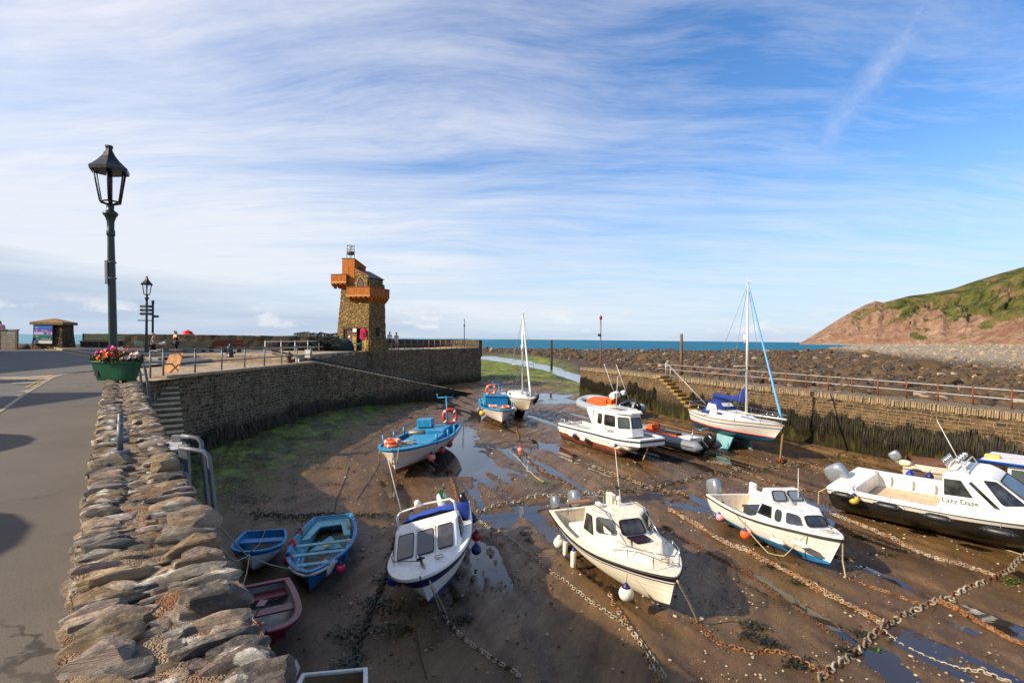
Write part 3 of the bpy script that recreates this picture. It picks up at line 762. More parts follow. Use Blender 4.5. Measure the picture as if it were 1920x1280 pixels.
# ground sheets
g = G('asphalt'); p = g.pos(); n1 = g.noise(p, .6, 6, .6); n2 = g.noise(p, 90, 3, .7); n3 = g.vor(p, 70)
col = g.mix(g.range(n1, .3, .7), lin((76, 75, 76)), lin((94, 91, 88)))
col = g.mix(g.range(n2, .4, .7, 0, .5), col, lin((124, 118, 110)))
M_ASPH = g.out(col, .85, g.bump(n2, .5, .004), Specular_IOR_Level=.3)
g = G('pavement_asphalt'); p = g.pos(); n1 = g.noise(p, .8, 6, .6); n2 = g.noise(p, 80, 4, .7); n3 = g.vor(p, 60)
col = g.mix(g.range(n1, .3, .7), lin((94, 87, 80)), lin((110, 101, 92)))
col = g.mix(g.range(n2, .35, .7, 0, .55), col, lin((70, 65, 60)))
col = g.mix(g.range(g.noise(p, 2.2, 5, .7), .62, .75, 0, .5), col, lin((74, 68, 62)))
crk = g.vor(g.vadd(p, g.vscale(g.noise(p, 3, 4, out='Color'), .5)), .42, 'DISTANCE_TO_EDGE'); col = g.mix(g.math('MULTIPLY', g.range(crk, .010, .003, 0, .75), g.range(g.noise(p, .5, 3), .45, .6)), col, lin((44, 42, 40)))
col = g.mix(g.math('MULTIPLY', g.math('GREATER_THAN', g.vor(g.map(p, (.16, .3, 1), (0, 0, R(52))), 1.0, out='Color'), .62), .30), col, lin((66, 64, 63)))
M_PAVE = g.out(col, .88, g.bump(n2, .5, .004), Specular_IOR_Level=.3)
def roadz(X, Y): return -1.72+.56*sstep((Y-17)/25)*sstep((-X-17)/4.5)+(fbm(X*.3, Y*.3, 3, 91)-.5)*.03
yy = np.arange(-8, 19.6, .5); ff = np.linspace(0, 1, 60)
GY = np.repeat(yy[:, None], 60, 1); GX = np.array([[(-.78*y-.1)*(1-f)+(-85)*f**1 for f in ff] for y in yy])
structure(grid('road', GX, GY, roadz, M_ASPH))
yy = np.arange(19.5, 46.1, .5); GY = np.repeat(yy[:, None], 60, 1); GX = np.array([[-19.3*(1-f)-85*f for f in ff] for y in yy])
structure(grid('road', GX, GY, roadz, M_ASPH))
KP = [V((2.5, -5, -1.66))]+[PZ(*q, -1.66) for q in ((-420, 1150), (-130, 850), (0, 772), (41, 743), (70, 725), (98, 709), (114, 704), (140, 701), (182, 699))]
mb = MB(); poly = [V((k.x, k.y, -1.64)) for k in KP]
inner = [V((-.78*min(k.y, 20)-.1, k.y, -1.64)) for k in KP]
mb.loft([[a, b_] for a, b_ in zip(poly, inner)], closed=False, cap0=False, cap1=False); structure(mb.build('pavement', M_PAVE))
mb = MB(); mb.loft([[k+V((-.03, -.01, -.4)), k+V((-.03, -.01, .010)), k+V((.05, .04, .014)), k+V((.07, .05, -.3))] for k in poly]); structure(mb.build('kerb', M_KERB, bevel=.012))
M_YEL = pm('yellow_road_paint', (190, 160, 84), .8, .3, 6, grime=.4, grimecol=(110, 100, 84)); M_RWH = pm('white_road_paint', (190, 184, 172), .8, .3, 6, grime=.5, grimecol=(110, 106, 100))
mb = MB()
for off in (.30, .55):
    ln = []
    for i in range(5, 9):
        k = KP[i]; ln.append(V((k.x-off, k.y+off*.4, float(roadz(np.array(k.x), np.array(k.y)))+.006)))
    mb.loft([[a, a+V((-.09, .05, 0))] for a in ln], closed=False, cap0=False, cap1=False)
structure(mb.build('road_marking', M_YEL))
a, b_ = PZ(18, 718, -1.66), PZ(60, 717, -1.66); mb = MB(); mb.loft([[a, a+V((0, .2, 0))], [b_, b_+V((0, .2, 0))]], closed=False, cap0=False, cap1=False); structure(mb.build('road_marking', M_RWH))
# promenade by the stone pillar, with its pale kerb
pr_k = [PD(q[0], q[1], q[2]) for q in ((104, 648, 41.6), (104.5, 655, 39.5), (112, 658, 38.4), (140, 661.5, 36), (178, 665.5, 33), (230, 671, 30.5), (300, 677, 30))]
for k in pr_k: k.z = float(roadz(np.array(k.x), np.array(k.y)))+.13
mb = MB(); mb.loft([[k, V((k.x+2.0*(i < 2)+.3, 46, k.z))] for i, k in enumerate(pr_k)], closed=False, cap0=False, cap1=False); structure(mb.build('pavement', M_PAVE))
mb = MB(); mb.loft([[k+V((-.05, -.09, -.3)), k+V((-.05, -.09, .0)), k+V((.1, .1, .012)), k+V((.1, .1, -.2))] for k in pr_k]); structure(mb.build('kerb', M_KERB, bevel=.02))
mb = MB()
for off in (.28, .52):
    ln = [V((k.x-off*.5, k.y-off, float(roadz(np.array(k.x), np.array(k.y-off)))+.008)) for k in pr_k[:6]]
    mb.loft([[a, a+V((-.04, -.10, 0))] for a in ln], closed=False, cap0=False, cap1=False)
structure(mb.build('road_marking', M_YEL))
# quay paving and two low steps up to the bench terrace
mb = MB(); mb.add([(-21, 19.2, -1.705), (-13.4, 19.2, -1.705), (-13.3, 34.5, -1.705), (-21, 34.5, -1.705)], [(0, 1, 2, 3)], uvs=[(0, 0), (8, 0), (8, 15), (0, 15)]); structure(mb.build('quay_paving', M_SET))
mb = MB(); mb.box((-20.3, 39.6, -1.6), (12.3, 13.4, .34)); mb.box((-20.0, 40.3, -1.4), (11.9, 13.2, .34), mi=0); structure(mb.build('terrace_steps', M_CON, bevel=.02))
# stairs going down beside the parapet
AX = V((-.615, .789, 0)); NX = V((.789, .615, 0))
st = thing('stone_stairs', 'steep worn stone stairs dropping from the quay beside the parapet', 'stairs')
mb = MB()
for k in range(20):
    c = V((-14.55, 20.6, 0))-AX*(.27*k)+NX*.05; zt = -1.72-.18*k
    mb.box((c.x, c.y, (zt-6.2)/2), (.30, 1.75, zt+6.2), math.atan2(AX.y, AX.x)); mb.box((c.x-AX.x*.02, c.y-AX.y*.02, zt-.02), (.33, 1.72, .07), math.atan2(AX.y, AX.x), mi=1)
mb.build('tread', [pm('stair_riser', (104, 88, 66), .9, .35, 2, .03, 14, grime=.5), pm('stair_stone', (188, 170, 138), .85, .3, 2, .02, 22, grime=.35)], st, bevel=.012)
# ================================================================== near parapet
def nw(s, n, z): return AX*s+NX*n+V((0, 0, z))
NT = -1.10
par = thing('stone_parapet', 'low rubble parapet capped with rough lichen-spotted stones beside the road', 'parapet')
g = G('parapet_mortar'); p = g.pos(); n1 = g.noise(p, 9, 6, .7); peb = g.vor(p, 120); pc = g.vor(p, 120, out='Color')
col = g.mix(g.range(n1, .3, .7), lin((116, 92, 68)), lin((170, 146, 116)))
col = g.mix(g.range(peb, .45, .25, 0, .35), col, g.mix(.22, lin((150, 124, 98)), pc))
col = g.mix(g.range(g.noise(p, 5, 6, .7), .50, .60, 0, .85), col, lin((124, 70, 24)))
MORT = g.out(col, .95, g.bump(g.math('ADD', g.math('MULTIPLY', peb, -1), n1), 1, .02))
ss = np.arange(-3, 14.9, .045); nn_ = np.linspace(-.13, .44, 26)
S, N = np.meshgrid(ss, nn_, indexing='ij')
Zt = NT+.014+(fbm(S*4, N*4, 4, 201)-.5)*.07+(fbm(S*22, N*22, 2, 202)-.5)*.02
vv = np.stack([AX.x*S+NX.x*N, AX.y*S+NX.y*N, Zt], -1).reshape(-1, 3); h, w = S.shape; idx = np.arange(h*w).reshape(h, w)
npmesh('mortar_bed', vv, np.stack([idx[:-1, :-1], idx[1:, :-1], idx[1:, 1:], idx[:-1, 1:]], -1).reshape(-1, 4), MORT, par)
wall_mesh(MB(), [nw(14.85, .44, NT-.02), nw(-3, .44, NT-.02)], -6.2, -.57, .5, .5, .02, seed=14).build('masonry', [M_LW, M_LW], par)
g = G('parapet_stone'); p = g.pos(); vc = g.n('ShaderNodeAttribute', attribute_name='tint').outputs['Color']
lay = g.map(p, (1, 1, 1), (R(14), R(10), R(38)))
n1 = g.noise(g.map(lay, (3, 3, 22)), 1.3, 7, .72); n2 = g.noise(p, 16, 6, .7); n3 = g.noise(p, 2.4, 5, .6)
col = g.mix(g.range(n1, .38, .62, 0, .9), vc, g.mix(1, vc, (.40, .38, .37, 1), 'MULTIPLY'))
col = g.mix(g.range(n2, .52, .74, 0, .6), col, g.mix(.5, vc, lin((214, 196, 166))))
sp = g.math('ADD', g.vor(p, 8.5), g.math('MULTIPLY', g.math('SUBTRACT', g.noise(p, 13, 5, .7), .5), .9))
lic = g.math('MULTIPLY', g.range(sp, .36, .29), g.range(g.noise(p, 2.3, 3), .46, .54))
col = g.mix(g.math('MULTIPLY', lic, .85), col, lin((208, 200, 184)))
mos = g.math('MULTIPLY', g.range(g.noise(p, 6, 6, .7), .60, .68), g.range(n3, .46, .56))
col = g.mix(g.math('MULTIPLY', mos, .75), col, lin((128, 84, 26)))
hh = g.math('ADD', g.math('MULTIPLY', n1, 1.2), g.math('ADD', g.math('MULTIPLY', n2, .35), g.math('MULTIPLY', g.vor(g.map(lay, (5, 5, 14)), 2.5, 'DISTANCE_TO_EDGE'), .5)))
PST = g.out(col, .85, g.bump(hh, 1, .055), Specular_IOR_Level=.3)
TS = [rock_template(3, i+41, .26, .6, 11) for i in range(12)]
inst = []; cols = []
ang = math.atan2(NX.y, NX.x)
def pst(s, n, L, w, h, dz=0, tw=0, tilt=None):
    z = NT+h*.06+dz
    M = trs(tuple(nw(s, n, z)), ((rnd.uniform(-.08, .26) if tilt is None else tilt), rnd.uniform(-.10, .10), ang+rnd.uniform(-.30, .22)+tw), (L*.67, w*.74, h*.46))
    inst.append((rnd.randrange(12), M))
    c = rnd.choice([(168, 146, 124), (150, 132, 120), (128, 114, 94), (104, 98, 90), (146, 122, 92), (122, 106, 98), (134, 126, 114), (92, 84, 76), (156, 134, 104)])
    cols.append(np.array(lin(c)[:3])*rnd.uniform(1.0, 1.5))
for side in (0, 1):
    s = .6
    while s < 14.7:
        w = rnd.choice([.05, .06, .075, .09, .12])*rnd.uniform(.85, 1.15); L = rnd.uniform(.15, .27)
        n = -.136+L*.50+rnd.uniform(-.012, .02) if side == 0 else .447-L*.50+rnd.uniform(-.02, .012)
        pst(s+w/2, n, L, w*1.15, rnd.uniform(.08, .13)*(1.2 if w > .12 else 1), rnd.uniform(-.012, .018)); s += w*.98
s = .7
while s < 14.7:
    w = rnd.uniform(.05, .10)
    for n in (.02, .08, .14, .20, .26, .32):
        if rnd.random() < .8: pst(s+rnd.uniform(-.035, .035), n+rnd.uniform(-.03, .03), rnd.uniform(.07, .15), w*.82, rnd.uniform(.04, .075), -.004, rnd.uniform(-.3, .3))
    s += w
pst(4.85, .33, .2, .22, .26, .03); pst(3.35, .37, .26, .17, .22, .02); pst(10.2, .36, .26, .26, .20, .02); pst(14.6, -.02, .24, .22, .24, .03); pst(14.6, .33, .24, .22, .24, .03); pst(5.4, .0, .28, .22, .18, .02); pst(2.35, .34, .24, .16, .18, .02)
# face stones under the cap on the road side
for k in range(90): pst(rnd.uniform(1, 14.5), -.10, .14, .22, .12, rnd.choice([-.14, -.26, -.4, -.5]), 0, 0)
scatter('coping_trim', TS, inst, PST, cols, parent=par, smooth=False)

for i, (px, py, ph) in enumerate([(225, 846, .245), (225.5, 822, .25)]):
    q = PZ(px, py, NT+.075); t = thing('steel_stub_post', ['short grey steel stub post on a round plate, nearer one on the parapet', 'short grey steel stub post on a round plate, behind its twin on the parapet'][i], 'post', q)
    MB().lathe([(.075, -.03), (.075, .008), (.07, .012)], n=20).build('base_plate', M_GALV, t); MB().cyl((0, 0, .01), (0, 0, ph), .024, n=12).build('shaft', M_GALV, t)

# boarding ladder hung on the parapet
o0 = PD(322, 838, 4.95); t = thing('steel_ladder', 'grey galvanised boarding ladder with arched handrails beside the parapet', 'ladder', o0)
L_ = lambda px, py, d: PD(px, py, d)-o0
mb = MB(); A, B, C, D_ = L_(308, 825, 5.15), L_(340, 822, 5.2), L_(343, 840, 4.85), L_(311, 845, 4.8); mb.poly([A, B, C, D_], .03); mb.build('step_plate', M_GALVL, t)
for k, (x0, y0, x1, y1, dd) in enumerate([(332, 815, 342, 905, 5.1), (345, 833, 356, 925, 4.75)]):
    mb = MB(); a, b_ = L_(x0, y0, dd), L_(x1, y0+300, dd); mb.loft([[p+V((sx_, sy_, 0)) for sx_, sy_ in ((-.045, -.02), (.045, -.02), (.045, .02), (-.045, .02))] for p in (a, b_)]); mb.build('stile', M_GALV, t, bevel=.006)
for pts, dd in (([(340, 817), (358, 819), (370, 821), (377, 828), (379, 845), (384, 890), (396, 1000), (403, 1080), (408, 1160)], 5.05), ([(337, 839), (362, 843), (382, 846), (391, 855), (394, 875), (401, 940), (414, 1050), (424, 1150)], 4.7)):
    mb = MB(); mb.tube([L_(x, y, dd) for x, y in pts], .021, 10); mb.build('handrail', M_GALV, t)
mb = MB(); mb.tube([L_(331, 905, 4.3), L_(331, 893, 4.3), L_(337, 884, 4.3), L_(347, 888, 4.3), L_(353, 902, 4.3), L_(358, 935, 4.3), L_(366, 990, 4.3)], .02, 9); mb.build('grab_hoop', M_GALV, t)
for k in range(8):
    z = -.45-k*.28; mb = MB(); mb.cyl(L_(340, 850, 4.9)+V((0, .12, z)), L_(349, 850, 4.9)+V((0, -.14, z)), .014); mb.build('rung', M_GALV, t)
M_RGRN = pm('green_rope', (92, 150, 128), .85, .3, 20, .004, 200); M_ROPE = pm('pale_rope', (176, 160, 124), .9, .3, 20, .004, 220, grime=.3); M_RGREY = pm('grey_green_rope', (126, 136, 116), .9, .3, 20, .004, 200)
def rope(name, label, pts, r, mat, cat='rope', sag=0, group=None):
    """pts world points; a real sagging line"""
    out = [V(pts[0])]
    for a, b_ in zip(pts, pts[1:]):
        a, b_ = V(a), V(b_)
        for k in range(1, 9):
            t = k/8; q = a.lerp(b_, t); q.z -= sag*4*t*(1-t)*(b_-a).length; out.append(q)
    org = V(out[0]); mb = MB(); mb.tube([q-org for q in out], r, 6)
    o = mb.build(name, mat); o.location = org; return tag(o, label, cat, group)
coil = []
for k in range(46):
    a = k*.55; q = PD(326+5*math.cos(a)+k*.12, 853+k*.55+5*math.sin(a), 4.62+.05*math.sin(a*1.3)); coil.append(q)
rope('mooring_rope', 'coil of pale green rope looped round the ladder', coil, .011, M_RGRN)
rope('mooring_rope', 'thin green rope trailing down from the ladder hoop', [PD(362, 938, 4.4), PD(374, 960, 4.45), PD(384, 985, 4.5), PD(390, 1012, 4.6)], .008, M_RGRN, sag=.03)

# ================================================================== street lamps
def lamp_unit(root, top, s=1.0, det=True):
    """post from z=0 up to lantern; built for a 6 m lamp"""
    ln = 1.42*s; zl = top-ln
    mb = MB(); mb.lathe([(.13*s, 0), (.13*s, .5), (.095*s, .55), (.088*s, 1.4), (.078*s, zl-1.35*s), (.070*s, zl-.75*s)], n=8, smooth=False); mb.build('post', M_LAMPG, root)
    mb = MB(); mb.lathe([(.070*s, zl-.75*s), (.086*s, zl-.72*s), (.086*s, zl-.62*s), (.072*s, zl-.58*s), (.076*s, zl-.40*s), (.115*s, zl-.28*s), (.15*s, zl-.24*s), (.15*s, zl-.19*s), (.10*s, zl-.15*s), (.07*s, zl-.12*s), (.08*s, zl-.05*s), (.07*s, zl)], n=16); mb.build('post_cap', M_LAMPG, root)
    fr = MB(); lo, hi = .21*s, .33*s; z0, z1 = zl+.06*s, zl+.80*s
    for k in range(6):
        a, b_ = R(60*k), R(60*k+60)
        p0, p1 = V((lo*math.cos(a), lo*math.sin(a), z0)), V((hi*math.cos(a), hi*math.sin(a), z1)); q0 = V((lo*math.cos(b_), lo*math.sin(b_), z0)); q1 = V((hi*math.cos(b_), hi*math.sin(b_), z1))
        fr.cyl(p0, p1, .018*s, n=6); fr.cyl(p0, q0, .02*s, n=6); fr.cyl(p1, q1, .02*s, n=6); fr.cyl(p0, (0, 0, zl-.02), .018*s, n=6)
    f = fr.build('lantern_frame', M_BLK, root)
    gm = MB(); gm.loft([[(r*math.cos(R(60*k))*.98, r*math.sin(R(60*k))*.98, z) for k in range(6)] for r, z in ((lo, z0), (hi, z1))], cap0=False, cap1=False)
    gm.build('pane', M_LGLASS, f)
    mb = MB(); mb.lathe([(.035*s, zl), (.03*s, zl+.5*s), (.06*s, zl+.55*s), (.05*s, zl+.78*s)], n=8); mb.build('burner', M_BLK, f)
    mb = MB(); mb.lathe([(.41*s, z1-.03*s), (.42*s, z1+.05*s), (.36*s, z1+.10*s), (.25*s, z1+.21*s), (.15*s, z1+.34*s), (.09*s, z1+.46*s), (.07*s, z1+.50*s), (.07*s, z1+.54*s), (.085*s, z1+.56*s), (.085*s, z1+.60*s)], n=6, smooth=False); mb.build('roof', M_BLK, root)
g = G('lantern_glass'); M_LGLASS = g.out((.95, .96, .97, 1), .06, None, Transmission_Weight=1.0, IOR=1.02)
base = PD(214.5, 782, 11.95); base.z = -1.75; top = PD(204.5, 272, 11.95)
ax = (top-base); M = fmat(base, V((1, .2, 0)), ax.normalized()); zc = ax.normalized(); xc = V((0, 1, 0)).cross(zc).normalized(); yc = zc.cross(xc)
M = Matrix((xc, yc, zc)).transposed().to_4x4(); M.translation = base
lp = thing('street_lamp', 'tall green post street lamp with big lantern above the flower trough', 'street lamp', M=M); lamp_unit(lp, ax.length, .98)
mb = MB()
for z in (3.05, 3.42): mb.lathe([(.098, z), (.098, z+.03)], n=8)
mb.box((-.05, -.085, 3.2), (.06, .04, .55)); mb.build('strap', M_GALV, lp)
base = PD(274.5, 660, 36); top = PD(276, 518, 36); lp2 = thing('street_lamp', 'distant street lamp against the promenade wall by the walking man', 'street lamp', base); lamp_unit(lp2, (top-base).length, .93)
mb = MB(); z = (top-base).length-3.1; mb.cyl((-.62, 0, z), (.45, 0, z), .035); mb.build('ladder_bar', M_BLK, lp2)

# fingerpost
b0 = PD(286, 662, 37.5); t = thing('fingerpost', 'dark fingerpost with three arms pointing one way and one the other', 'signpost', b0); hp = (PD(287, 563, 37.5)-b0).length
mb = MB(); mb.cyl((0, 0, 0), (0, 0, hp-.2), .075); mb.lathe([(.1, hp-.25), (.07, hp-.15), (.12, hp-.08), (.05, hp)], n=10); mb.build('post', M_BLK, t)
for py, sx_ in ((574.5, -1), (581.5, -1), (588.5, -1), (593, 1)):
    z = PD(286, py, 37.5).z-b0.z; L = .98 if sx_ < 0 else .48
    mb = MB(); mb.loft([[(sx_*x, yv, z+dz) for x, dz in ((.06, -.09), (L-.12, -.09), (L, 0), (L-.12, .09), (.06, .09))] for yv in (-.03, .03)]); a_ = mb.build('finger_board', M_BLK, t)
    mb = MB(); mb.box((sx_*L*.52, -.034, z), (L*.62, .004, .07)); mb.build('letter_strip', pm('pale_sign_lettering', (120, 126, 120), .7), a_)

# ================================================================== planter
q = PD(219, 711, 11.6); t = thing('flower_trough', 'green trough brimming with pink, red and white petunias on the parapet end', 'planter', q)
Mp = Matrix.Rotation(R(-4), 4, 'Z'); t.matrix_world = Matrix.Translation(q) @ Mp
def stad(a, b_, z, n=28): return [(a*(abs(math.cos(x))**.6)*math.copysign(1, math.cos(x)), b_*(abs(math.sin(x))**.6)*math.copysign(1, math.sin(x)), z) for x in [2*math.pi*k/n for k in range(n)]]
M_TUB = pm('green_plastic', (10, 74, 48), .4, .15, 4, grime=.15)
mb = MB(); mb.loft([stad(.40, .17, -.02), stad(.43, .19, .06), stad(.52, .24, .37), stad(.545, .26, .375), stad(.545, .26, .42), stad(.50, .22, .42), stad(.48, .2, .30)], smooth=False); mb.build('tub', M_TUB, t, bevel=.008)
mb = MB(); mb.box((-.30, -.20, .15), (.09, .02, .12)); mb.build('slot_trim', M_DARK, t)  # flat dark plate stands in for the shade inside the tub's recess
g = G('petunia_leaf'); o_ = g.n('ShaderNodeObjectInfo'); p = g.pos(); col = g.mix(g.noise(p, 14, 3), lin((34, 62, 18)), lin((112, 138, 52))); LEAF = g.out(col, .6, Specular_IOR_Level=.3)
def leaves(cnt, cf, sz, mats, name, parent, seed=0, aspect=.5):
    r2 = random.Random(seed); vs = []; fs = []; mi = []
    for i in range(cnt):
        c = V(cf(r2)); d = V((r2.gauss(0, 1), r2.gauss(0, 1), r2.gauss(.3, .8))).normalized(); x, y = frame_from(d); s = sz*r2.uniform(.6, 1.3); o = len(vs); m = r2.randrange(len(mats))
        e = d*s*.3
        vs += [c-x*s, c+y*s*aspect+e*.4, c+x*s+e, c-y*s*aspect+e*.4]; fs.append((o, o+1, o+2, o+3)); mi.append(m)
    return npmesh(name, [tuple(v) for v in vs], fs, mats, parent, True, mi=mi)
def cf(r): 
    a = r.uniform(0, 6.28); k = math.sqrt(r.random()); return (.60*k*math.cos(a), .30*k*math.sin(a), .40+r.random()*.30*(1-.6*k*k)+.02*math.sin(a*5))
leaves(1500, cf, .036, [LEAF, pm('dark_leaf', (26, 44, 14), .6, .3, 9)], 'foliage', t, 3)
FL = [('magenta_petal', (176, 22, 140)), ('white_petal', (232, 224, 214)), ('red_petal', (206, 30, 40)), ('orange_petal', (232, 110, 40)), ('pink_petal', (232, 120, 140)), ('crimson_petal', (190, 20, 60))]
r2 = random.Random(4)
def blossom(mb, c, s, mi, mi2=None):
    d = V((r2.gauss(0, .5), -abs(r2.gauss(.7, .3)), r2.uniform(.3, 1))).normalized(); x, y = frame_from(d); n = 10
    ring = [V(c)+(x*math.cos(k*2*math.pi/n)+y*math.sin(k*2*math.pi/n))*s*(1 if k % 2 else .82)+d*s*.25 for k in range(n)]
    mid = [V(c)+(x*math.cos(k*2*math.pi/n)+y*math.sin(k*2*math.pi/n))*s*.45 for k in range(n)]
    for k in range(n):
        j = (k+1) % n; mb.add([ring[k], ring[j], mid[j], mid[k]], [(0, 1, 2, 3)], (mi2 if (mi2 is not None and k % 2) else mi)); mb.add([mid[k], mid[j], V(c)-d*s*.3], [(0, 1, 2)], mi2 if mi2 is not None else mi)
mb = MB()
for i in range(160):
    a = r2.uniform(0, 6.28); k = math.sqrt(r2.random()); x = .56*k*math.cos(a); c = (x, .28*k*math.sin(a)-.03, .46+r2.random()*.27*(1-.5*k))
    if x < -.22: mi, m2 = (0, None)
    elif x < .05: mi, m2 = (r2.choice([1, 3, 4, 3]), None)
    elif x < .26: mi, m2 = (r2.choice([2, 3, 1, 5]), None)
    else: mi, m2 = (r2.choice([5, 2, 4]), 1)
    if x < -.3 and r2.random() < .45: continue
    blossom(mb, c, r2.uniform(.034, .062), mi, m2)
for c in ((-.36, -.05, .60), (-.14, -.02, .72), (-.10, .02, .66), (-.17, 0, .64)): blossom(mb, c, .07, 0)
mb.build('petal', [pm(n_, c, .6, .2, 12) for n_, c in FL], t, fixn=False)
# two short hand rails at the stair head
t = thing('stair_handrail', 'bent grey tube handrails at the stair head behind the flower trough', 'handrail', PD(262, 705, 12.2)); o0 = V(t.location)
for pts, dd in (([(258, 685), (263, 700), (266, 730), (268, 760)], 12.8), ([(262, 683), (269, 684), (272, 692), (277, 720), (284, 780)], 12.3)):
    mb = MB(); mb.tube([PD(x, y, dd)-o0 for x, y in pts], .03, 8); mb.build('rail', M_GALV, t)

# ================================================================== quay furniture
posts = [V((-13.85+.0497*u, 20.35+u, -1.70)) for u in np.linspace(0, 13.2, 8)]
qr = railing('metal_railing', 'grey tubular railing along the quay edge beside the leaning plywood', 'railing', posts, (.55, 1.08), 1.1, .03, .036, M_GALV, M_GALV)
mb = MB(); o0 = V(posts[0]); 
for hh in (.55, 1.08): mb.tube([(0, 0, hh), (-.55, .05, hh)], .03, 8)
mb.cyl((-.55, .05, 0), (-.55, .05, 1.1), .036); mb.build('rail', M_GALV, qr)
posts = [PD(px, py, d) for px, py, d in ((497, 666, 37.5), (527, 664.5, 39.5), (553, 663, 41.5), (577, 661.7, 43.2), (598, 660.6, 45), (619, 659.5, 46.6), (639, 658.6, 48), (657, 657.8, 49.4), (674, 657, 50.6))]
rr_ = railing('metal_railing', 'white painted railing up the pier ramp in front of the lobster pots', 'railing', posts, (.5, 1.0), 1.03, .034, .042, pm('white_rail_paint', (206, 202, 194), .5, .15, 4, grime=.3), pm('white_rail_paint', (206, 202, 194)))
posts = [V((-14.0+.655*u+.1, 51.2+.757*u, -1.29+.0165*u)) for u in np.linspace(.6, 13.0, 16)]
railing('metal_railing', 'grey railing with rusty posts along the pier edge beyond the tower', 'railing', posts, (.5, 1.0), 1.03, .03, .038, M_GALV, pm('rust_streaked_post', (140, 112, 92), .6, .5, 2, grime=.7, grimecol=(120, 60, 30)))
# slip hand rail
a, b_ = PD(509, 657, 33.7), PD(818, 719, 44.2); t = thing('slip_handrail', 'dark pipe rail running straight down the edge of the slip', 'handrail', a)
e = b_-a; mb = MB(); mb.tube([(0, 0, 0), e*.5, e], .055, 8); mb.tube([(0, .1, -.2), e*.5+V((0, .1, -.16)), e+V((0, .1, -.1))], .04, 8); mb.build('rail', M_BLK, t)
for k in range(1, 9):
    mb = MB(); q = e*(k/8.5); mb.cyl(q, q+V((0, .12, -.42)), .035); mb.build('post', M_BLK, t)
# plywood
A, B, C, D_ = PD(344, 662, 21.0), PD(319, 665, 21.0), PD(302, 700, 20.75), PD(334, 698, 20.6)
t = thing('plywood_sheet', 'weathered yellow plywood sheet leaning on the quay railing', 'board', C); MB().poly([A-C, B-C, V((0, 0, .0)), D_-C], .025).build('board', pm('weathered_ply', (180, 122, 58), .7, .3, 3, .004, 40, grime=.35, grimecol=(96, 60, 30)), t)
def bollard(name, label, px, py0, py1, dep, mat, seed):
    a = PD(px, py1, dep); h = PD(px, py0, dep).z-a.z; t = thing(name, label, 'bollard', a); s = h
    MB().lathe([(.24*s, 0), (.24*s, .08*s), (.19*s, .14*s), (.16*s, .5*s), (.17*s, .6*s), (.26*s, .66*s), (.27*s, .72*s), (.2*s, .78*s), (.12*s, .84*s), (.10*s, .92*s), (.05*s, s)], n=14).build('body', mat, t)
    mb = MB(); mb.cyl((-.34*s, 0, .3*s), (.34*s, 0, .3*s), .05*s); mb.build('cross_bar', mat, t)
bollard('mooring_bollard', 'black iron mooring bollard before the red bench', 432, 644, 670, 31.5, M_BLK, 1)
bollard('mooring_bollard', 'rusty brown mooring bollard behind the quay railing', 542, 659, 684.5, 31, pm('rusty_brown_iron', (74, 44, 30), .7, .4, 6, grime=.4), 2)
def panel(name, label, cat, quad, dep, mat, matb, th=.04, posts=False):
    P = [PD(x, y, dep) for x, y in quad]; c = P[0]; t = thing(name, label, cat, c); P = [p-c for p in P]
    nrm = (P[1]-P[0]).cross(P[3]-P[0]).normalized(); nrm = nrm if nrm.y < 0 else -nrm
    MB().poly(P, th, -nrm).build('frame', matb, t); ctr = sum(P, V((0, 0, 0)))/4
    MB().poly([ctr+(p-ctr)*.86+nrm*.004 for p in P], .004, nrm).build('face_board', mat, t); return t
M_SIGNW = pm('white_sign', (214, 212, 206), .5, .05, 4, grime=.15); M_SIGNG = pm('grey_sign_frame', (150, 152, 154), .5, .1)
panel('notice_sign', 'white notice panel with grey surround fixed to the railing', 'sign', [(571, 655), (585, 655), (585, 671), (571, 671)], 33.6, M_SIGNW, M_SIGNG)
panel('notice_sign', 'small plain white notice near the rusty bollard', 'sign', [(554, 672), (561, 672), (561, 680), (554, 680)], 33, M_SIGNW, M_SIGNW)
panel('wall_plaque', 'small green plaque on the promenade wall beside the street lamp', 'plaque', [(252, 639.5), (267, 639.5), (267, 647), (252, 647)], 40, pm('plaque_green', (44, 82, 84), .5), pm('plaque_rim', (100, 130, 128), .5))
# lifebuoy housing
a = PD(681, 657, 50.0); t = thing('lifebuoy_housing', 'bright pink lifebuoy housing on a post by the tower door', 'lifebuoy housing', a)
zc_ = PD(681, 626.5, 50).z-a.z; M_PINK = pm('pink_housing', (216, 30, 84), .35, .1)
MB().cyl((0, 0, 0), (0, 0, zc_), .05).build('post', M_GALVL, t)
pts = [(.30*abs(math.cos(x))**.5*math.copysign(1, math.cos(x)), .56*abs(math.sin(x))**.5*math.copysign(1, math.sin(x))) for x in [2*math.pi*k/24 for k in range(24)]]
mb = MB(); mb.loft([[(x*.9, -.12, y*.93+zc_) for x, y in pts], [(x, -.05, y+zc_) for x, y in pts], [(x, .12, y+zc_) for x, y in pts]]); hb = mb.build('housing', M_PINK, t, bevel=.03); mb = MB(); mb.loft([[(x*.28+.08, yv, y*.45+zc_-.05) for x, y in pts] for yv in (-.128, -.118)]); mb.build('catch', pm('dark_red', (90, 14, 34), .5), hb)

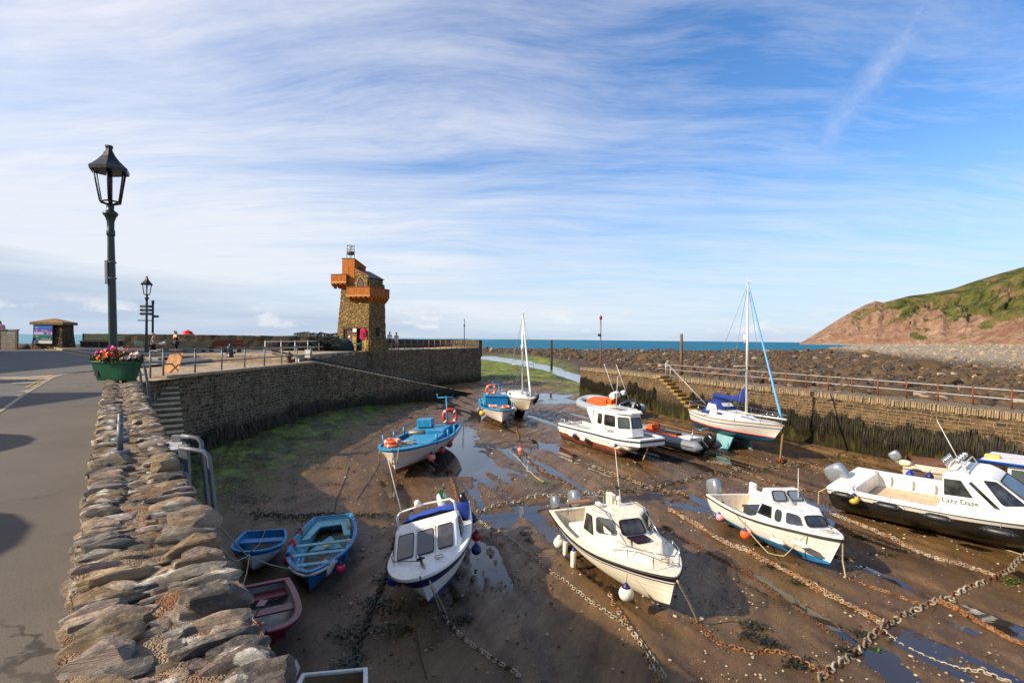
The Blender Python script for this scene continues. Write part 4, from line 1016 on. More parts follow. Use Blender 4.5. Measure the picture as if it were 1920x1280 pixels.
# promenade wall, pillar, fence, benches
t = thing('promenade_wall', 'long low brown stone promenade wall behind the benches', 'wall')
wall_mesh(MB(), [(-35.4, 42.2, .06), (-26, 44.2, .07), (-15.9, 47.2, .05)], -1.8, .5, .5, .4, .04, seed=21).build('masonry', [M_PW, M_PW], t)
c = PD(101, 655, 41); c.z = -1.22; t = thing('sign_pillar', 'stone pillar with peaked cap carrying a coloured visitor board', 'sign pillar', c)
M_PIL = masonry('pillar_masonry', [(92, 72, 48), (124, 98, 64), (72, 58, 44), (146, 116, 76)], (70, 58, 44), 2.2, 6.5, .09, stain=.3)
mb = MB(); sect = [(1.25, .62, -.1), (1.2, .6, .5), (1.12, .56, 1.2), (1.1, .55, 1.95)]
rings = [[(-a, -b_, z), (a, -b_, z), (a, b_, z), (-a, b_, z)] for a, b_, z in sect]; uvs = [(u_, z) for a, b_, z in sect for u_ in (0, 2.4, 3.6, 6.0)]
mb.loft(rings, uvs=uvs); mb.build('masonry', M_PIL, t)
mb = MB(); mb.loft([[(-a, -b_, z), (a, -b_, z), (a, b_, z), (-a, b_, z)] for a, b_, z in ((1.32, .7, 1.95), (1.32, .7, 2.16), (.06, .05, 2.48))]); mb.build('cap_stone', pm('cap_stone', (124, 94, 56), .8, .3, 2, .02, 14, grime=.3), t, bevel=.02)
mb = MB(); mb.box((-.22, -.66, 1.18), (1.56, .10, 1.50)); bd = mb.build('board_frame', M_BLK, t)
for k, (c_, z0, z1) in enumerate([((26, 110, 200), 1.62, 1.86), ((112, 70, 168), 1.40, 1.62), ((196, 180, 216), 1.17, 1.40), ((36, 110, 112), .93, 1.17), ((10, 100, 84), .72, .93), ((212, 212, 206), .47, .72)]):
    mb = MB(); mb.box((-.22, -.714, (z0+z1)/2), (1.42, .006, z1-z0-.012)); pn = mb.build('board_panel', pm('board_tone_%s' % 'abcdef'[k], c_, .4, .08), bd)
    mb = MB(); zc_ = (z0+z1)/2; mw = M_SIGNW if k < 5 else M_BLK
    if k != 2: mb.loft([[(x_-.80, yv, zc_+dz) for x_, dz in ((-.02, 0), (.06, .05), (.06, .02), (.18, .02), (.18, -.02), (.06, -.02), (.06, -.05))] for yv in (-.722, -.717)])
    else: mb.box((-.05, -.72, zc_), (.24, .004, .15), mi=1); mb.box((.28, -.72, zc_), (.24, .004, .09), mi=1)
    mb.build('arrow_mark', [mw, pm('board_dark', (52, 36, 84), .5)], pn)
def text(parent, s, size, M, mat, name='lettering', ext=.002):
    cu = bpy.data.curves.new(name, 'FONT'); cu.body = s; cu.size = size; cu.extrude = ext; cu.align_x = 'CENTER'; cu.align_y = 'CENTER'; cu.materials.append(mat)
    o = bpy.data.objects.new(name, cu); COL.objects.link(o); bpy.context.view_layer.update()
    me = bpy.data.meshes.new_from_object(o.evaluated_get(bpy.context.evaluated_depsgraph_get())); bpy.data.objects.remove(o); me.name = name
    o = bpy.data.objects.new(name, me); COL.objects.link(o)
    if parent: o.parent = parent
    o.matrix_local = M; return o
RX90 = Matrix.Rotation(R(90), 4, 'X')
text(bd, 'Cliff Railway', .17, Matrix.Translation((0, -.722, .825)) @ RX90, M_SIGNW); text(bd, 'Pizzas', .2, Matrix.Translation((-.1, -.722, 1.51)) @ RX90, M_SIGNW)
# slatted timber enclosure at the far left
a = PD(-30, 655, 38.2); a.z = -1.2; t = thing('timber_enclosure', 'grey slatted timber enclosure at the top of the beach', 'fence', a); wdt = PD(33, 655, 38.2).x-a.x
for k in range(7):
    mb = MB(); mb.box((wdt/2, 0, .12+k*.205), (wdt, .05, .185)); mb.build('plank', pm('silvered_timber', (128, 116, 100), .85, .3, 3, .01, 30, grime=.4), t)
mb = MB(); mb.box((wdt*.42, -.05, .7), (.12, .08, 1.5)); mb.box((wdt-.03, -.04, .73), (.16, .12, 1.5)); mb.box((wdt/2, .02, 1.5), (wdt+.1, .2, .06)); mb.build('post', M_TIMB, t)
q = PD(45, 652, 39.5); tag(scatter('beach_rock', TP2, [(2, trs((0, 0, .05), (0, 0, .4), (.42, .3, .24)))], STONE, [np.array(lin((96, 82, 66))[:3])]), 'single brown rock lying by the timber enclosure', 'rock').location = q
def bench(label, px0, px1, yb, yt, dep, mat, back=True, backmat=None, arms=True):
    a = PD(px0, yb, dep); b_ = PD(px1, yb, dep); h = PD(px0, yt, dep).z-a.z; L = (b_-a).length; t = thing('park_bench', label, 'bench', a)
    sh = h*.5
    for k in range(3): MB().box((L/2, -.42+k*.15, sh), (L, .12, .045)).build('seat_slat', mat, t)
    for k in range(2 if back else 0): MB().box((L/2, .06+k*.03, sh+h*(.2+.24*k)), (L, .035, h*.2)).build('back_slat', backmat or mat, t)
    for k in range(3): MB().box((.15+(L-.3)*k/2, -.22, sh/2), (.09, .42, sh)).build('leg', M_BLK, t)
bench('long green slatted bench behind the tall street lamp', 156, 233, 650, 628, 39.8, pm('bench_green', (58, 72, 46), .6, .3, 4, grime=.3))
bench('long grey timber bench on the terrace by the woman in black', 312, 388, 666, 641, 38.5, pm('bench_grey', (128, 118, 98), .8, .3, 4, grime=.4))
bench('dark red painted bench against the promenade wall', 396, 455, 663, 638.5, 39, pm('bench_red', (112, 40, 30), .6, .25, 4, grime=.2), backmat=pm('bench_red', (112, 40, 30)))
# red peaked parasol and dark car roofs seen over the wall
a = PD(352, 629, 52); t = thing('red_canopy', 'red peaked canopy showing above the promenade wall', 'canopy', (a.x, a.y, -1.5)); z0 = a.z+1.5
mb = MB(); mb.lathe([(.68, z0-.05), (.66, z0+.06), (.40, z0+.34), (.38, z0+.36)], n=8, smooth=False); mb.build('cover', pm('red_canvas', (206, 44, 28), .6, .12), t); mb = MB(); mb.lathe([(.40, z0+.35), (.42, z0+.40), (.2, z0+.50), (.09, z0+.58)], n=8, smooth=False); mb.build('peak', pm('red_canvas', (206, 44, 28)), t); MB().cyl((0, 0, 0), (0, 0, z0+.5), .03).build('pole', M_GALV, t)
for px, lab in ((311, 'dark car roof showing over the promenade wall behind the man'), (339, 'dark car roof showing over the promenade wall beside the red canopy')):
    a = PD(px, 629, 50); t = thing('parked_car', lab, 'car', (a.x, a.y, a.z-1.35)); M_CAR = pm('dark_car_paint', (24, 28, 34), .2, .1)
    mb = MB(); mb.loft([[(-x, y0, z), (x, y0, z), (x, y1, z), (-x, y1, z)] for x, y0, y1, z in ((.9, -2.1, 2.1, .25), (.92, -2.15, 2.15, .6), (.88, -2.0, 2.0, .85), (.72, -1.1, 1.4, 1.30), (.60, -.8, 1.1, 1.47))]); mb.build('body', M_CAR, t, bevel=.08, seg=3)
    for sx_ in (-1, 1):
        for y in (-1.3, 1.3): MB().lathe([(.2, -.1), (.31, -.1), (.31, .1), (.2, .1)], Matrix.Translation((sx_*.84, y, .31)) @ Matrix.Rotation(R(90), 4, 'Y'), 16).build('wheel', M_DARK, t)

# ================================================================== tower
C0 = PD(690, 657.3, 50.0); exT = V((.31, .95, 0)).normalized(); eyT = V((-.95, .31, 0)).normalized()
MT = Matrix((exT, eyT, V((0, 0, 1)))).transposed().to_4x4(); MT.translation = C0
tw = thing('stone_tower', 'battered rubble stone tower with orange brick parapets on corbels on the pier', 'tower', M=MT)
M_TW = masonry('tower_rubble', [(132, 106, 64), (168, 138, 84), (104, 84, 56), (190, 158, 98), (148, 118, 70)], (140, 114, 72), 2.7, 7.0, .07, stain=.25, bumpd=.08, warp=.3)
M_BR = masonry('orange_brick', [(180, 94, 26), (200, 114, 38), (158, 80, 24), (190, 118, 56)], (196, 140, 84), 4.2, 13, .05, stain=.6, bumpd=.01, warp=.08, rand=.3)
M_SLATE = pm('grey_slate', (62, 62, 66), .6, .25, 5, .01, 20, grime=.2)
def tbox(a0, a1, b0, b1, z0, z1, name, mat, parent, bevel=0):
    mb = MB(); P = [(a0, b0), (a1, b0), (a1, b1), (a0, b1)]
    u = [0, a1-a0, a1-a0+b1-b0, 2*(a1-a0)+b1-b0]
    mb.loft([[(a, b_, z) for a, b_ in P] for z in (z0, z1)], uvs=[(u_, z) for z in (z0, z1) for u_ in u]); return mb.build(name, mat, parent, bevel=bevel)
# body, front wall pierced by two openings
sec = [(-.25, -.16, 3.30, -.16, 3.74), (.9, -.13, 3.2, -.12, 3.66), (1.4, -.02, 3.10, -.06, 3.60), (5.0, .10, 2.86, -.04, 3.32), (6.7, .14, 2.80, -.02, 3.22)]
def fa(z):
    for s0, s1 in zip(sec, sec[1:]):
        if s0[0] <= z <= s1[0]: t_ = (z-s0[0])/(s1[0]-s0[0]); return [s0[k]+(s1[k]-s0[k])*t_ for k in range(5)]
mb = MB(); NZ = 36; NB = 22; r2 = random.Random(31); rings = []; uvs = []
for i in range(NZ+1):
    z = -.25+(6.95)*i/NZ; z = min(z, 6.7); _, a0, a1, b0, b1 = fa(z); ring = []
    per = [(a0, b0+(b1-b0)*k/NB) for k in range(NB)]+[(a0+(a1-a0)*k/18, b1) for k in range(18)]+[(a1, b1+(b0-b1)*k/NB) for k in range(NB)]+[(a1+(a0-a1)*k/18, b0) for k in range(18)]
    for k, (a, b_) in enumerate(per): ring.append((a+r2.uniform(-.022, .022), b_+r2.uniform(-.022, .022), z)); uvs.append((k*.17, z))
    rings.append(ring)
# cut openings in the front (a0 side): remove quads there
n = len(rings[0]); mb.v = [p for r in rings for p in r]
def opening(b_, z): return (1.72 < b_ < 2.88 and z < 2.18) or (.50 < b_ < 1.20 and z < 2.18)
for i in range(NZ):
    zc_ = (rings[i][0][2]+rings[i+1][0][2])/2
    for j in range(n):
        if j < NB and opening((rings[i][j][1]+rings[i][(j+1) % n][1])/2, zc_): continue
        ids = (i*n+j, i*n+(j+1) % n, (i+1)*n+(j+1) % n, (i+1)*n+j); mb.f.append(list(ids)); mb.mi.append(0); mb.sm.append(False); mb.uv.append([uvs[q_] if not (q_ % n == 0 and j == n-1) else (n*.17, uvs[q_][1]) for q_ in ids])
mb.f.append(list(range(NZ*n, NZ*n+n))); mb.mi.append(0); mb.sm.append(False); mb.uv.append([uvs[q_] for q_ in range(NZ*n, NZ*n+n)]); mb.hasuv = True
mb.build('wall', M_TW, tw)
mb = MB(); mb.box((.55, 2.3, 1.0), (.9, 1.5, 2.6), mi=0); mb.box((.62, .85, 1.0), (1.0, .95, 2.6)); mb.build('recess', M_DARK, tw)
M_DOOR = pm('brown_door_paint', (84, 50, 28), .6, .25, 4, .004, 40)
mb = MB(); mb.box((.07, 2.16, 1.0), (.06, .80, 2.0)); dr = mb.build('door', M_DOOR, tw); mb = MB(); mb.lathe([(.13, 0), (.13, .012)], Matrix.Translation((.045, 2.16, 1.32)) @ Matrix.Rotation(R(-90), 4, 'Y'), 16); mb.build('door_sign', M_SIGNW, dr)
mb = MB()
for b_ in (1.74, 2.60, 2.86): mb.box((.05, b_, 1.02), (.12, .10, 2.2))
mb.box((.05, 2.30, 2.16), (.13, 1.3, .14)); mb.build('door_frame', pm('dark_brown_paint', (50, 34, 22), .6, .2), tw)
mb = MB(); mb.box((-.08, .85, 2.22), (.10, .95, .16)); mb.build('lintel', pm('timber_lintel', (56, 42, 30), .8), tw)
mb = MB(); mb.box((-.12, 1.46, 1.98), (.05, .42, .36)); mb.build('notice', M_SIGNW, tw)
mb = MB(); mb.box((-.135, .30, .55), (.05, .44, 1.5)); mb.box((-.135, 1.46, .7), (.05, .44, 1.3)); mb.build('yellow_render', pm('ochre_render', (176, 132, 50), .8, .25, 3, grime=.3), tw)
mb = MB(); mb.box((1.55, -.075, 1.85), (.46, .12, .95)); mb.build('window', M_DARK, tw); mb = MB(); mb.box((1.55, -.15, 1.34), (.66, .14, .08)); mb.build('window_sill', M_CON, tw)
tbox(-.05, 3.25, -.31, -.09, -.4, 1.1, 'plinth', M_TW, tw)
# right-hand parapet
pp = tbox(-.50, -.36, -.46, 2.18, 5.32, 6.18, 'parapet', M_BR, tw); tbox(-.36, 3.05, -.46, -.32, 5.32, 6.18, 'parapet', M_BR, tw); tbox(-.36, .16, 2.04, 2.18, 5.32, 6.17, 'parapet', M_BR, tw); tbox(-.36, 3.0, -.32, 2.04, 5.30, 5.40, 'parapet_floor', M_CON, tw); tbox(2.91, 3.05, -.32, .6, 5.32, 6.18, 'parapet', M_BR, tw)
tbox(-.55, -.31, -.51, 2.22, 6.18, 6.23, 'coping', pm('brick_coping', (146, 76, 36), .8, .2), tw); tbox(-.31, 3.09, -.51, -.27, 6.182, 6.23, 'coping', pm('brick_coping', (146, 76, 36)), tw)
tbox(-.53, -.44, -.49, 2.20, 5.28, 5.40, 'string_course', pm('limewashed_brick', (196, 140, 96), .8, .4, 6), tw)
def corbel(a, b_, da, db, z1, z0):
    mb = MB(); s_ = .13
    if da: P = [(0, z1), (da, z1), (da, z1-.16), (0, z0)]; mb.loft([[(a+x, b_+y, z) for x, z in P] for y in (-s_, s_)])
    else: P = [(0, z1), (db, z1), (db, z1-.16), (0, z0)]; mb.loft([[(a+x, b_+y, z) for y, z in P] for x in (-s_, s_)])
    mb.build('corbel', M_BR, tw)
for k in range(5): corbel(.11, -.25+k*.55, -.58, 0, 5.32, 4.80)
for k in range(6): corbel(.2+k*.52, -.03, 0, -.42, 5.32, 4.72)
# left bartizan and chimney
tbox(-.50, -.36, 2.24, 4.02, 6.66, 7.46, 'parapet', M_BR, tw); tbox(-.36, 1.5, 3.88, 4.02, 6.66, 7.46, 'parapet', M_BR, tw); tbox(-.36, .9, 2.24, 2.38, 6.66, 7.46, 'parapet', M_TW, tw); tbox(-.36, 1.6, 2.38, 3.88, 6.62, 6.72, 'parapet_floor', M_CON, tw)
tbox(-.55, -.31, 2.20, 4.06, 7.46, 7.51, 'coping', pm('brick_coping', (146, 76, 36)), tw); tbox(-.53, -.44, 2.22, 4.04, 6.62, 6.76, 'string_course', pm('limewashed_brick', (196, 140, 96)), tw)
for k in range(4): corbel(.14, 2.45+k*.48, -.60, 0, 6.66, 6.12)
for k in range(3): corbel(.3+k*.5, 3.24, 0, .72, 6.66, 6.10)
tbox(.3, 2.6, 1.0, 3.1, 6.6, 7.3, 'upper_wall', M_TW, tw)
mb = MB(); P = [(-.02, 1.62), (-.02, 3.06), (1.9, 3.06), (1.9, 1.62)]
zt = [9.02, 9.10, 8.45, 8.40]; u = [0, 1.4, 3.3, 4.7]
mb.add([(a, b_, 6.7) for a, b_ in P]+[(a, b_, z) for (a, b_), z in zip(P, zt)], [(0, 1, 5, 4), (1, 2, 6, 5), (2, 3, 7, 6), (3, 0, 4, 7), (4, 5, 6, 7)], uvs=[(x, 6.7) for x in u]+[(x, z) for x, z in zip(u, zt)]); mb.build('chimney_turret', M_BR, tw)
mb = MB(); mb.add([(a+da, b_+db, z+dz) for dz in (.0, .06) for (a, b_), z, da, db in zip(P, zt, (-.05, -.05, .08, .08), (-.05, .05, .05, -.05))], [(0, 1, 5, 4), (1, 2, 6, 5), (2, 3, 7, 6), (3, 0, 4, 7), (4, 5, 6, 7), (3, 2, 1, 0)]); mb.build('turret_roof', M_SLATE, tw)
mb = MB(); mb.box((.95, 1.60, 8.0), (.9, .04, .7)); mb.build('turret_door', pm('dark_timber_door', (58, 40, 26), .7), tw)
# gable front with pointed arch, ridge running back
gp = [(.14, 5.35), (.14, 7.22), (.34, 7.26), (1.62, 7.98), (2.45, 7.98), (2.45, 5.35)]
mb = MB(); mb.loft([[(a, b_, z) for b_, z in gp] for a in (.02, .34)], uvs=[(b_, z) for a in (0, 1) for b_, z in gp]); mb.build('gable_wall', M_TW, tw)
ar = [(.52, 6.15), (.52, 6.62), (.66, 6.95), (.92, 7.24), (1.18, 6.95), (1.32, 6.62), (1.32, 6.15)]
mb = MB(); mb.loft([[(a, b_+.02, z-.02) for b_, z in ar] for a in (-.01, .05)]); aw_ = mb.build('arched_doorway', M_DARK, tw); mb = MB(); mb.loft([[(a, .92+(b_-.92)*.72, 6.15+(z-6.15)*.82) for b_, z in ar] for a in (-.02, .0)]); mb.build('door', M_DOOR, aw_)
mb = MB(); oa = [(.42, 6.15), (.42, 6.66), (.58, 7.04), (.92, 7.40), (1.26, 7.04), (1.42, 6.66), (1.42, 6.15)]; mb.ring([(-.015, b_, z) for b_, z in oa], [(-.015, b_, z) for b_, z in ar], .06, (1, 0, 0)); mb.build('arch_surround', pm('arch_stone', (150, 122, 80), .85, .3, 4), aw_)
tbox(.34, 2.72, .12, .40, 5.35, 7.2, 'side_wall', M_TW, tw)
mb = MB(); mb.loft([[(a, b_, z) for b_, z in ((.0, 7.16), (.0, 7.24), (1.7, 8.10), (2.5, 8.10), (2.5, 8.0), (1.7, 8.0))] for a in (.30, 2.82)]); mb.build('roof', M_SLATE, tw)
mb = MB(); mb.loft([[(a, b_, z) for b_, z in ((.06, 7.22), (.06, 7.34), (1.62, 8.12), (1.62, 8.0))] for a in (-.04, .32)]); mb.build('gable_coping', pm('brick_coping', (146, 76, 36)), tw)
# beacon basket
ba = V((.5, 2.45, 9.0))
mb = MB()
for k in range(4): a = R(90*k+45); mb.cyl(ba+V((.36*math.cos(a), .36*math.sin(a), -.1)), ba+V((.36*math.cos(a), .36*math.sin(a), 1.42)), .025)
mb.tube([ba+V((.36*math.cos(R(20*k)), .36*math.sin(R(20*k)), 1.42)) for k in range(18)], .025, 6, closed=True); bk = mb.build('beacon_frame', M_BLK, tw)
mb = MB(); mb.lathe([(.30, .52), (.36, .6), (.36, .82), (.33, .82)], Matrix.Translation(ba), 16); mb.build('fire_drum', pm('rusty_drum', (92, 66, 42), .7, .3, 5), bk)
mb = MB()
for k in range(12): a = R(30*k); mb.cyl(ba+V((.36*math.cos(a), .36*math.sin(a), .82)), ba+V((.37*math.cos(a), .37*math.sin(a), 1.42)), .014, n=5)
mb.tube([ba+V((.37*math.cos(R(20*k)), .37*math.sin(R(20*k)), 1.12)) for k in range(18)], .016, 5, closed=True); mb.build('cage_lattice', M_GALVL, bk)

# lobster pots
def make_pot():
    t = thing('lobster_pot', '', 'lobster pot'); arc = []
    mb = MB(); 
    for x in (-.4, -.13, .13, .4): mb.tube([(x, .27*math.cos(R(a)), .36*math.sin(R(a))) for a in range(0, 181, 20)], .02, 5)
    for a in (0, 45, 90, 135, 180): mb.cyl((-.4, .27*math.cos(R(a)), .36*math.sin(R(a))), (.4, .27*math.cos(R(a)), .36*math.sin(R(a))), .016, n=5)
    mb.build('frame', M_POTF[0], t)
    nb = MB()
    for i in range(13):
        x = -.4+.8*i/12; nb.tube([(x+.05*math.sin(a*.11), .262*math.cos(R(a)), .35*math.sin(R(a))) for a in range(0, 181, 15)], .008, 3)
    for a in range(10, 180, 14): nb.tube([(-.4+.08*k, .262*math.cos(R(a+6*(k % 2))), .35*math.sin(R(a+6*(k % 2)))) for k in range(11)], .008, 3)
    nb.build('netting', M_NETD, t); return t
M_POTF = [pm('pot_black_rubber', (30, 30, 30), .8, .3)]; M_NETD = pm('pot_green_net', (62, 78, 62), .9, .4, 6); M_NETG = pm('pot_teal_rope', (30, 116, 92), .8, .3, 6); M_NETB = pm('pot_brown_net', (104, 88, 66), .9, .4, 6)
pot = make_pot(); k = 0
for row, (z, cnt) in enumerate(((-1.36, 12), (-.92, 12), (-.48, 11), (-.08, 7))):
    for i in range(cnt):
        px = 510+i*9.8+row*9+rnd.uniform(-3, 3)+(26 if row == 3 else 0); dep = 45.5+rnd.uniform(-1, 1.2)
        o = pot if k == 0 else copy_tree(pot); q = PD(px, 650, dep); o.location = (q.x, q.y, z+rnd.uniform(-.05, .08)); o.rotation_euler = (rnd.uniform(-.2, .2), rnd.uniform(-.25, .25), rnd.uniform(0, 3.1)); o.scale = (1.15,)*3
        o['label'] = 'netted lobster pot in the dark heap behind the white railing'; o['category'] = 'lobster pot'; o['group'] = 'lobster pots heaped on the pier'
        if k % 4 == 1: o.children[1].data = o.children[1].data.copy(); o.children[1].data.materials[0] = M_NETB
        k += 1
a = PD(642, 640, 46.3); t = thing('net_heap', 'heap of bright green netting at the end of the lobster pots', 'net', (a.x, a.y, -1.35))
mb = MB(); r2 = random.Random(5)
for i in range(46):
    pts = []; q = V((r2.uniform(-1.1, 1.0), r2.uniform(-.3, .3), r2.uniform(.2, 1.05)))
    for k in range(7): pts.append(q.copy()); q += V((r2.gauss(.05, .16), r2.gauss(0, .1), r2.gauss(-.03, .10))); q.z = max(.05, min(1.4, q.z))
    mb.tube(pts, r2.uniform(.02, .05), 5, mi=r2.choice([0, 0, 1]))
mb.lathe([(1.0, 0), (.95, .5), (.8, .95), (.45, 1.2), (.1, 1.3)], Matrix.Scale(1.1, 4, (1, 0, 0)), 14, mi=1); mb.build('netting', [M_NETG, pm('dark_net', (20, 40, 34), .9)], t)

# ================================================================== people
SKIN = pm('skin', (206, 150, 118), .55, .08)
def skin_mesh(name, joints, bones, mat, parent, sub=1):
    bm = bmesh.new(); sl_ = bm.verts.layers.skin.verify(); vs_ = {}
    for k, (p_, r_) in joints.items(): v = bm.verts.new(p_); v[sl_].radius = (r_, r_); vs_[k] = v
    for a_, b__ in bones: bm.edges.new((vs_[a_], vs_[b__]))
    first = next(iter(vs_.values())); first[sl_].use_root = True
    me = bpy.data.meshes.new(name); bm.to_mesh(me); bm.free(); me.materials.append(mat); o = bpy.data.objects.new(name, me); COL.objects.link(o); o.parent = parent
    o.modifiers.new('k', 'SKIN').use_smooth_shade = True; md = o.modifiers.new('u', 'SUBSURF'); md.levels = sub; md.render_levels = sub; return o
def person(label, loc, yaw, h=1.72, stride=.15, top=None, topmat=None, bot=None, hairmat=None, armf=(.3, .3), lean=0.0, sleeve=.5, hair='short', skirt=False, hat=None):
    s = h/1.72; M = Matrix.Translation(V(loc)) @ Matrix.Rotation(yaw, 4, 'Z') @ Matrix.Scale(s, 4); t = thing('person', label, 'person', M=M)
    def P(x, y, z): return V((x, y+max(0, z-.95)*lean, z))
    J = {'pel': (P(0, 0, .94), .125), 'sp': (P(0, 0, 1.12), .115), 'ch': (P(0, 0, 1.32), .135), 'nk': (P(0, .01, 1.46), .055), 'hd0': (P(0, .02, 1.55), .075), 'hd1': (P(0, .02, 1.63), .092), 'hd2': (P(0, .01, 1.69), .065), 'ns': (P(0, .105, 1.60), .016)}
    Bn = [('pel', 'sp'), ('sp', 'ch'), ('ch', 'nk'), ('nk', 'hd0'), ('hd0', 'hd1'), ('hd1', 'hd2'), ('hd0', 'ns')]
    for sg, st, af in ((-1, stride, armf[0]), (1, -stride, armf[1])):
        q = 'l' if sg < 0 else 'r'
        J.update({q+'hp': (P(sg*.09, 0, .90), .10), q+'kn': (P(sg*.10, st*.9, .48), .062), q+'an': (P(sg*.10, st*1.2-.03, .09), .042), q+'to': (P(sg*.11, st*1.2+.14, .035), .036),
                  q+'sh': (P(sg*.18, 0, 1.40), .065), q+'el': (P(sg*.24, .02+af*.15, 1.13), .045), q+'wr': (P(sg*.21, .05+af*.75, .92+af*.42), .033), q+'hd': (P(sg*.20, .07+af*.95, .86+af*.48), .036), q+'th': (P(sg*.16, .09+af*.98, .86+af*.50), .014)})
        Bn += [('pel', q+'hp'), (q+'hp', q+'kn'), (q+'kn', q+'an'), (q+'an', q+'to'), ('ch', q+'sh'), (q+'sh', q+'el'), (q+'el', q+'wr'), (q+'wr', q+'hd'), (q+'wr', q+'th')]
        for k in range(4):
            J[q+'f%d' % k] = (P(sg*(.18+.014*k), .09+af*1.10, .80+af*.5-.004*k), .010); Bn.append((q+'hd', q+'f%d' % k))
    skin_mesh('body', J, Bn, SKIN, t)
    g_ = 1.16
    if topmat:
        K = {k: (J[k][0], J[k][1]*g_) for k in ('sp', 'pel', 'ch', 'lsh', 'rsh')}; K['pel'] = (P(0, 0, .97), .15); K['le'] = (J['lsh'][0].lerp(J['lel'][0], sleeve), .068); K['re'] = (J['rsh'][0].lerp(J['rel'][0], sleeve), .068)
        skin_mesh('shirt', K, [('sp', 'pel'), ('sp', 'ch'), ('ch', 'lsh'), ('ch', 'rsh'), ('lsh', 'le'), ('rsh', 're')], topmat, t)
    if bot:
        m_, ln = bot
        K = {'pel': (P(0, 0, .93), .148)}; E = []
        for q in 'lr':
            K[q+'hp'] = (J[q+'hp'][0], .118); K[q+'kn'] = (J[q+'hp'][0].lerp(J[q+'kn'][0], min(1, ln)), .098 if ln < 1.2 else .08); E += [('pel', q+'hp'), (q+'hp', q+'kn')]
            if ln > 1.2: K[q+'an'] = (J[q+'kn'][0].lerp(J[q+'an'][0], .9), .062); E.append((q+'kn', q+'an'))
        skin_mesh('trousers', K, E, m_, t)
    for q in 'lr':
        mb = MB(); c = J[q+'an'][0].lerp(J[q+'to'][0], .5); mb.ball((c.x, c.y, .035), (.05, .13, .04)); mb.build('shoe', pm('pale_shoe', (170, 166, 160), .6), t)
    if hairmat:
        mb = MB(); c = P(0, -.008, 1.645); mb.ball(c, (.098, .105, .105), 12)
        if hair == 'long': mb.ball(P(0, -.06, 1.56), (.085, .06, .14), 10)
        if hair == 'bun': mb.ball(P(0, -.09, 1.70), .05, 10)
        o = mb.build('hair', hairmat, t)
        o.location = (0, -.012, .018)
    if hat: mb = MB(); c = P(0, 0, 1.70); mb.lathe([(.17, 0), (.17, .015), (.10, .03), (.09, .09), (.04, .10)], Matrix.Translation(c), 14); mb.build('hat', hat, t)
    return t
M_NAVY = pm('navy_cloth', (26, 30, 42), .8, .15); M_GREYT = pm('grey_cloth', (112, 112, 118), .85, .12); M_BLKC = pm('black_cloth', (18, 18, 20), .85, .15); M_WHC = pm('white_cloth', (222, 220, 214), .85, .06)
H_GREY = pm('grey_hair', (132, 122, 112), .8); H_BLON = pm('blond_hair', (176, 132, 74), .7); H_DARK = pm('dark_hair', (44, 32, 24), .7); H_RED = pm('auburn_hair', (112, 62, 34), .7)
q = PD(286, 675, 32.2); mp = person('walking person in grey shirt and dark shorts holding a white paper', q, R(-68), (PD(286, 625, 32.2)-q).length, .20, topmat=M_GREYT, bot=(M_NAVY, .95), hairmat=H_GREY, armf=(.42, .35), lean=.06)
w_ = mp.matrix_world @ V((.02, .52, 1.10)); t = thing('paper_sheet', 'white folded paper held by the walking person', 'paper', w_); MB().box((0, 0, 0), (.34, .22, .03), .5).build('sheet', M_WHC, t, bevel=.004); t.rotation_euler = (R(35), 0, R(20))
q = PD(329, 668, 34.5); person('standing person in black dress with blond hair and shoulder strap, seen from behind', q, R(-20), (PD(329, 621, 34.5)-q).length, .05, topmat=M_BLKC, bot=(M_BLKC, 1.0), hairmat=H_BLON, hair='bun', armf=(.1, .55), sleeve=.35)
q = PD(730.5, 652.3, 53.5); person('walking person in white shirt and black shorts on the pier', q, R(200), 1.68, .14, topmat=M_WHC, bot=(M_BLKC, .9), hairmat=H_DARK, armf=(.15, .1))
q = PD(743, 652.5, 54.0); person('walking person in pale top, white shorts and straw hat on the pier', q, R(190), 1.6, .14, topmat=pm('peach_cloth', (216, 158, 112), .8), bot=(M_WHC, .6), hairmat=H_RED, armf=(.1, .2), sleeve=.15, hat=pm('straw', (206, 178, 120), .8))
q = PD(7, 655, 39.4); q.z = -.72; person('person in pink top leaning over the timber enclosure', q, R(75), 1.68, .05, topmat=pm('pink_cloth', (206, 130, 176), .8, .2), bot=(M_NAVY, 1.4), hairmat=H_RED, hair='long', armf=(.6, .6), lean=.75)
pole('pier_pole', 'thin pole at the end of the pier railing', 'pole', (870.5, 870.5), 598, 648, 60.5, .055, M_GALV, extra=lambda t, e: MB().lathe([(.09, 0), (.09, .22)], Matrix.Translation(e*.72), 8).build('fitting', M_BLK, t))
# ================================================================== unseen seafront house, then parasols and a narrow house added to shade the road
t = thing('seafront_house', 'long white seafront house with slate roof standing left of the road', 'house', (-41, 0, -1.3))
M_REND = pm('white_render', (206, 200, 188), .85, .12, 1.2, .01, 30, grime=.2); ya, yb = 9.0, 33.0
mb = MB(); mb.loft([[(-4, ya, -.5), (4, ya, -.5), (4, yb, -.5), (-4, yb, -.5)], [(-4, ya, 8.6), (4, ya, 8.6), (4, yb, 8.6), (-4, yb, 8.6)]]); mb.loft([[(-4, y, 8.6), (4, y, 8.6), (0, y, 11.9)] for y in (ya, yb)]); mb.build('wall', M_REND, t)
mb = MB()
for sg in (1, -1): mb.loft([[(sg*4.4, y, 8.32), (0, y, 12.02), (0, y, 12.2), (sg*4.5, y, 8.45)] for y in (ya-.3, yb+.3)])
rf = mb.build('roof', M_SLATE, t)
for y in (4.6+ya-3.6, 21.0, 31.6): MB().box((1.2, y, 12.0), (.9, 1.3, 3.4)).build('chimney', M_REND, rf)
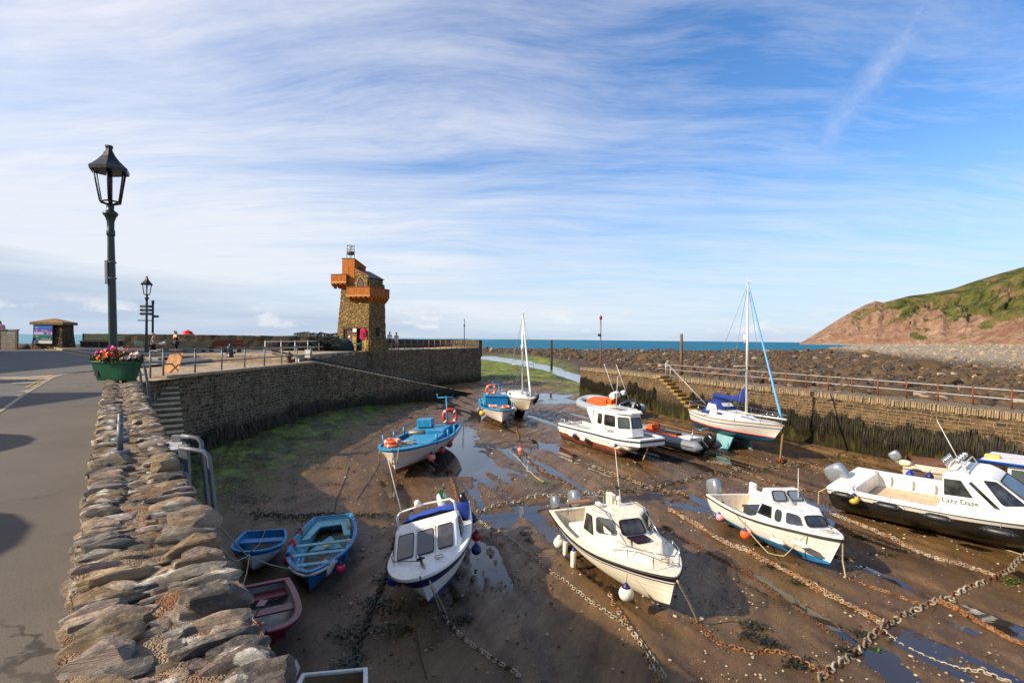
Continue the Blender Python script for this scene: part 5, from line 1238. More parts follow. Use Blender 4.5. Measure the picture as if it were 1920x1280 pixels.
for fl in (0, 1, 2):
    for k in range(7):
        y = ya+1.8+k*3.4; mb = MB(); mb.box((4.03, y, 1.6+fl*2.7), (.10, 1.2, 1.5)); w_ = mb.build('window', M_SIGNW, t); MB().box((4.09, y, 1.6+fl*2.7), (.02, 1.0, 1.3)).build('pane', M_DARK, w_)
for i, (x, y, h) in enumerate(((-12.1, 5.7, 2.5), (-8.9, 2.0, 2.6))):  # unseen parasols, guessed shapes added for the rounded shadows
    t = thing('cafe_parasol', ['cafe parasol by the road, further along the pavement', 'cafe parasol by the road, close to the parapet'][i], 'parasol', (x, y, -1.7)); MB().cyl((0, 0, 0), (0, 0, h+.2), .025).build('pole', M_GALV, t)
    MB().lathe([(1.25, h-.12), (1.22, h), (.7, h+.32), (.05, h+.55)], n=16).build('canopy', pm('cream_canvas', (200, 190, 168), .8, .1), t); MB().lathe([(.28, 0), (.26, .08), (.05, .12)], n=14).build('base', M_DARK, t)
t = thing('narrow_house', 'narrow white gabled house standing left of the road, nearer than the long one', 'house', (-25.6, 7.3, -1.5))  # unseen block, placed and sized so its shadow bands the pavement
mb = MB(); mb.box((0, 0, 3.6), (3.2, 3.2, 8.2)); mb.loft([[(-1.6, y, 7.7), (1.6, y, 7.7), (0, y, 9.1)] for y in (-1.6, 1.6)]); mb.build('wall', M_REND, t)
mb = MB()
for sg in (1, -1): mb.loft([[(sg*1.8, y, 7.55), (0, y, 9.16), (0, y, 9.3), (sg*1.85, y, 7.66)] for y in (-1.8, 1.8)])
mb.build('roof', M_SLATE, t)
for z in (2.0, 5.2): mb = MB(); mb.box((1.62, 0, z), (.08, 1.1, 1.4)); w_ = mb.build('window', M_SIGNW, t); MB().box((1.67, 0, z), (.02, .9, 1.2)).build('pane', M_DARK, w_)
# ================================================================== boats
def hull_mat(name, base, bands=(), bottom=None, lap=0, stem=None, grime=.35, ro=.35):
    """bands: (depth below sheer from, to, colour); bottom: (height above keel, colour, ragged)"""
    g = G(name); uv = g.co('UV'); o = g.co(); U, Vv, _ = g.sep(uv); X, Y, Z = g.sep(o)
    n = g.noise(o, 2.5, 5, .6); fine = g.noise(g.map(o, (1, 1, .4)), 7, 6, .7)
    b = lin(base); col = g.mix(g.range(n, .3, .7), tuple(x*.88 for x in b[:3])+(1,), b)
    for v0, v1, c in bands:
        m = g.math('MULTIPLY', g.math('GREATER_THAN', Vv, v0), g.math('LESS_THAN', Vv, v1)); col = g.mix(m, col, lin(c))
    if bottom:
        zz_ = g.math('ADD', Z, g.math('MULTIPLY', g.math('SUBTRACT', fine, .5), bottom[2]))
        bc = g.mix(g.range(fine, .3, .7), lin(bottom[1]), tuple(x*.6 for x in lin(bottom[1])[:3])+(1,)); col = g.mix(g.range(zz_, bottom[0]+.006, bottom[0]-.006), col, bc)
        if len(bottom) > 3: col = g.mix(g.math('MULTIPLY', g.range(zz_, bottom[0]*.75, bottom[0]*.45), g.range(n, .35, .55)), col, lin(bottom[3]))
    col = g.mix(g.math('MULTIPLY', g.range(fine, .55, .8), grime), col, lin((120, 100, 70)))
    lo = g.range(g.math('ADD', Z, g.math('MULTIPLY', g.math('SUBTRACT', fine, .5), .35)), .05, .34, .7, 0); col = g.mix(g.math('MULTIPLY', lo, g.range(fine, .3, .6)), col, lin((88, 68, 46)))
    nrm = None
    if lap:
        t = g.math('FRACT', g.math('MULTIPLY', Vv, 1.0/lap)); nrm = g.bump(g.math('MULTIPLY', t, 1), 1, lap*.22)
        col = g.mix(g.range(t, .93, .97, 0, .55), col, g.mix(1, col, (.3, .28, .25, 1), 'MULTIPLY'))
    return g.out(col, g.range(fine, .3, .7, ro-.1, ro+.15), nrm)

class Hull:
    def __init__(s, L, B, hs, hb, sr=.85, um=.38, p=2.2, q=.85, rake=.35, k0=0, k1=.3, v=.35, dip=.05, kf=.62):
        s.L, s.B, s.hs, s.hb, s.sr, s.um, s.p, s.q, s.rake, s.k0, s.k1, s.v, s.dip, s.kf = L, B, hs, hb, sr, um, p, q, rake, k0, k1, v, dip, kf
    def b(s, u):
        if u < s.um: return s.B/2*(s.sr+(1-s.sr)*math.sin(math.pi/2*u/s.um))
        return s.B/2*max(0, 1-((u-s.um)/(1-s.um))**s.p)**s.q
    def zs(s, u): return s.hs+(s.hb-s.hs)*u**1.7-s.dip*math.sin(math.pi*min(1, u*1.25))
    def zk(s, u): return s.k0+s.k1*max(0, (u-s.kf)/(1-s.kf))**2.2
    def pt(s, u, t, side, inset=0):
        v = s.v+(1-s.v)*u**3; b = max(0, s.b(u)-inset)
        y = b*((1-v)*(1-(1-t)**2.4)+v*t); zk, zs = s.zk(u), s.zs(u); z = zk+(zs-zk)*t**(1+(1-v)*.7)
        return V((u*(s.L-s.rake*(1-(z-s.k0)/(s.hb-s.k0))), side*y, z))
    def us(s, n=30): return [1-(1-i/n)**1.35 for i in range(n+1)]
    def shell(s, name, mat, parent, n=30, m=11):
        mb = MB(); rings = []; uvs = []
        for u in s.us(n):
            ring = [s.pt(u, 1-j/m, 1) for j in range(m)]+[s.pt(u, 0, 1)]+[s.pt(u, (j+1)/m, -1) for j in range(m)]
            rings.append(ring); uvs += [(q.x, s.zs(u)-q.z) for q in ring]
        mb.loft(rings, closed=False, cap0=True, cap1=False, smooth=True, uvs=uvs); mb.sm[-1] = False
        return mb.build(name, mat, parent)
    def rim(s, name, mat, parent, w=.07, t=.03, out=.012, u0=0, u1=1, trans=True, n=36, dz=0):
        mb = MB()
        for sd_ in (1, -1):
            rings = []
            for u in [u0+(u1-u0)*x for x in s.us(n)]:
                b = s.b(u); z = s.zs(u)+dz; x = s.pt(u, 1, 1).x; bi = max(0, b-w); xi = x-w*1.1*u**10
                rings.append([(x+out*u**10, sd_*(b+out), z-t*.6), (x+out*u**10, sd_*(b+out), z+t*.4), (xi, sd_*bi, z+t*.4), (xi, sd_*bi, z-t*.6)])
            mb.loft(rings)
        if trans and u0 == 0: mb.box((.0+w/2, 0, s.hs+dz-t*.1), (w, 2*s.b(0), t))
        return mb.build(name, mat, parent, bevel=min(.012, t*.3))
    def rub(s, name, mat, parent, r=.018, dz=-.03, u0=0, n=36, trans=False):
        mb = MB(); us = [u0+(1-u0)*x for x in s.us(n)]
        P = [V((s.pt(u, 1, 1).x+.01*u, (s.b(u)+r*.5), s.zs(u)+dz)) for u in us]
        mb.tube(P+[V((p.x, -p.y, p.z)) for p in reversed(P[:-1])], r, 6); return mb.build(name, mat, parent)
    def deck(s, name, mat, parent, u0, u1=1, inset=.03, dz=0, camber=.05, n=18):
        mb = MB(); rings = []
        for i in range(n+1):
            u = u0+(u1-u0)*(1-(1-i/n)**1.3); b = max(0, s.b(u)-inset); x = s.pt(u, 1, 1).x-(inset*u**8)
            rings.append([(x, b*k/5, s.zs(u)+dz+camber*(1-(k/5)**2)*(b/(s.B/2))) for k in range(-5, 6)])
        mb.loft(rings, closed=False, cap0=False, cap1=False, smooth=True); return mb.build(name, mat, parent)
    def inner(s, name, mat, parent, u0, u1, zf, w=.07, n=14, solemat=None, wall=.03):
        mb = MB(); rings = []
        for i in range(n+1):
            u = u0+(u1-u0)*i/n; zt = s.zs(u); zb = max(zf, s.zk(u)+.06)
            tf = 0
            for k in range(60):
                if s.pt(u, k/60, 1).z >= zb: tf = k/60; break
            side = []
            for k in range(6):
                t = 1-(1-tf)*k/5; q = s.pt(u, t, 1); y = max(0, min(q.y-wall, s.b(u)-w)); side.append((max(q.x, .03), y, q.z if k else zt-.005))
            yb = side[-1][1]; ring = side+[(side[-1][0], yb*.5, zb)]+[(side[-1][0], 0, zb)]
            rings.append(ring+[(p[0], -p[1], p[2]) for p in reversed(ring[:-1])])
        m = len(rings[0]); mb.v = [p for r in rings for p in r]
        for i in range(n):
            for j in range(m-1):
                mb.f.append([i*m+j, i*m+j+1, (i+1)*m+j+1, (i+1)*m+j]); mb.mi.append(1 if (solemat and 5 <= j < m-6) else 0); mb.sm.append(not (5 <= j < m-6)); mb.uv.append(None)
        for e in (0, n): mb.f.append([e*m+j for j in range(m)]); mb.mi.append(0); mb.sm.append(False); mb.uv.append(None)
        return mb.build(name, [mat, solemat or mat], parent)
    def thwart(s, name, mat, parent, u, w, z, t=.03, inset=.05):
        x = s.pt(u, .8, 1).x; b = 0
        for k in range(61):
            q = s.pt(u, k/60, 1)
            if q.z >= z: b = q.y; break
        mb = MB(); mb.box((x, 0, z), (w, 2*max(.05, b-.02), t)); return mb.build(name, mat, parent, bevel=.006)

def boat(name, label, A, Bp, cat='boat', heel=0, trim=0, lift=0, group=None):
    """A, Bp: world points of stern and bow; frame sits on the bed under the stern"""
    d = V((Bp[0]-A[0], Bp[1]-A[1], 0)); L = d.length
    M = fmat((A[0], A[1], FLOOR+lift), d) @ Matrix.Rotation(R(-trim), 4, 'Y') @ Matrix.Rotation(R(heel), 4, 'X')
    return thing(name, label, cat, M=M, group=group), L, M
def bil(q, u, v): return (V(q[0])*(1-u)+V(q[1])*u)*(1-v)+(V(q[3])*(1-u)+V(q[2])*u)*v
def rrect(u0, v0, u1, v1, r=.12, n=3):
    w, h = u1-u0, v1-v0; rx, ry = min(r, .5)*w, min(r, .5)*h; out = []
    for cx, cy, a0 in ((u1-rx, v1-ry, 0), (u0+rx, v1-ry, 90), (u0+rx, v0+ry, 180), (u1-rx, v0+ry, 270)):
        for k in range(n+1): a = R(a0+90*k/n); out.append((cx+rx*math.cos(a), cy+ry*math.sin(a)))
    return out
g = G('boat_glass'); o_ = g.co(); M_GLASS = g.out(g.mix(g.range(g.noise(o_, 2.6, 3), .40, .62), (.010, .011, .012, 1), (.060, .060, .056, 1)), .03, None, Specular_IOR_Level=.8, IOR=1.6)
g = G('clear_glass'); M_CLEAR = g.out((.75, .8, .8, 1), .03, None, Transmission_Weight=1.0, IOR=1.03)
M_SEAL = pm('black_rubber', (18, 18, 19), .6, .2); M_STEEL = pm('polished_steel', (200, 200, 202), .18, .08, metal=.95); M_ALU = pm('aluminium_spar', (214, 212, 206), .35, .06, metal=.35)
def win(parent, quad, poly, centre, fm=None, gm=None, t=.012, fw=.14):
    quad = [V(p) for p in quad]; nrm = (quad[1]-quad[0]).cross(quad[3]-quad[0]).normalized()
    if nrm.dot(quad[0]-V(centre)) < 0: nrm = -nrm
    P = [bil(quad, u, v)+nrm*.016 for u, v in poly]; c = sum(P, V((0, 0, 0)))/len(P); inn = [c+(p-c)*(1-fw) for p in P]
    f = MB().ring(P, inn, t, nrm).build('window', fm or M_SEAL, parent); MB().poly([p+nrm*.003 for p in inn], .004, nrm).build('pane', gm or M_GLASS, f); return f
def house(parent, name, base, top, mat, bevel=.03, seg=3):
    MB().loft([base, top]).build(name, mat, parent, bevel=bevel, seg=seg); n = len(base)
    return lambda i: (base[i], base[(i+1) % n], top[(i+1) % n], top[i])
def sym(P, z=None):
    """port points (x,y[,z]) mirrored to a full loop"""
    P = [(p[0], p[1], p[2] if len(p) > 2 else z) for p in P]; return P+[(p[0], -p[1], p[2]) for p in reversed(P)]
M_COWL = pm('silver_cowling', (150, 156, 162), .25, .08, metal=.5); M_COWLB = pm('black_cowling', (20, 21, 24), .25, .1); M_COWLW = pm('white_cowling', (206, 208, 208), .3, .06)
def outboard(parent, x, y, z, s=1.0, tilt=0, mat=None, yaw=0, dark=True):
    M = Matrix.Translation((x, y, z)) @ Matrix.Rotation(math.pi+R(yaw), 4, 'Z') @ Matrix.Rotation(R(tilt), 4, 'Y') @ Matrix.Scale(s, 4)
    mb = MB(); prof = [(-.13, .80), (-.10, 1.0), (.05, 1.04), (.22, 1.02), (.36, .92), (.42, .72), (.42, .40)]
    def sec_(z_, k): return [((.13+.27*k*c*abs(c)**-.35 if abs(c) > 1e-6 else .13), .155*k*sn*abs(sn)**-.35 if abs(sn) > 1e-6 else 0, z_) for c, sn in [(math.cos(2*math.pi*i/18), math.sin(2*math.pi*i/18)) for i in range(18)]]
    mb.loft([sec_(.10, .74), sec_(.16, .92), sec_(.34, 1.02), sec_(.50, .98), sec_(.58, .82), sec_(.61, .5)], smooth=True, M=M); o = mb.build('outboard_motor', mat or M_COWL, parent)
    mb = MB(); mb.box((.12, 0, .06), (.44, .24, .09), M=M); mb.box((.12, 0, -.22), (.20, .11, .56), M=M, taper=1.2); mb.lathe([(.01, -.18), (.055, -.08), (.06, .1), (.03, .22)], M @ Matrix.Translation((.14, 0, -.52)) @ Matrix.Rotation(R(90), 4, 'Y'), 10); mb.box((.14, 0, -.44), (.36, .16, .02), M=M); mb.box((.16, 0, -.64), (.16, .015, .18), M=M); mb.build('leg', M_COWLB if dark else mat, o, bevel=.01)
    mb = MB(); mb.box((-.05, 0, -.02), (.12, .20, .26), M=M); mb.build('bracket', M_COWLB, o)
    mb = MB(); MP = M @ Matrix.Translation((.38, 0, -.52))
    for k in range(3):
        a = R(120*k); mb.poly([MP @ V((0, .02*math.cos(a), .02*math.sin(a))), MP @ V((.03, .13*math.cos(a-.4), .13*math.sin(a-.4))), MP @ V((-.02, .13*math.cos(a+.4), .13*math.sin(a+.4)))], .008)
    mb.build('propeller', M_ALU, o); return o
def rails(parent, name, lines, r=.012, mat=None):
    if name == 'grab_rail':
        for ln in lines: MB().tube(ln, r, 6).build(name, mat or M_STEEL, parent)
        return
    mb = MB()
    for ln in lines: mb.tube(ln, r, 6)
    return mb.build(name, mat or M_STEEL, parent)
M_LINE = pm('thin_cord', (120, 112, 96), .9, .2)
def fender(label, kind, px, py, dep, r, mat, capmat=None, top=None, ln=.5, ang=0, group=None, cat='fender', name='boat_fender'):
    q = PD(px, py, dep); t = thing(name, label, cat, q, group=group)
    if kind == 'ball': MB().lathe([(.02, -r), (r*.5, -r*.87), (r*.87, -r*.5), (r, 0), (r*.9, r*.45), (r*.62, r*.8)], n=18).build('body', mat, t); MB().lathe([(r*.63, r*.78), (r*.40, r*1.05), (r*.22, r*1.35), (.012, r*1.45)], n=14).build('neck', capmat or mat, t); tz = r*1.4
    else:
        M = Matrix.Rotation(R(ang), 4, 'Y') if kind == 'cyl' else None
        if kind == 'flat': d3 = V(ang).normalized(); x, y = frame_from(d3); M = Matrix((x, y, d3)).transposed().to_4x4()
        MB().lathe([(r*.35, -ln/2), (r*.8, -ln/2+r*.4), (r, -ln/2+r), (r, ln/2-r), (r*.8, ln/2-r*.4), (r*.35, ln/2)], M, 14).build('body', mat, t)
        MB().lathe([(r*.82, ln/2-r*.45), (r*.5, ln/2), (r*.25, ln/2+r*.7), (.01, ln/2+r*.8)], M, 10).build('end_cap', capmat or mat, t); MB().lathe([(.01, -ln/2-r*.8), (r*.25, -ln/2-r*.7), (r*.5, -ln/2), (r*.82, -ln/2+r*.45)], M, 10).build('end_cap', capmat or mat, t); tz = ln/2 if kind == 'cyl' else 0
    if top: e = PD(top[0], top[1], dep+.08)-q; mb = MB(); mb.tube([(0, 0, tz), e*.5+V((0, 0, tz*.5)), e], .007, 5); mb.build('cord', M_LINE, t)
    return t
BUO = {k: pm(k+'_buoy', c, .45, .12, 6, grime=.25) for k, c in dict(orange=(232, 92, 40), red=(222, 44, 40), pink=(236, 52, 100), palepink=(240, 150, 176), white=(226, 220, 206), cream=(222, 204, 164), blue=(22, 52, 160), navy=(26, 34, 96), black=(24, 25, 28), yellow=(228, 184, 74), rust=(176, 66, 44), salmon=(236, 140, 118), purple=(58, 34, 110), sky=(40, 140, 210), grey=(120, 120, 120)).items()}

# ---------------------------------------------------------------- cuddy boat in the middle (cream)
A = PZ(1090, 952, -4.55); B_ = PZ(1271, 1081, -4.3); bt, L, ME = boat('cabin_cruiser', 'cream cuddy cabin cruiser with two silver outboards and thin dark blue side stripes', A, B_, heel=2)
H = Hull(L, 1.95, .78, 1.02, sr=.90, um=.40, p=2.3, q=.80, rake=.38, k1=.35, v=.38)
HM = hull_mat('cream_hull_striped', (226, 218, 198), [(.10, .15, (26, 34, 84)), (.175, .205, (26, 34, 84))], None, lap=.125)
H.shell('hull', HM, bt); H.rim('gunwale', M_CREAM, bt, .10, .04); H.rub('rubbing_strake', M_SEAL, bt, .02, -.05)
H.inner('cockpit', M_CREAM, bt, .02, .45, .34, .10); H.deck('foredeck', M_CREAM, bt, .43, 1, .03, .0, .06)
b0 = sym([(2.0, .78, .80), (2.70, .76, .82), (3.32, .36, .95)]); t0 = sym([(1.95, .65, 1.48), (2.44, .62, 1.50), (2.80, .29, 1.47)])
CB = (2.5, 0, 1.1); fq = house(bt, 'cabin', b0, t0, M_CREAM, .04)
b1 = sym([(2.7, .76, .80), (3.5, .64, .86), (4.20, .20, .98)]); t1 = sym([(2.7, .60, 1.12), (3.4, .46, 1.16), (3.90, .14, 1.10)]); fq1 = house(bt, 'coachroof', b1, t1, M_CREAM, .04)
win(bt, fq(0), [(.18, .36), (.95, .36), (.78, .88), (.30, .88)], CB, M_SEAL, M_GLASS); win(bt, fq(1), rrect(.08, .44, .92, .92, .2), CB); win(bt, fq(2), rrect(.06, .44, .94, .92, .16), CB); win(bt, fq(3), rrect(.08, .44, .92, .92, .2), CB); win(bt, fq(4), [(.05, .36), (.82, .36), (.70, .88), (.22, .88)], CB, M_SEAL, M_GLASS)
hq = [(3.12, .22, 1.148), (3.45, .20, 1.165), (3.45, -.20, 1.165), (3.12, -.22, 1.148)]; win(bt, hq, rrect(0, 0, 1, 1, .15), (3, 0, 0), M_SEAL, pm('plum_hatch', (48, 26, 44), .1, .05))
outboard(bt, -.10, -.05, .62, .95, 18, M_COWL); outboard(bt, -.08, -.64, .70, .68, 22, M_COWL)
MB().box((.55, -.25, 1.12), (.16, .62, .035)).build('plank_seat', pm('varnished_plank', (150, 108, 74), .6, .25, 5), bt)
mb = MB(); mb.box((.95, .80, .93), (.8, .13, .26)); mb.box((.30, .76, 1.0), (.35, .16, .34)); mb.build('side_locker', M_CREAM, bt, bevel=.03)
mb = MB(); mb.box((1.15, -.40, .55), (.8, .45, .3)); mb.build('bench_seat', M_WHITE, bt, bevel=.03)
rails(bt, 'grab_rail', [[(.4, .5, .75), (.4, .5, 1.15), (.42, .0, 1.2), (.4, -.5, 1.15), (.4, -.5, .75)], [(2.0, .45, 1.54), (2.6, .45, 1.57), (2.95, .45, 1.42), (3.5, .40, 1.20)], [(2.0, -.45, 1.54), (2.6, -.45, 1.57), (2.95, -.42, 1.42), (3.5, -.40, 1.20)]])
pl = []
for sg in (1, -1):
    pl.append([(3.3, sg*.62, 1.02), (3.75, sg*.50, 1.26), (4.35, sg*.27, 1.34), (4.62, 0, 1.36)]); pl += [[(3.75, sg*.50, 1.0), (3.75, sg*.50, 1.26)], [(4.35, sg*.27, 1.05), (4.35, sg*.27, 1.34)]]
rails(bt, 'pulpit', pl, .011)
mb = MB(); mb.tube([(2.05, .2, 1.48), (1.9, .15, 2.8)], [.014, .006], 6); mb.build('whip_aerial', M_WHITE, bt)
mb = MB(); mb.cyl((2.15, .1, 1.5), (2.15, .1, 1.64), .02); mb.lathe([(.05, 0), (.06, .06), (.03, .10)], Matrix.Translation((2.15, .1, 1.62)), 10); mb.build('roof_fitting', M_WHITE, bt); MB().box((2.05, -.35, 1.53), (.2, .12, .1)).build('roof_fitting', M_WHITE, bt, bevel=.02); mb = MB(); mb.tube([(2.02, .1, 1.48), (2.0, .14, 1.85)], .012, 6); mb.box((2.0, .14, 1.88), (.16, .04, .04)); mb.build('bracket', M_BLK, bt)
def coil(parent, c, r, mat, n=5):
    mb = MB(); mb.tube([(c[0]+(r-.012*k*.5)*math.cos(k*.5), c[1]+(r-.012*k*.5)*math.sin(k*.5), c[2]+.012*math.sin(k*1.9)+.02) for k in range(int(n*12.5)) if r-.006*k > .03], .011, 5); return mb.build('rope_coil', mat, parent)
coil(bt, (4.25, .05, 1.09), .14, M_ROPE); coil(bt, (1.2, -.1, .36), .16, M_RGRN)
text(bt, 'SEAC-23', .085, fmat((4.22, .475, .985), (-.9, .43, -.02)) @ RX90 @ Matrix.Rotation(R(0), 4, 'Y'), M_SEAL)
def bdep(M, p): return (M @ V(p)).y
for lab, kind, px, py, r, c, cc, top, ln in [('round cream fender hanging by the twin outboards', 'ball', 1048, 1017, .14, 'white', 'white', (1050, 985), 0), ('white fender with a blue top, close behind the round cream one', 'cyl', 1060, 1027, .062, 'white', 'blue', (1060, 998), .40), ('white fender with a blue top, halfway along the cream cruiser', 'cyl', 1075, 1048, .066, 'white', 'blue', (1076, 1015), .44), ('white pear buoy with a navy top hung from the cream cruiser bow', 'ball', 1174, 1112, .145, 'white', 'navy', (1176, 1075), 0)]:
    d_ = {1048: 13.0, 1060: 12.5, 1075: 11.9, 1174: 9.85}[px]; fender(lab, kind, px, py, d_, r, BUO[c], BUO[cc], top, ln)
rope('mooring_rope', 'tan mooring rope falling from the cream cruiser bow to the mud', [PZ(1270, 1088, -4.25), PZ(1292, 1128, -4.75), PZ(1310, 1168, -5.27)], .02, M_ROPE)

# ---------------------------------------------------------------- white and blue cuddy, bow on
A = PZ(838, 962, -4.58); B_ = PZ(814, 1091, -4.4); bt, L, MD = boat('cabin_cruiser', 'white cabin boat heeled over, navy band round it and blue canvas cover aft', A, B_, heel=15, lift=.03)
H = Hull(L, 1.75, .80, .98, sr=.92, um=.42, p=2.9, q=.52, rake=.30, k1=.42, v=.42)
H.shell('hull', hull_mat('white_hull_navy_band', (222, 222, 220), [(.05, .20, (24, 34, 92))], (.46, (28, 66, 150), .02)), bt)
H.rim('gunwale', M_WHITE, bt, .12, .07, .02); H.rub('rubbing_strake', M_SEAL, bt, .02, -.045); H.inner('cockpit', M_WHITE, bt, .02, .36, .36, .12); H.deck('foredeck', M_WHITE, bt, .33, 1, .05, .02, .07)
b0 = sym([(1.75, .74, .86), (3.05, .72, .88), (3.30, .62, .94)]); t0 = sym([(1.80, .70, 1.26), (2.20, .68, 1.28), (2.38, .62, 1.26)]); CB = (2.2, 0, 1.1); fq = house(bt, 'cabin', b0, t0, M_WHITE, .04)
q2 = fq(2); win(bt, q2, rrect(.03, .16, .29, .90, .10), CB, M_SEAL, M_GLASS, fw=.06); win(bt, q2, rrect(.36, .14, .63, .88, .10), CB, M_SEAL, pm('smoked_hatch', (78, 80, 86), .12, .05), fw=.06); win(bt, q2, rrect(.70, .16, .97, .90, .10), CB, M_SEAL, M_GLASS, fw=.06)
for i, pol in ((0, [(.30, .22), (.92, .22), (.86, .82), (.45, .82)]), (4, [(.08, .22), (.70, .22), (.55, .82), (.14, .82)])): win(bt, fq(i), pol, CB, M_SEAL, M_GLASS)
mb = MB()
for y0, y1 in ((-.19, .17),):
    P = [bil(q2, u, v)+V((.012, 0, .02)) for u, v in ((.335, .06), (.335, .95), (.655, .95), (.655, .06))]; mb.tube(P, .012, 5, closed=True)
mb.build('hatch_trim', M_CREAM, bt)
M_BLUEC = pm('blue_canvas', (24, 66, 164), .75, .18, 5)
mb = MB(); r2 = random.Random(9); rings = []
for i in range(9):
    x = .10+i*.178; rings.append([(x, y*(.86 if abs(y) < .6 else 1), .86+(.36*(i/8)**.8 if abs(y) < .75 else .04)+r2.uniform(-.03, .03)+.05*math.cos(y*3)) for y in (-.82, -.62, -.3, 0, .3, .62, .82)])
mb.loft(rings, closed=False, cap0=False, cap1=False, smooth=True); mb.build('canvas_cover', M_BLUEC, bt, solid=.02)
rails(bt, 'radar_arch', [[(2.05, .66, 1.26), (1.94, .66, 1.48), (1.86, .57, 1.55), (1.82, 0, 1.58), (1.86, -.57, 1.55), (1.94, -.66, 1.48), (2.05, -.66, 1.26)], [(1.86, .66, 1.26), (1.78, .66, 1.46), (1.72, .57, 1.52), (1.69, 0, 1.55), (1.72, -.57, 1.52), (1.78, -.66, 1.46), (1.86, -.66, 1.26)]], .018, M_ALU)
mb = MB(); mb.tube([(1.86, -.54, 1.55), (1.8, -.54, 2.8)], [.015, .007], 6); mb.build('whip_aerial', M_WHITE, bt)
mb = MB(); mb.lathe([(.06, 0), (.08, .06), (.05, .14)], Matrix.Translation((1.82, -.15, 1.57)), 10); mb.build('nav_light', M_WHITE, bt)
fl = MB(); fl.loft([[(1.5+.01*k, .34+.01*math.sin(k), 1.42+.05*k), (1.42-.01*k, .40+.02*math.sin(k*1.7), 1.41+.045*k)] for k in range(7)], closed=False, cap0=False, cap1=False); fl.build('small_flag', pm('green_white_flag', (40, 150, 70), .8, .5, 3), bt, solid=.006)
outboard(bt, -.12, .1, .66, .85, 20, M_COWLW); outboard(bt, -.1, .66, .70, .6, 28, M_COWLB)
mb = MB(); mb.cyl((3.72, 0, 1.0), (3.72, 0, 1.18), .03); mb.cyl((3.72, -.08, 1.14), (3.72, .08, 1.14), .02); mb.build('samson_post', M_BLK, bt)
coil(bt, (3.6, .3, 1.02), .12, M_ROPE)
tb = MB(); tb.tube([(2.7, -.78, .96), (3.05, -.68, .98), (3.3, -.45, 1.03), (3.72, -.02, 1.10)], .012, 5); tb.build('deck_line', M_LINE, bt)
for lab, px, py, d_, c, top in [('royal blue ball fender under the heeled cabin boat bow', 737, 1087, 10.2, 'blue', (741, 1062)), ('royal blue fender half hidden beside the dark side of the heeled cabin boat', 741, 1043, 11.2, 'blue', (746, 1025)), ('navy fender by the black outboard of the heeled cabin boat', 886, 972, 13.0, 'navy', (880, 958)), ('crimson ball fender between two navy ones on the heeled cabin boat', 893, 1005, 12.1, 'crim', (886, 992)), ('navy ball fender under the crimson one', 893, 1030, 11.4, 'navy', (887, 1012))]:
    fender(lab, 'ball', px, py, d_, .115, BUO.get(c) or pm('crimson_buoy', (150, 20, 44), .45, .1), BUO['navy'], top)
rope('mooring_rope', 'doubled pale rope hanging from the heeled cabin boat bow into the mud', [MD @ V((3.72, .02, 1.12)), PZ(809, 1100, -4.45), PZ(826, 1146, -5.27)], .013, M_ROPE); rope('mooring_rope', 'second strand of the doubled bow rope of the heeled cabin boat', [MD @ V((3.72, -.03, 1.12)), PZ(815, 1105, -4.5), PZ(836, 1150, -5.28)], .012, M_ROPE)

# ---------------------------------------------------------------- small white cuddy with blue boot
A = PZ(1363, 928, -4.55); B_ = PZ(1577, 1014, -4.4); bt, L, MF = boat('cabin_cruiser', 'small white clinker cuddy boat with bright blue bottom and one silver outboard', A, B_, heel=-3)
H = Hull(L, 1.72, .78, .95, sr=.86, um=.40, p=2.2, q=.82, rake=.42, k1=.22, v=.40)
H.shell('hull', hull_mat('white_clinker_blue_boot', (226, 222, 210), (), (.30, (0, 134, 196), .0), lap=.12), bt)
H.rim('gunwale', M_WHITE, bt, .08, .04); H.rub('rubbing_strake', M_SEAL, bt, .018, -.05); H.inner('cockpit', M_CREAM, bt, .02, .51, .34, .08); H.deck('foredeck', M_WHITE, bt, .49, 1, .03, 0, .05)
s_ = L/3.95
b0 = sym([(1.95, .68, .78), (2.85, .62, .80), (3.32, .36, .88)]); t0 = sym([(2.0, .55, 1.24), (2.75, .50, 1.26), (3.02, .30, 1.22)]); CB = (2.6, 0, 1.0); fq = house(bt, 'cabin', b0, t0, M_WHITE, .04)
win(bt, fq(0), [(.06, .26), (.58, .26), (.50, .84), (.12, .84)], CB, M_SEAL, M_CLEAR, fw=.1); win(bt, fq(4), [(.94, .26), (.42, .26), (.50, .84), (.88, .84)], CB, M_SEAL, M_CLEAR, fw=.1)
win(bt, fq(0), rrect(.68, .24, .92, .84, .35), CB); win(bt, fq(4), rrect(.08, .24, .32, .84, .35), CB)
win(bt, fq(2), rrect(.06, .24, .94, .86, .2), CB); win(bt, fq(1), rrect(.1, .26, .9, .84, .2), CB); win(bt, fq(3), rrect(.1, .26, .9, .84, .2), CB)
b1 = sym([(1.95, .58, 1.21), (2.36, .54, 1.235)]); t1 = sym([(1.95, .48, 1.54), (2.12, .46, 1.55)]); fq1 = house(bt, 'helm_screen', b1, t1, M_WHITE, .03); q_ = fq1(1); win(bt, q_, rrect(.06, .16, .46, .86, .2), (1.9, 0, 1.3), M_SEAL, pm('pale_screen_glass', (120, 128, 136), .08, .05)); win(bt, q_, rrect(.54, .16, .94, .86, .2), (1.9, 0, 1.3), M_SEAL, pm('pale_screen_glass', (120, 128, 136)))
coil(bt, (3.55, .05, .95), .13, M_ROPE); coil(bt, (.9, .1, .36), .15, M_ROPE)
MB().box((1.9, .35, 1.0), (.05, .35, .3)).build('helm_panel', M_BLK, bt)
mb = MB(); mb.box((2.4, -.3, .96), (.42, .3, .44)); mb.build('pink_seat', pm('pink_cushion', (150, 84, 88), .7, .15), bt, bevel=.04)
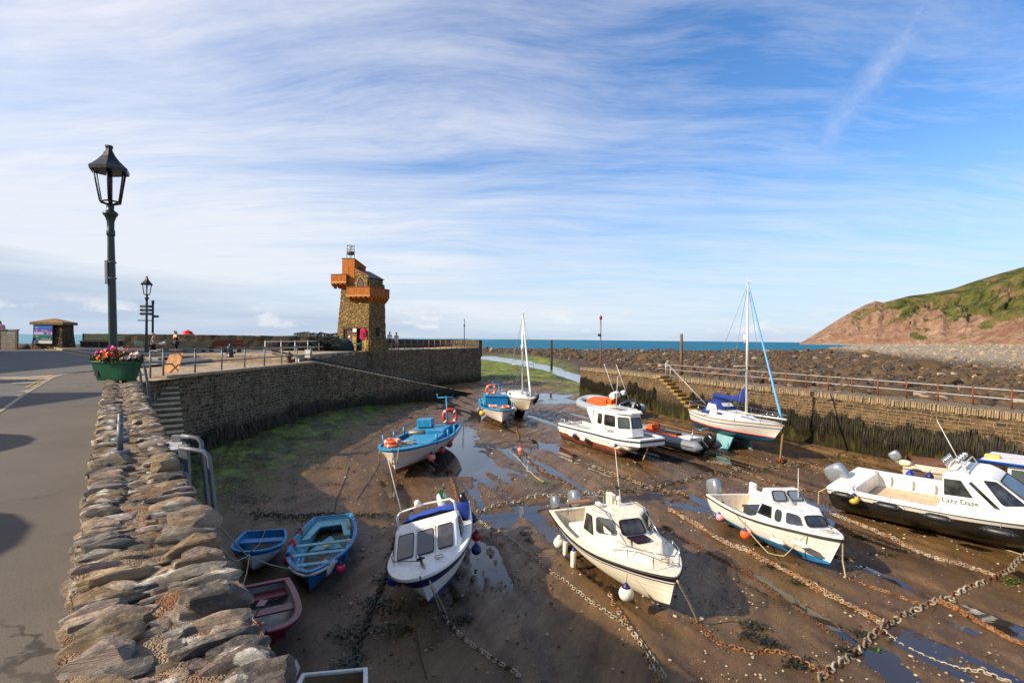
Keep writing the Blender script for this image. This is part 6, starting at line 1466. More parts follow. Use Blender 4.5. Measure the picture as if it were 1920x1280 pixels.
mb = MB(); mb.box((1.35, -.08, .56), (.55, .5, .42)); bx = mb.build('storage_box', pm('dark_grey_plastic', (52, 54, 58), .5, .1), bt, bevel=.03); mb = MB(); mb.box((1.35, -.08, .79), (.60, .55, .06)); mb.build('lid', pm('dark_grey_plastic', (52, 54, 58)), bx, bevel=.015)
mb = MB(); mb.box((.85, -.52, .62), (.9, .28, .05)); mb.build('bench_seat', pm('grey_seat', (150, 148, 142), .6, .1), bt, bevel=.01); mb = MB(); mb.box((.75, .35, .46), (.35, .3, .16)); mb.build('fuel_tank', pm('red_plastic', (206, 40, 30), .4, .1), bt, bevel=.03)
mb = MB(); mb.box((.80, .74, .86), (1.3, .10, .22)); mb.box((.16, .72, .96), (.26, .12, .40)); mb.build('side_coaming', M_WHITE, bt, bevel=.04)
outboard(bt, -.06, -.28, .64, .95, 22, M_COWL); mb = MB(); mb.tube([(2.3, .3, 1.24), (2.2, .34, 2.1)], [.012, .005], 6); mb.build('whip_aerial', M_WHITE, bt)
mb = MB(); mb.tube([(2.05, 0, 1.55), (2.5, -.02, 1.28)], .02, 6); mb.build('strut', pm('grey_metal', (120, 122, 124), .5), bt)
fender('pale pink ball fender with purple cap at the small cuddy stern', 'ball', 1350, 968.5, 14.45, .115, BUO['palepink'], BUO['purple'], (1350, 950), cat='fender'); fender('orange ball fender with purple cap, amidships on the small cuddy', 'ball', 1397, 1001, 13.2, .125, BUO['orange'], BUO['purple'], (1397, 975))
ax_ = MF.to_3x3() @ V((1, .1, .02))
fender('white sausage fender lying along the small cuddy bow, forward one', 'flat', 1499, 1019, 11.75, .06, BUO['white'], BUO['white'], (1490, 1008), .38, ax_); fender('white sausage fender lying along the small cuddy side, after one', 'flat', 1456, 1013, 12.2, .055, BUO['white'], BUO['white'], (1448, 1000), .32, ax_)
rope('mooring_rope', 'tan rope dropping straight from the small cuddy bow to a rusty chain', [MF @ V((L, 0, .98)), PZ(1580, 1050, -4.9), PZ(1586, 1083, -5.26)], .018, M_ROPE); rope('mooring_rope', 'slack loop of rope drooping along the small cuddy side', [MF @ V((1.3, -.86, .78)), PZ(1440, 1036, -5.08), PZ(1470, 1042, -5.1), PZ(1490, 1022, -4.75), PZ(1510, 1003, -4.45)], .012, M_ROPE, sag=.03)

# ---------------------------------------------------------------- black and white workboat, right edge
A = V((10.62, 16.3, 0)); hd = V((.63, -.777, 0)).normalized(); bt, L, MG = boat('angling_boat', 'long black hulled angling boat with white decks and forward wheelhouse, one big silver outboard', A, A+hd*6.4, heel=4, lift=.02)
H = Hull(6.4, 2.75, 1.02, 1.28, sr=.95, um=.42, p=2.5, q=.8, rake=.55, k1=.4, v=.36, dip=.03)
H.shell('hull', hull_mat('black_hull_green_foot', (42, 40, 40), [(0, .20, (222, 220, 214))], (.36, (74, 78, 16), .10), ro=.3), bt); H.rim('gunwale', M_WHITE, bt, .15, .09, .03); H.inner('cockpit', M_WHITE, bt, .10, .43, .62, .15, solemat=pm('sandy_deck', (196, 176, 144), .8, .15, 3, .003, 60, grime=.3)); H.deck('foredeck', M_WHITE, bt, .41, 1, .06, .03, .08); H.deck('aft_deck', M_WHITE, bt, 0, .10, .06, .02, .02)
mb = MB(); mb.box((.62, 0, .86), (.10, 2.0, .42)); mb.box((.34, 1.0, 1.06), (.55, .25, .10)); mb.box((.34, -1.0, 1.06), (.55, .25, .10)); mb.build('transom_well', M_WHITE, bt, bevel=.03)
for x in (.95, 1.5, 2.05, 2.55):
    for sg in (1, -1): MB().box((x, sg*1.10, .86), (.07, .10, .26)).build('hull_frame', M_WHITE, bt)
b0 = sym([(2.6, 1.02, .98), (3.95, 1.0, 1.06), (4.55, .66, 1.14)]); t0 = sym([(2.62, .86, 1.90), (3.35, .82, 1.94), (3.62, .58, 1.88)]); CB = (3.4, 0, 1.4); fq = house(bt, 'wheelhouse', b0, t0, M_WHITE, .07, 4)
win(bt, fq(4), [(.40, .42), (.93, .42), (.93, .86), (.52, .86)], CB, M_SEAL, M_GLASS, fw=.07); win(bt, fq(4), [(.03, .22), (.12, .22), (.36, .80), (.27, .86)], CB, M_SEAL, M_GLASS); win(bt, fq(3), rrect(.12, .30, .92, .92, .12), CB, M_SEAL, M_GLASS, fw=.08); win(bt, fq(2), rrect(.05, .30, .95, .92, .12), CB, M_SEAL, M_GLASS, fw=.08); win(bt, fq(0), [(.07, .42), (.60, .42), (.48, .86), (.07, .86)], CB, M_SEAL, M_GLASS)
win(bt, fq(1), rrect(.1, .30, .9, .92, .12), CB, M_SEAL, M_GLASS, fw=.08)
b1 = sym([(3.9, 1.0, 1.08), (4.9, .78, 1.16), (5.7, .3, 1.24)]); t1 = sym([(3.9, .8, 1.28), (4.8, .6, 1.32), (5.5, .2, 1.32)]); house(bt, 'coachroof', b1, t1, M_WHITE, .05)
q4 = fq(4); qm = bil(q4, .66, .27); nrm = (V(q4[1])-V(q4[0])).cross(V(q4[3])-V(q4[0])).normalized(); nrm = nrm if nrm.y < 0 else -nrm
xv = (V(q4[0])-V(q4[1])).normalized(); yv = nrm.cross(xv)
text(bt, 'Lazy Daze', .18, (lambda X_, Y_, Z_, O_: (lambda m: (setattr(m, 'translation', O_), m)[1])(Matrix((X_, Y_, Z_)).transposed().to_4x4()))(-xv if (nrm.cross(-xv)).z > 0 else xv, nrm.cross(-xv) if (nrm.cross(-xv)).z > 0 else nrm.cross(xv), nrm, qm+nrm*.035), pm('grey_lettering', (84, 84, 84), .5))
outboard(bt, .22, -.05, .84, 1.2, 34, M_COWL)
rails(bt, 'roof_rack', [[(2.7, .6, 1.94), (2.75, .6, 2.12), (2.75, -.6, 2.12), (2.7, -.6, 1.94)], [(3.1, .6, 1.96), (3.0, .6, 2.12), (3.0, -.6, 2.12), (3.1, -.6, 1.96)]], .022, M_ALU)
mb = MB()
for y in (-.42, -.15, .12, .4): mb.box((2.88, y, 2.18), (.10, .15, .12))
mb.build('deck_lamp', M_STEEL, bt, bevel=.02)
mb = MB()
for k in range(6): mb.cyl((2.62, -.2+k*.16, 1.9), (2.5, -.2+k*.16, 2.12), .02)
mb.build('rod_holder', M_STEEL, bt)
mb = MB(); mb.tube([(2.8, .3, 1.95), (2.3, .25, 3.1)], [.016, .007], 6); mb.build('whip_aerial', M_WHITE, bt); mb = MB(); mb.box((3.1, .1, 1.4), (.5, .5, .2)); mb.build('blue_cushion', pm('blue_cushion', (30, 120, 180), .7, .1), bt, bevel=.05)
for sg in (1, -1): rails(bt, 'pulpit', [[(5.2, sg*.82, 1.2), (5.4, sg*.75, 1.6), (6.0, sg*.4, 1.7), (6.35, 0, 1.72)], [(5.9, sg*.45, 1.25), (5.95, sg*.42, 1.68)]], .018, M_BLK)
ag = MG.to_3x3() @ V((1, .0, .0))
fender('yellow and cream ball fender at the stern of the black angling boat', 'ball', 1601, 936, 14.75, .135, BUO['yellow'], BUO['navy'], (1602, 918))
for i, (px, py, d_, ln) in enumerate([(1580, 928, 15.1, .46), (1664, 949, 13.9, .52), (1758, 971, 12.9, .52), (1873, 998, 11.85, .52)]):
    fender(['black sausage fender nearest the yellow ball on the angling boat', 'black sausage fender below the open cockpit of the angling boat', 'black sausage fender below the wheelhouse door of the angling boat', 'black sausage fender furthest forward on the angling boat'][i], 'flat', px, py, d_-.22, .095, BUO['black'], BUO['black'], (px+6, py-18), ln, ag)
rope('mooring_rope', 'short pale rope end hanging off the angling boat stern', [MG @ V((.0, -1.0, 1.0)), MG @ V((-.3, -1.1, .75)), MG @ V((-.32, -1.1, .35))], .02, M_ROPE, sag=.05)

# ---------------------------------------------------------------- white catamaran workboat
hd = V((.454, -.891, 0)).normalized(); A = V((3.45, 27.5, 0)); bt, L, MK = boat('catamaran', 'white catamaran workboat with square wheelhouse and red antifouled twin hulls', A, A+hd*5.7)
CATM = hull_mat('white_cat_red_foot', (224, 218, 204), (), (.46, (150, 72, 54), .16, (48, 40, 22)), grime=.4)
mb = MB()
for sg in (1, -1):
    rings = []; uvs = []
    for i in range(17):
        u = i/16; x = 5.6*u; r_ = max(0, (u-.78)/.22); zk = .02+.62*r_**1.8; w = 1-.35*r_**2
        yo, yi = sg*1.06, sg*.42; ym = sg*.74; zt = .80+.10*u**2
        P = [(x, yo-(sg*.10*r_), zt), (x-.02, yo-sg*.05-(sg*.12*r_), (zt+zk)*.55), (x-.06, ym+sg*.12*w, zk+.10), (x-.08, ym, zk), (x-.06, ym-sg*.14*w, zk+.10), (x-.02, yi+sg*.03, .55), (x, yi, zt-.05)]
        rings.append(P); uvs += [(p[0], zt-p[2]) for p in P]
    mb.loft(rings, closed=True, smooth=False, uvs=uvs)
mb.build('twin_hull', CATM, bt)
pl_ = [(0, 1.10), (4.7, 1.10), (5.45, .95), (5.95, .70)]
mb = MB(); mb.loft([sym([(x, y, .62+.1*(x/5.7)**2) for x, y in pl_]), sym([(x, y, .78+.12*(x/5.7)**2) for x, y in pl_])]); mb.build('bridge_deck', M_WHITE, bt)
mb = MB(); P = sym([(x, y, .80+.12*(x/5.7)**2) for x, y in pl_]); mb.tube(P, .04, 6, closed=True); mb.build('rubbing_strake', M_SEAL, bt)
mb = MB(); o_ = [V((x, y, z+.02)) for x, y, z in P]; i_ = [V((x*.94+.12, y*.86, z+.02)) for x, y, z in P]; mb.ring(o_, i_, .09, (0, 0, 1)); mb.build('gunwale', M_WHITE, bt, bevel=.015)
mb = MB(); mb.box((1.3, 0, .79), (2.4, 1.7, .04)); mb.build('work_deck', pm('grey_deck', (176, 172, 164), .7, .12), bt); mb = MB(); mb.box((1.0, .35, .9), (.9, .6, .22)); mb.build('hatch_box', M_CREAM, bt, bevel=.02); mb = MB(); mb.box((1.0, .35, 1.015), (.7, .4, .02)); mb.build('hatch_lid', pm('dark_hatch', (70, 62, 50), .7), bt)
b0 = sym([(2.55, .80, .86), (4.45, .74, .90), (5.02, .34, .96)]); t0 = sym([(2.65, .72, 1.92), (4.30, .66, 1.94), (4.78, .30, 1.92)]); CB = (3.6, 0, 1.4); fq = house(bt, 'wheelhouse', b0, t0, M_WHITE, .03)
win(bt, fq(4), rrect(.06, .42, .50, .90, .12), CB); win(bt, fq(4), rrect(.60, .44, .78, .90, .25), CB); win(bt, fq(3), rrect(.08, .38, .92, .88, .10), CB, M_SEAL, pm('grey_glass', (70, 78, 76), .08, .08)); win(bt, fq(2), rrect(.06, .38, .94, .88, .10), CB, M_SEAL, pm('grey_glass', (70, 78, 76))); win(bt, fq(1), rrect(.08, .38, .92, .88, .10), CB); win(bt, fq(0), rrect(.3, .42, .9, .90, .12), CB)
rt = sym([(2.15, .78, 1.94), (4.40, .72, 1.96), (4.92, .34, 1.95)]); mb = MB(); mb.loft([rt, [(x, y*.94, z+.07) for x, y, z in rt]]); mb.build('roof', M_WHITE, bt, bevel=.02); mb = MB(); mb.loft([[(2.15, y, 1.90), (2.58, y, 1.3), (2.68, y, 1.3), (2.68, y, 1.92)] for y in (-.80, -.72)]); mb.loft([[(2.15, y, 1.90), (2.58, y, 1.3), (2.68, y, 1.3), (2.68, y, 1.92)] for y in (.72, .80)]); mb.build('wing_panel', M_WHITE, bt)
q4 = fq(4); nrm = (V(q4[1])-V(q4[0])).cross(V(q4[3])-V(q4[0])).normalized(); nrm = nrm if nrm.y < 0 else -nrm; xv = (V(q4[1])-V(q4[0])).normalized(); xv = xv if xv.x > 0 else -xv
def facetext(parent, s_, size, O_, nrm, xv, mat):
    Y_ = V(nrm).cross(V(xv)); 
    m = Matrix((V(xv), Y_, V(nrm))).transposed().to_4x4(); m.translation = O_; return text(parent, s_, size, m, mat)
facetext(bt, 'Caitlin', .26, bil(q4, .28, .22)+nrm*.03, nrm, xv, pm('grey_lettering', (84, 84, 84), .5))
rl = []
for sg in (1, -1): rl += [[(2.3, sg*.60, 2.02), (2.5, sg*.60, 2.08), (4.2, sg*.56, 2.08), (4.35, sg*.56, 2.02)]]
for x in (.1, .8, 1.6): rl += [[(x, -.98, .86), (x, -.98, 1.14), (x+.35, -.98, 1.14), (x+.35, -.98, .86)], [(x, .98, .86), (x, .98, 1.14), (x+.35, .98, 1.14), (x+.35, .98, .86)]]
rails(bt, 'grab_rail', rl, .016, M_ALU); mb = MB(); mb.tube([(3.3, .1, 2.0), (3.4, .1, 3.6)], [.02, .01], 6); mb.build('whip_aerial', M_WHITE, bt); mb = MB(); mb.box((3.6, 0, 2.03), (.7, .5, .05)); mb.build('solar_panel', pm('dull_panel', (130, 126, 118), .5), bt)
ak = MK.to_3x3() @ V((1, 0, .0))
for i, (px, py, d_) in enumerate([(1072, 814, 25.6), (1094, 822, 24.6), (1149, 833, 22.35)]): fender(['white sausage fender nearest the catamaran stern', 'white sausage fender amidships on the catamaran', 'white sausage fender under the catamaran lettering'][i], 'flat', px, py, d_, .115, BUO['white'], BUO['navy'], (px-2, py-9), .46, ak)
rope('mooring_rope', 'white and tan mooring rope hanging from the catamaran bow', [PD(1215, 828, 22.2), PD(1213, 843, 22.2), PZ(1206, 862, -5.26)], .035, M_ROPE)

# ---------------------------------------------------------------- sailing yachts
def yacht(label, A, B_, beam, hs, hb, k0, hullm, bot, mast_x, mast_h, boomcol, hood, gen, lean=0, trim=0, heel=0, keel='fin', genr=.07):
    bt, L, M = boat('sailing_yacht', label, A, B_, cat='yacht', trim=trim, heel=heel)
    H = Hull(L, beam, hs, hb, sr=.62, um=.42, p=2.0, q=.85, rake=.95, k0=k0, k1=.36, v=.30, dip=.06, kf=.5); H.shell('hull', hullm, bt); H.rim('toe_rail', pm('teak_trim', (150, 124, 90), .7, .2), bt, .05, .04, .012); H.inner('cockpit', M_WHITE, bt, .06, .30, hs-.45, .36); H.deck('deck', M_WHITE, bt, .30, 1, .04, 0, .07)
    for sg in (1, -1): mb = MB(); mb.loft([[(L*.03+x, sg*(H.b(.05+.25*x/(L*.27))-.04), hs+.01), (L*.03+x, sg*(H.b(.05+.25*x/(L*.27))-.37), hs+.03)] for x in [L*.27*i/6 for i in range(7)]], closed=False, cap0=False, cap1=False); mb.build('side_deck', M_WHITE, bt, solid=.03)
    b0 = sym([(L*.28, .68*beam/2.2, hs-.04), (L*.52, .62*beam/2.2, hs), (L*.74, .22*beam/2.2, hs+.06)]); t0 = sym([(L*.285, .56*beam/2.2, hs+.34), (L*.50, .48*beam/2.2, hs+.32), (L*.69, .16*beam/2.2, hs+.18)]); fq = house(bt, 'coachroof', b0, t0, M_WHITE, .05)
    for i in (0, 4): win(bt, fq(i), rrect(.25, .3, .6, .72, .45), (L*.45, 0, hs), M_STEEL, M_GLASS, fw=.25)
    if keel == 'fin':
        mk = pm('flaked_blue_antifoul', (70, 170, 186), .75, .35, 4, .004, 20, grime=.85, grimecol=(170, 150, 118))
        for sg in (1, -1): mb = MB(); mb.loft([[(L*.36, sg*.42, k0+.12), (L*.56, sg*.42, k0+.14), (L*.56, sg*.50, k0+.14), (L*.36, sg*.50, k0+.12)], [(L*.40, sg*.66, .0), (L*.54, sg*.66, .0), (L*.54, sg*.72, .0), (L*.40, sg*.72, .0)]]); mb.build('bilge_keel', mk, bt, bevel=.015)
        mb = MB(); mb.box((L*.42, 0, k0*.5), (L*.2, .12, k0+.2)); mb.build('skeg', M_DARK, bt)
        mb = MB(); mb.loft([[(-.02, y, hs-.7), (.30, y, hs-.75), (.22, y, .38), (-.06, y, .40)] for y in (-.025, .025)]); mb.build('rudder', pm('turquoise_rudder', (40, 176, 196), .6, .2), bt, bevel=.01)
    else:
        mb = MB(); mb.loft([[(L*.25, y, k0+.15), (L*.72, y, k0+.25), (L*.60, y, 0), (L*.34, y, 0)] for y in (-.10, .10)]); mb.build('keel', M_DARK, bt, bevel=.02)
    mx = L*mast_x; mt = V((mx+lean, 0, mast_h)); mb = MB(); mb.tube([(mx, 0, hs+.2), mt], [.065, .05], 8); ms = mb.build('mast', M_ALU, bt)
    mb = MB(); zsp = hs+(mast_h-hs)*.40; mb.tube([(mx, -.75, zsp), (mx, 0, zsp), (mx, .75, zsp)], .02, 5); mb.tube([(mx, 0, mast_h), (mx-.3, 0, mast_h+.12)], .01, 5); mb.tube([(mx, 0, mast_h), (mx+.25, 0, mast_h+.16)], .01, 5); mb.cyl((mx, 0, mast_h), (mx, 0, mast_h+.25), .02); mb.build('spreader', M_ALU, ms)
    mb = MB(); mb.lathe([(.10, -.2), (.11, .2)], Matrix.Translation((mx-.1, 0, hs+(mast_h-hs)*.60)), 10); mb.build('radar_reflector', M_WHITE, ms)
    st_ = [[(mx, 0, mast_h), (.05, 0, hs+.2)]]
    for sg in (1, -1): st_ += [[(mx, 0, mast_h), (mx, sg*.75, zsp), (mx-.1, sg*(beam/2-.08), hs)], [(mx, 0, zsp), (mx-.45, sg*(beam/2-.1), hs)], [(mx, 0, zsp), (mx+.35, sg*(beam/2-.15), hs)]]
    rails(bt, 'stay_wire', st_, .009, pm('wire_grey', (120, 122, 126), .5, metal=.6)); bow = V((L*.985, 0, hb))
    mb = MB(); P = [bow.lerp(mt, k/14)+V((0, 0, .12*(1-k/14))) for k in range(15)]; mb.tube(P, [genr*.6]+[genr*(1-.45*k/14) for k in range(13)]+[.02], 8); mb.build('furled_headsail', gen, bt)
    # boom with cover
    mb = MB(); rings = []
    for k in range(13):
        t = k/12; x = mx-.06-t*L*.40; zc_ = hs+.95-.02*t; h_ = .14+.62*max(0, 1-t*3.2)**1.6; w_ = .10-.03*t
        rings.append([(x, w_*math.cos(a), zc_+(h_ if math.sin(a) > 0 else .13)*math.sin(a)+.05*(1-t)*0) for a in [2*math.pi*i/10 for i in range(10)]])
    mb.loft(rings, smooth=True); mb.build('sail_cover', boomcol, bt)
    if hood:
        mb = MB(); rings = []
        for x, z, w_ in ((L*.40, hs+.36, .56), (L*.35, hs+.72, .58), (L*.24, hs+.78, .60), (L*.19, hs+.20, .70)):
            rings.append([(x, w_*math.cos(a), hs+.02+(z-hs)*max(0, math.sin(a))**.6) for a in [math.pi*i/10 for i in range(11)]])
        mb.loft(rings, closed=False, cap0=False, cap1=False); hd_ = mb.build('sprayhood', hood, bt, solid=.015)
        mb = MB()
        for sg in (1, -1): mb.poly([(L*.385, sg*.59, hs+.24), (L*.355, sg*.55, hs+.58), (L*.26, sg*.57, hs+.60), (L*.245, sg*.66, hs+.22)], .01, (0, sg, .2))
        mb.poly([(L*.395, -.3, hs+.50), (L*.365, -.3, hs+.66), (L*.365, .3, hs+.66), (L*.395, .3, hs+.50)], .01, (1, 0, .6)); mb.build('pane', pm('clear_vinyl', (190, 194, 196), .15, .25, 8), hd_)
    pu = []
    for sg in (1, -1): pu += [[(L*.86, sg*H.b(.86)*.95, hb-.04), (L*.88, sg*H.b(.86)*.9, hb+.42), (L*1.03, 0, hb+.46)], [(L*.95, sg*.1, hb), (L*.97, sg*.12, hb+.44)], [(L*.02, sg*H.b(.02)*.9, hs), (0, sg*H.b(.02)*.9, hs+.48), (.0, 0, hs+.50)], [(L*.2, sg*H.b(.2)*.95, hs), (L*.2, sg*H.b(.2)*.95, hs+.46)], [(L*.45, sg*H.b(.45)*.97, hs), (L*.45, sg*H.b(.45)*.97, hs+.46)], [(L*.66, sg*H.b(.66)*.97, hs+.03), (L*.66, sg*H.b(.66)*.97, hs+.46)],
                         [(0, sg*H.b(.02)*.9, hs+.48), (L*.2, sg*H.b(.2)*.95, hs+.46), (L*.45, sg*H.b(.45)*.97, hs+.46), (L*.66, sg*H.b(.66)*.97, hs+.46), (L*.88, sg*H.b(.86)*.9, hb+.42)]]
    rails(bt, 'guard_rail', pu, .013); return bt, H, M, L
M_NAVYC = pm('navy_canvas', (16, 44, 120), .8, .15, 4)
A = PZ(1312, 766, -3.72); B_ = PZ(1470, 797, -3.62)
YH = hull_mat('white_yacht_blue_boot', (228, 224, 214), [(.16, .21, (96, 96, 150))], (1.0, (6, 92, 124), 0), grime=.12)
bt, H, MJ, Lj = yacht('white bilge keeled yacht with navy sail cover and blue bottom beside the right wall', A, B_, 2.2, 1.52, 1.66, .52, YH, None, .61, 8.05, M_NAVYC, M_NAVYC, pm('pale_blue_sailcover', (96, 160, 206), .7, .15, 5), genr=.055)
mb = MB(); H2 = [V((H.pt(u, 0, 1).x, 0, 0)) for u in (0, 1)]
P = []
for sg in (1, -1):
    for u in H.us(26):
        t = 0
        for k in range(80):
            q = H.pt(u, k/80, sg)
            if q.z >= 1.02: break
        P.append(q+V((0, sg*.008, 0)))
mb.tube(P[:27], .028, 5); mb.tube(P[27:], .028, 5); mb.build('boot_stripe', pm('red_boot_stripe', (206, 62, 46), .5), bt)
rails(bt, 'spinnaker_pole', [[(Lj*.62, -.7, 1.95), (Lj*1.06, -.2, 1.98)]], .05, M_ALU)
for i, (px, py) in enumerate([(1326, 790), (1357, 796)]): fender(['orange topped fender nearest the yacht rudder', 'orange topped fender further forward on the yacht'][i], 'cyl', px, py, 26.9-i*1.0, .11, BUO['orange'], BUO['white'], (px, py-18), .46)
rope('mooring_rope', 'pale rope hanging straight from the yacht bow to a rusty ring', [PD(1470, 796, 22.55), PD(1466, 830, 22.7), PZ(1463, 862, -5.27)], .045, pm('weedy_rope', (140, 116, 72), .9, .3, 20))
rope('mooring_chain', 'rusty coil of chain end under the yacht bow rope', [PZ(1455, 858, -5.24), PZ(1463, 864, -5.2), PZ(1472, 861, -5.24), PZ(1466, 866, -5.24)], .05, M_RUST, 'chain')
A = PZ(956, 735, -3.85); B_ = PZ(996, 750, -3.85)
bt, H, MP_, Lp = yacht('distant cream yacht with black sail cover by the harbour mouth pool', A, B_, 2.1, 1.40, 1.5, .42, hull_mat('cream_yacht_hull', (222, 204, 172), [(.0, .16, (226, 222, 214))], (.50, (190, 160, 122), .03), grime=.2), None, .62, 6.95, pm('black_canvas', (22, 22, 24), .8), None, pm('white_furled_sail', (222, 220, 214), .7, .1, 5), lean=-.15, keel='long', genr=.075)
for i, (px, py, d_) in enumerate([(946, 744, 37.6), (953, 747, 36.9), (960, 750, 36.2)]): fender('black fender in the row along the distant cream yacht', 'cyl', px, py, d_, .13, BUO['black'], BUO['black'], (px+1, py-8), .5, group='black fenders along the distant yacht')
fender('large black fender alone on the bow of the distant cream yacht', 'cyl', 1005, 748, 33.6, .14, BUO['black'], BUO['black'], (1001, 740), .62, 25)

# ---------------------------------------------------------------- blue decked fishing boats
M_FB = pm('bright_blue_paint', (8, 126, 172), .45, .18, 4, grime=.35, grimecol=(150, 176, 186)); M_FBD = pm('mid_blue_paint', (8, 90, 134), .5, .2, 4, grime=.3)
def fishing(label, A, B_, beam, hs, hb, heel=0, mast=1.4, q=.62, stripe=None):
    bt, L, M = boat('fishing_boat', label, A, B_, heel=heel)
    H = Hull(L, beam, hs, hb, sr=.86, um=.45, p=2.6, q=q, rake=.32, k1=.18, v=.42, dip=.10)
    H.shell('hull', hull_mat('white_fishing_hull_'+('a' if mast > 1.3 else 'b'), (222, 214, 206), [(0, .09, (8, 112, 158)), (.20, .225, (196, 176, 130))], (.36, (112, 66, 54), .03), grime=.25), bt)
    H.rim('gunwale', M_FB, bt, .10, .06, .02); H.inner('deck_well', M_FBD, bt, .02, .80, .55, .10, solemat=M_FB); H.deck('foredeck', M_FB, bt, .74, 1, .04, -.04, .04)
    mb = MB(); mb.box((L*.52, .12, .74), (L*.30, beam*.56, .46)); mb.build('engine_box', M_FB, bt, bevel=.03)
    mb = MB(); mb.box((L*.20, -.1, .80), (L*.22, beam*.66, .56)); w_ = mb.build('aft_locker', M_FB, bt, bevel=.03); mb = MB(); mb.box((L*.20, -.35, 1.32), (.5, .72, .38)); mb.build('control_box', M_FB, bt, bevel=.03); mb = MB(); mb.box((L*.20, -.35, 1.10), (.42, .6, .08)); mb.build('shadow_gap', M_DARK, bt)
    for sg in (1, -1):
        for u in (.30, .48, .70): MB().cyl((L*u, sg*(H.b(u)-.05), H.zs(u)-.1), (L*u, sg*(H.b(u)-.05), H.zs(u)+.34), .05).build('mooring_post', M_FB, bt)
    mb = MB(); mb.tube([(.35, .45, hs-.2), (.32, .45, hs+mast)], .04, 6); mb.tube([(.32, .0, hs+mast-.06), (.32, .8, hs+mast-.06)], .035, 6); mb.tube([(.32, .0, hs+mast-.06), (.32, 0, hs+mast+.14)], .03, 6); mb.build('mast', M_FB, bt)
    mb = MB()
    for k in range(9): mb.tube([(L*(.70+.02*k)+rnd.uniform(-.1, .1), rnd.uniform(-.6, .6), hb-.06), (L*(.72+.02*k), rnd.uniform(-.6, .6), hb+.02), (L*(.70+.02*k)+rnd.uniform(-.1, .3), rnd.uniform(-.6, .6), hb-.05)], .022, 5)
    mb.build('deck_rope', M_ROPE, bt)
    mb = MB(); mb.lathe([(.05, -.4), (.12, -.34), (.12, .34), (.05, .4)], Matrix.Translation((L*.36, -.45, hs+.05)) @ Matrix.Rotation(R(90), 4, 'X'), 12); mb.build('hauler_drum', pm('worn_metal', (120, 112, 100), .5, .3, metal=.5), bt)
    return bt, H, M, L
def lifering(label, p, rx, r=.27, tk=.07, mat=None, M=None):
    t = thing('lifebuoy', label, 'lifebuoy', p); t.rotation_euler = rx; mb = MB(); P = [(r*math.cos(2*math.pi*k/24), r*math.sin(2*math.pi*k/24), 0) for k in range(24)]; mb.tube(P, tk, 10, closed=True); o = mb.build('ring', mat or BUO['orange'], t)
    for k in range(4): a = R(45+90*k); mb = MB(); mb.tube([(r*math.cos(a+d_), r*math.sin(a+d_), 0) for d_ in (-.13, 0, .13)], tk*1.06, 10); mb.build('band', BUO['white'], o)
    return t
bt, H, MN, Ln = fishing('blue decked fishing boat with white hull, orange life rings on its foredeck', V((-3.45, 25.6, 0)), PZ(739, 846, -4.22), 2.55, .98, 1.12, heel=4, mast=1.45, q=.50)
lifering('orange lifebuoy lying on the blue foredeck, upper one of the pile', MN @ V((Ln*.85, -.36, 1.28)), (0, 0, 0), .27, .075); lifering('orange lifebuoy under another on the blue foredeck', MN @ V((Ln*.855, -.33, 1.15)), (0.05, 0, .4), .27, .075)
lifering('red and blue lifebuoy standing on the blue boat stern', MN @ V((.5, .62, 1.45)), (R(80), 0, R(20)), .32, .09, pm('red_blue_ring', (196, 60, 44), .5, .4, 2))
mb = MB(); mb.lathe([(.3, 0), (.33, .1), (.2, .2), (.05, .24)], n=10); o = mb.build('white_sack', M_WHC); o.matrix_world = MN @ Matrix.Translation((Ln*.78, -.45, 1.06)); tag(o, 'white bundled sack behind the orange lifebuoys', 'sack')
for lab, px, py, d_, r, c, top in [('pale salmon ball fender low on the blue boat bow side', 809, 857, 20.5, .165, 'salmon', (806, 845)), ('bright red ball fender beside the salmon one', 829, 844, 21.6, .12, 'red', (827, 835)), ('large rusty red ball fender on the blue boat quarter', 842.5, 832, 22.8, .155, 'rust', (841, 820)), ('orange red ball fender just above the large rusty one', 845, 823, 23.3, .13, 'orange', (842, 812))]: fender(lab, 'ball', px, py, d_, r, BUO[c], BUO['navy'], top)
rope('mooring_rope', 'weedy rope hanging from the blue boat stem', [PD(748, 838, 19.0), PD(745, 862, 18.95), PZ(744, 886, -5.26)], .022, M_ROPE); rope('mooring_rope', 'tan rope down the blue boat bow planking', [PD(735, 840, 19.2), PD(735.5, 866, 19.1), PZ(736, 884, -5.26)], .02, M_ROPE); rope('mooring_rope', 'thin rope from a bracket on the shaded side of the blue boat', [PD(713, 833, 20.3), PD(711.5, 850, 20.3), PZ(711, 868, -5.27)], .022, M_ROPE)
bt, H, MO, Lo = fishing('second blue and white fishing boat, smaller in view, lifebuoy on its wheel box', PZ(921, 748, -4.35), PZ(941.5, 769, -4.22), 2.15, .92, 1.06, heel=-2, mast=1.2, q=.58)
mb = MB(); mb.box((Lo*.40, 0, 1.18), (1.1, 1.5, .62)); mb.box((Lo*.40, 0, 1.52), (1.2, 1.62, .08)); mb.build('shelter', M_FB, bt, bevel=.02)
lifering('bright orange lifebuoy standing upright on the blue shelter', MO @ V((Lo*.40, -.35, 1.88)), (R(90), 0, R(10)), .30, .085)
lifering('orange float ring lying flat on the second blue deck, near its stem', MO @ V((Lo*.80, .35, 1.12)), (.1, 0, 0), .24, .06); lifering('faded orange float ring on the second blue deck, away from the stem', MO @ V((Lo*.74, -.4, 1.10)), (0, .1, 0), .26, .06, BUO['salmon'])
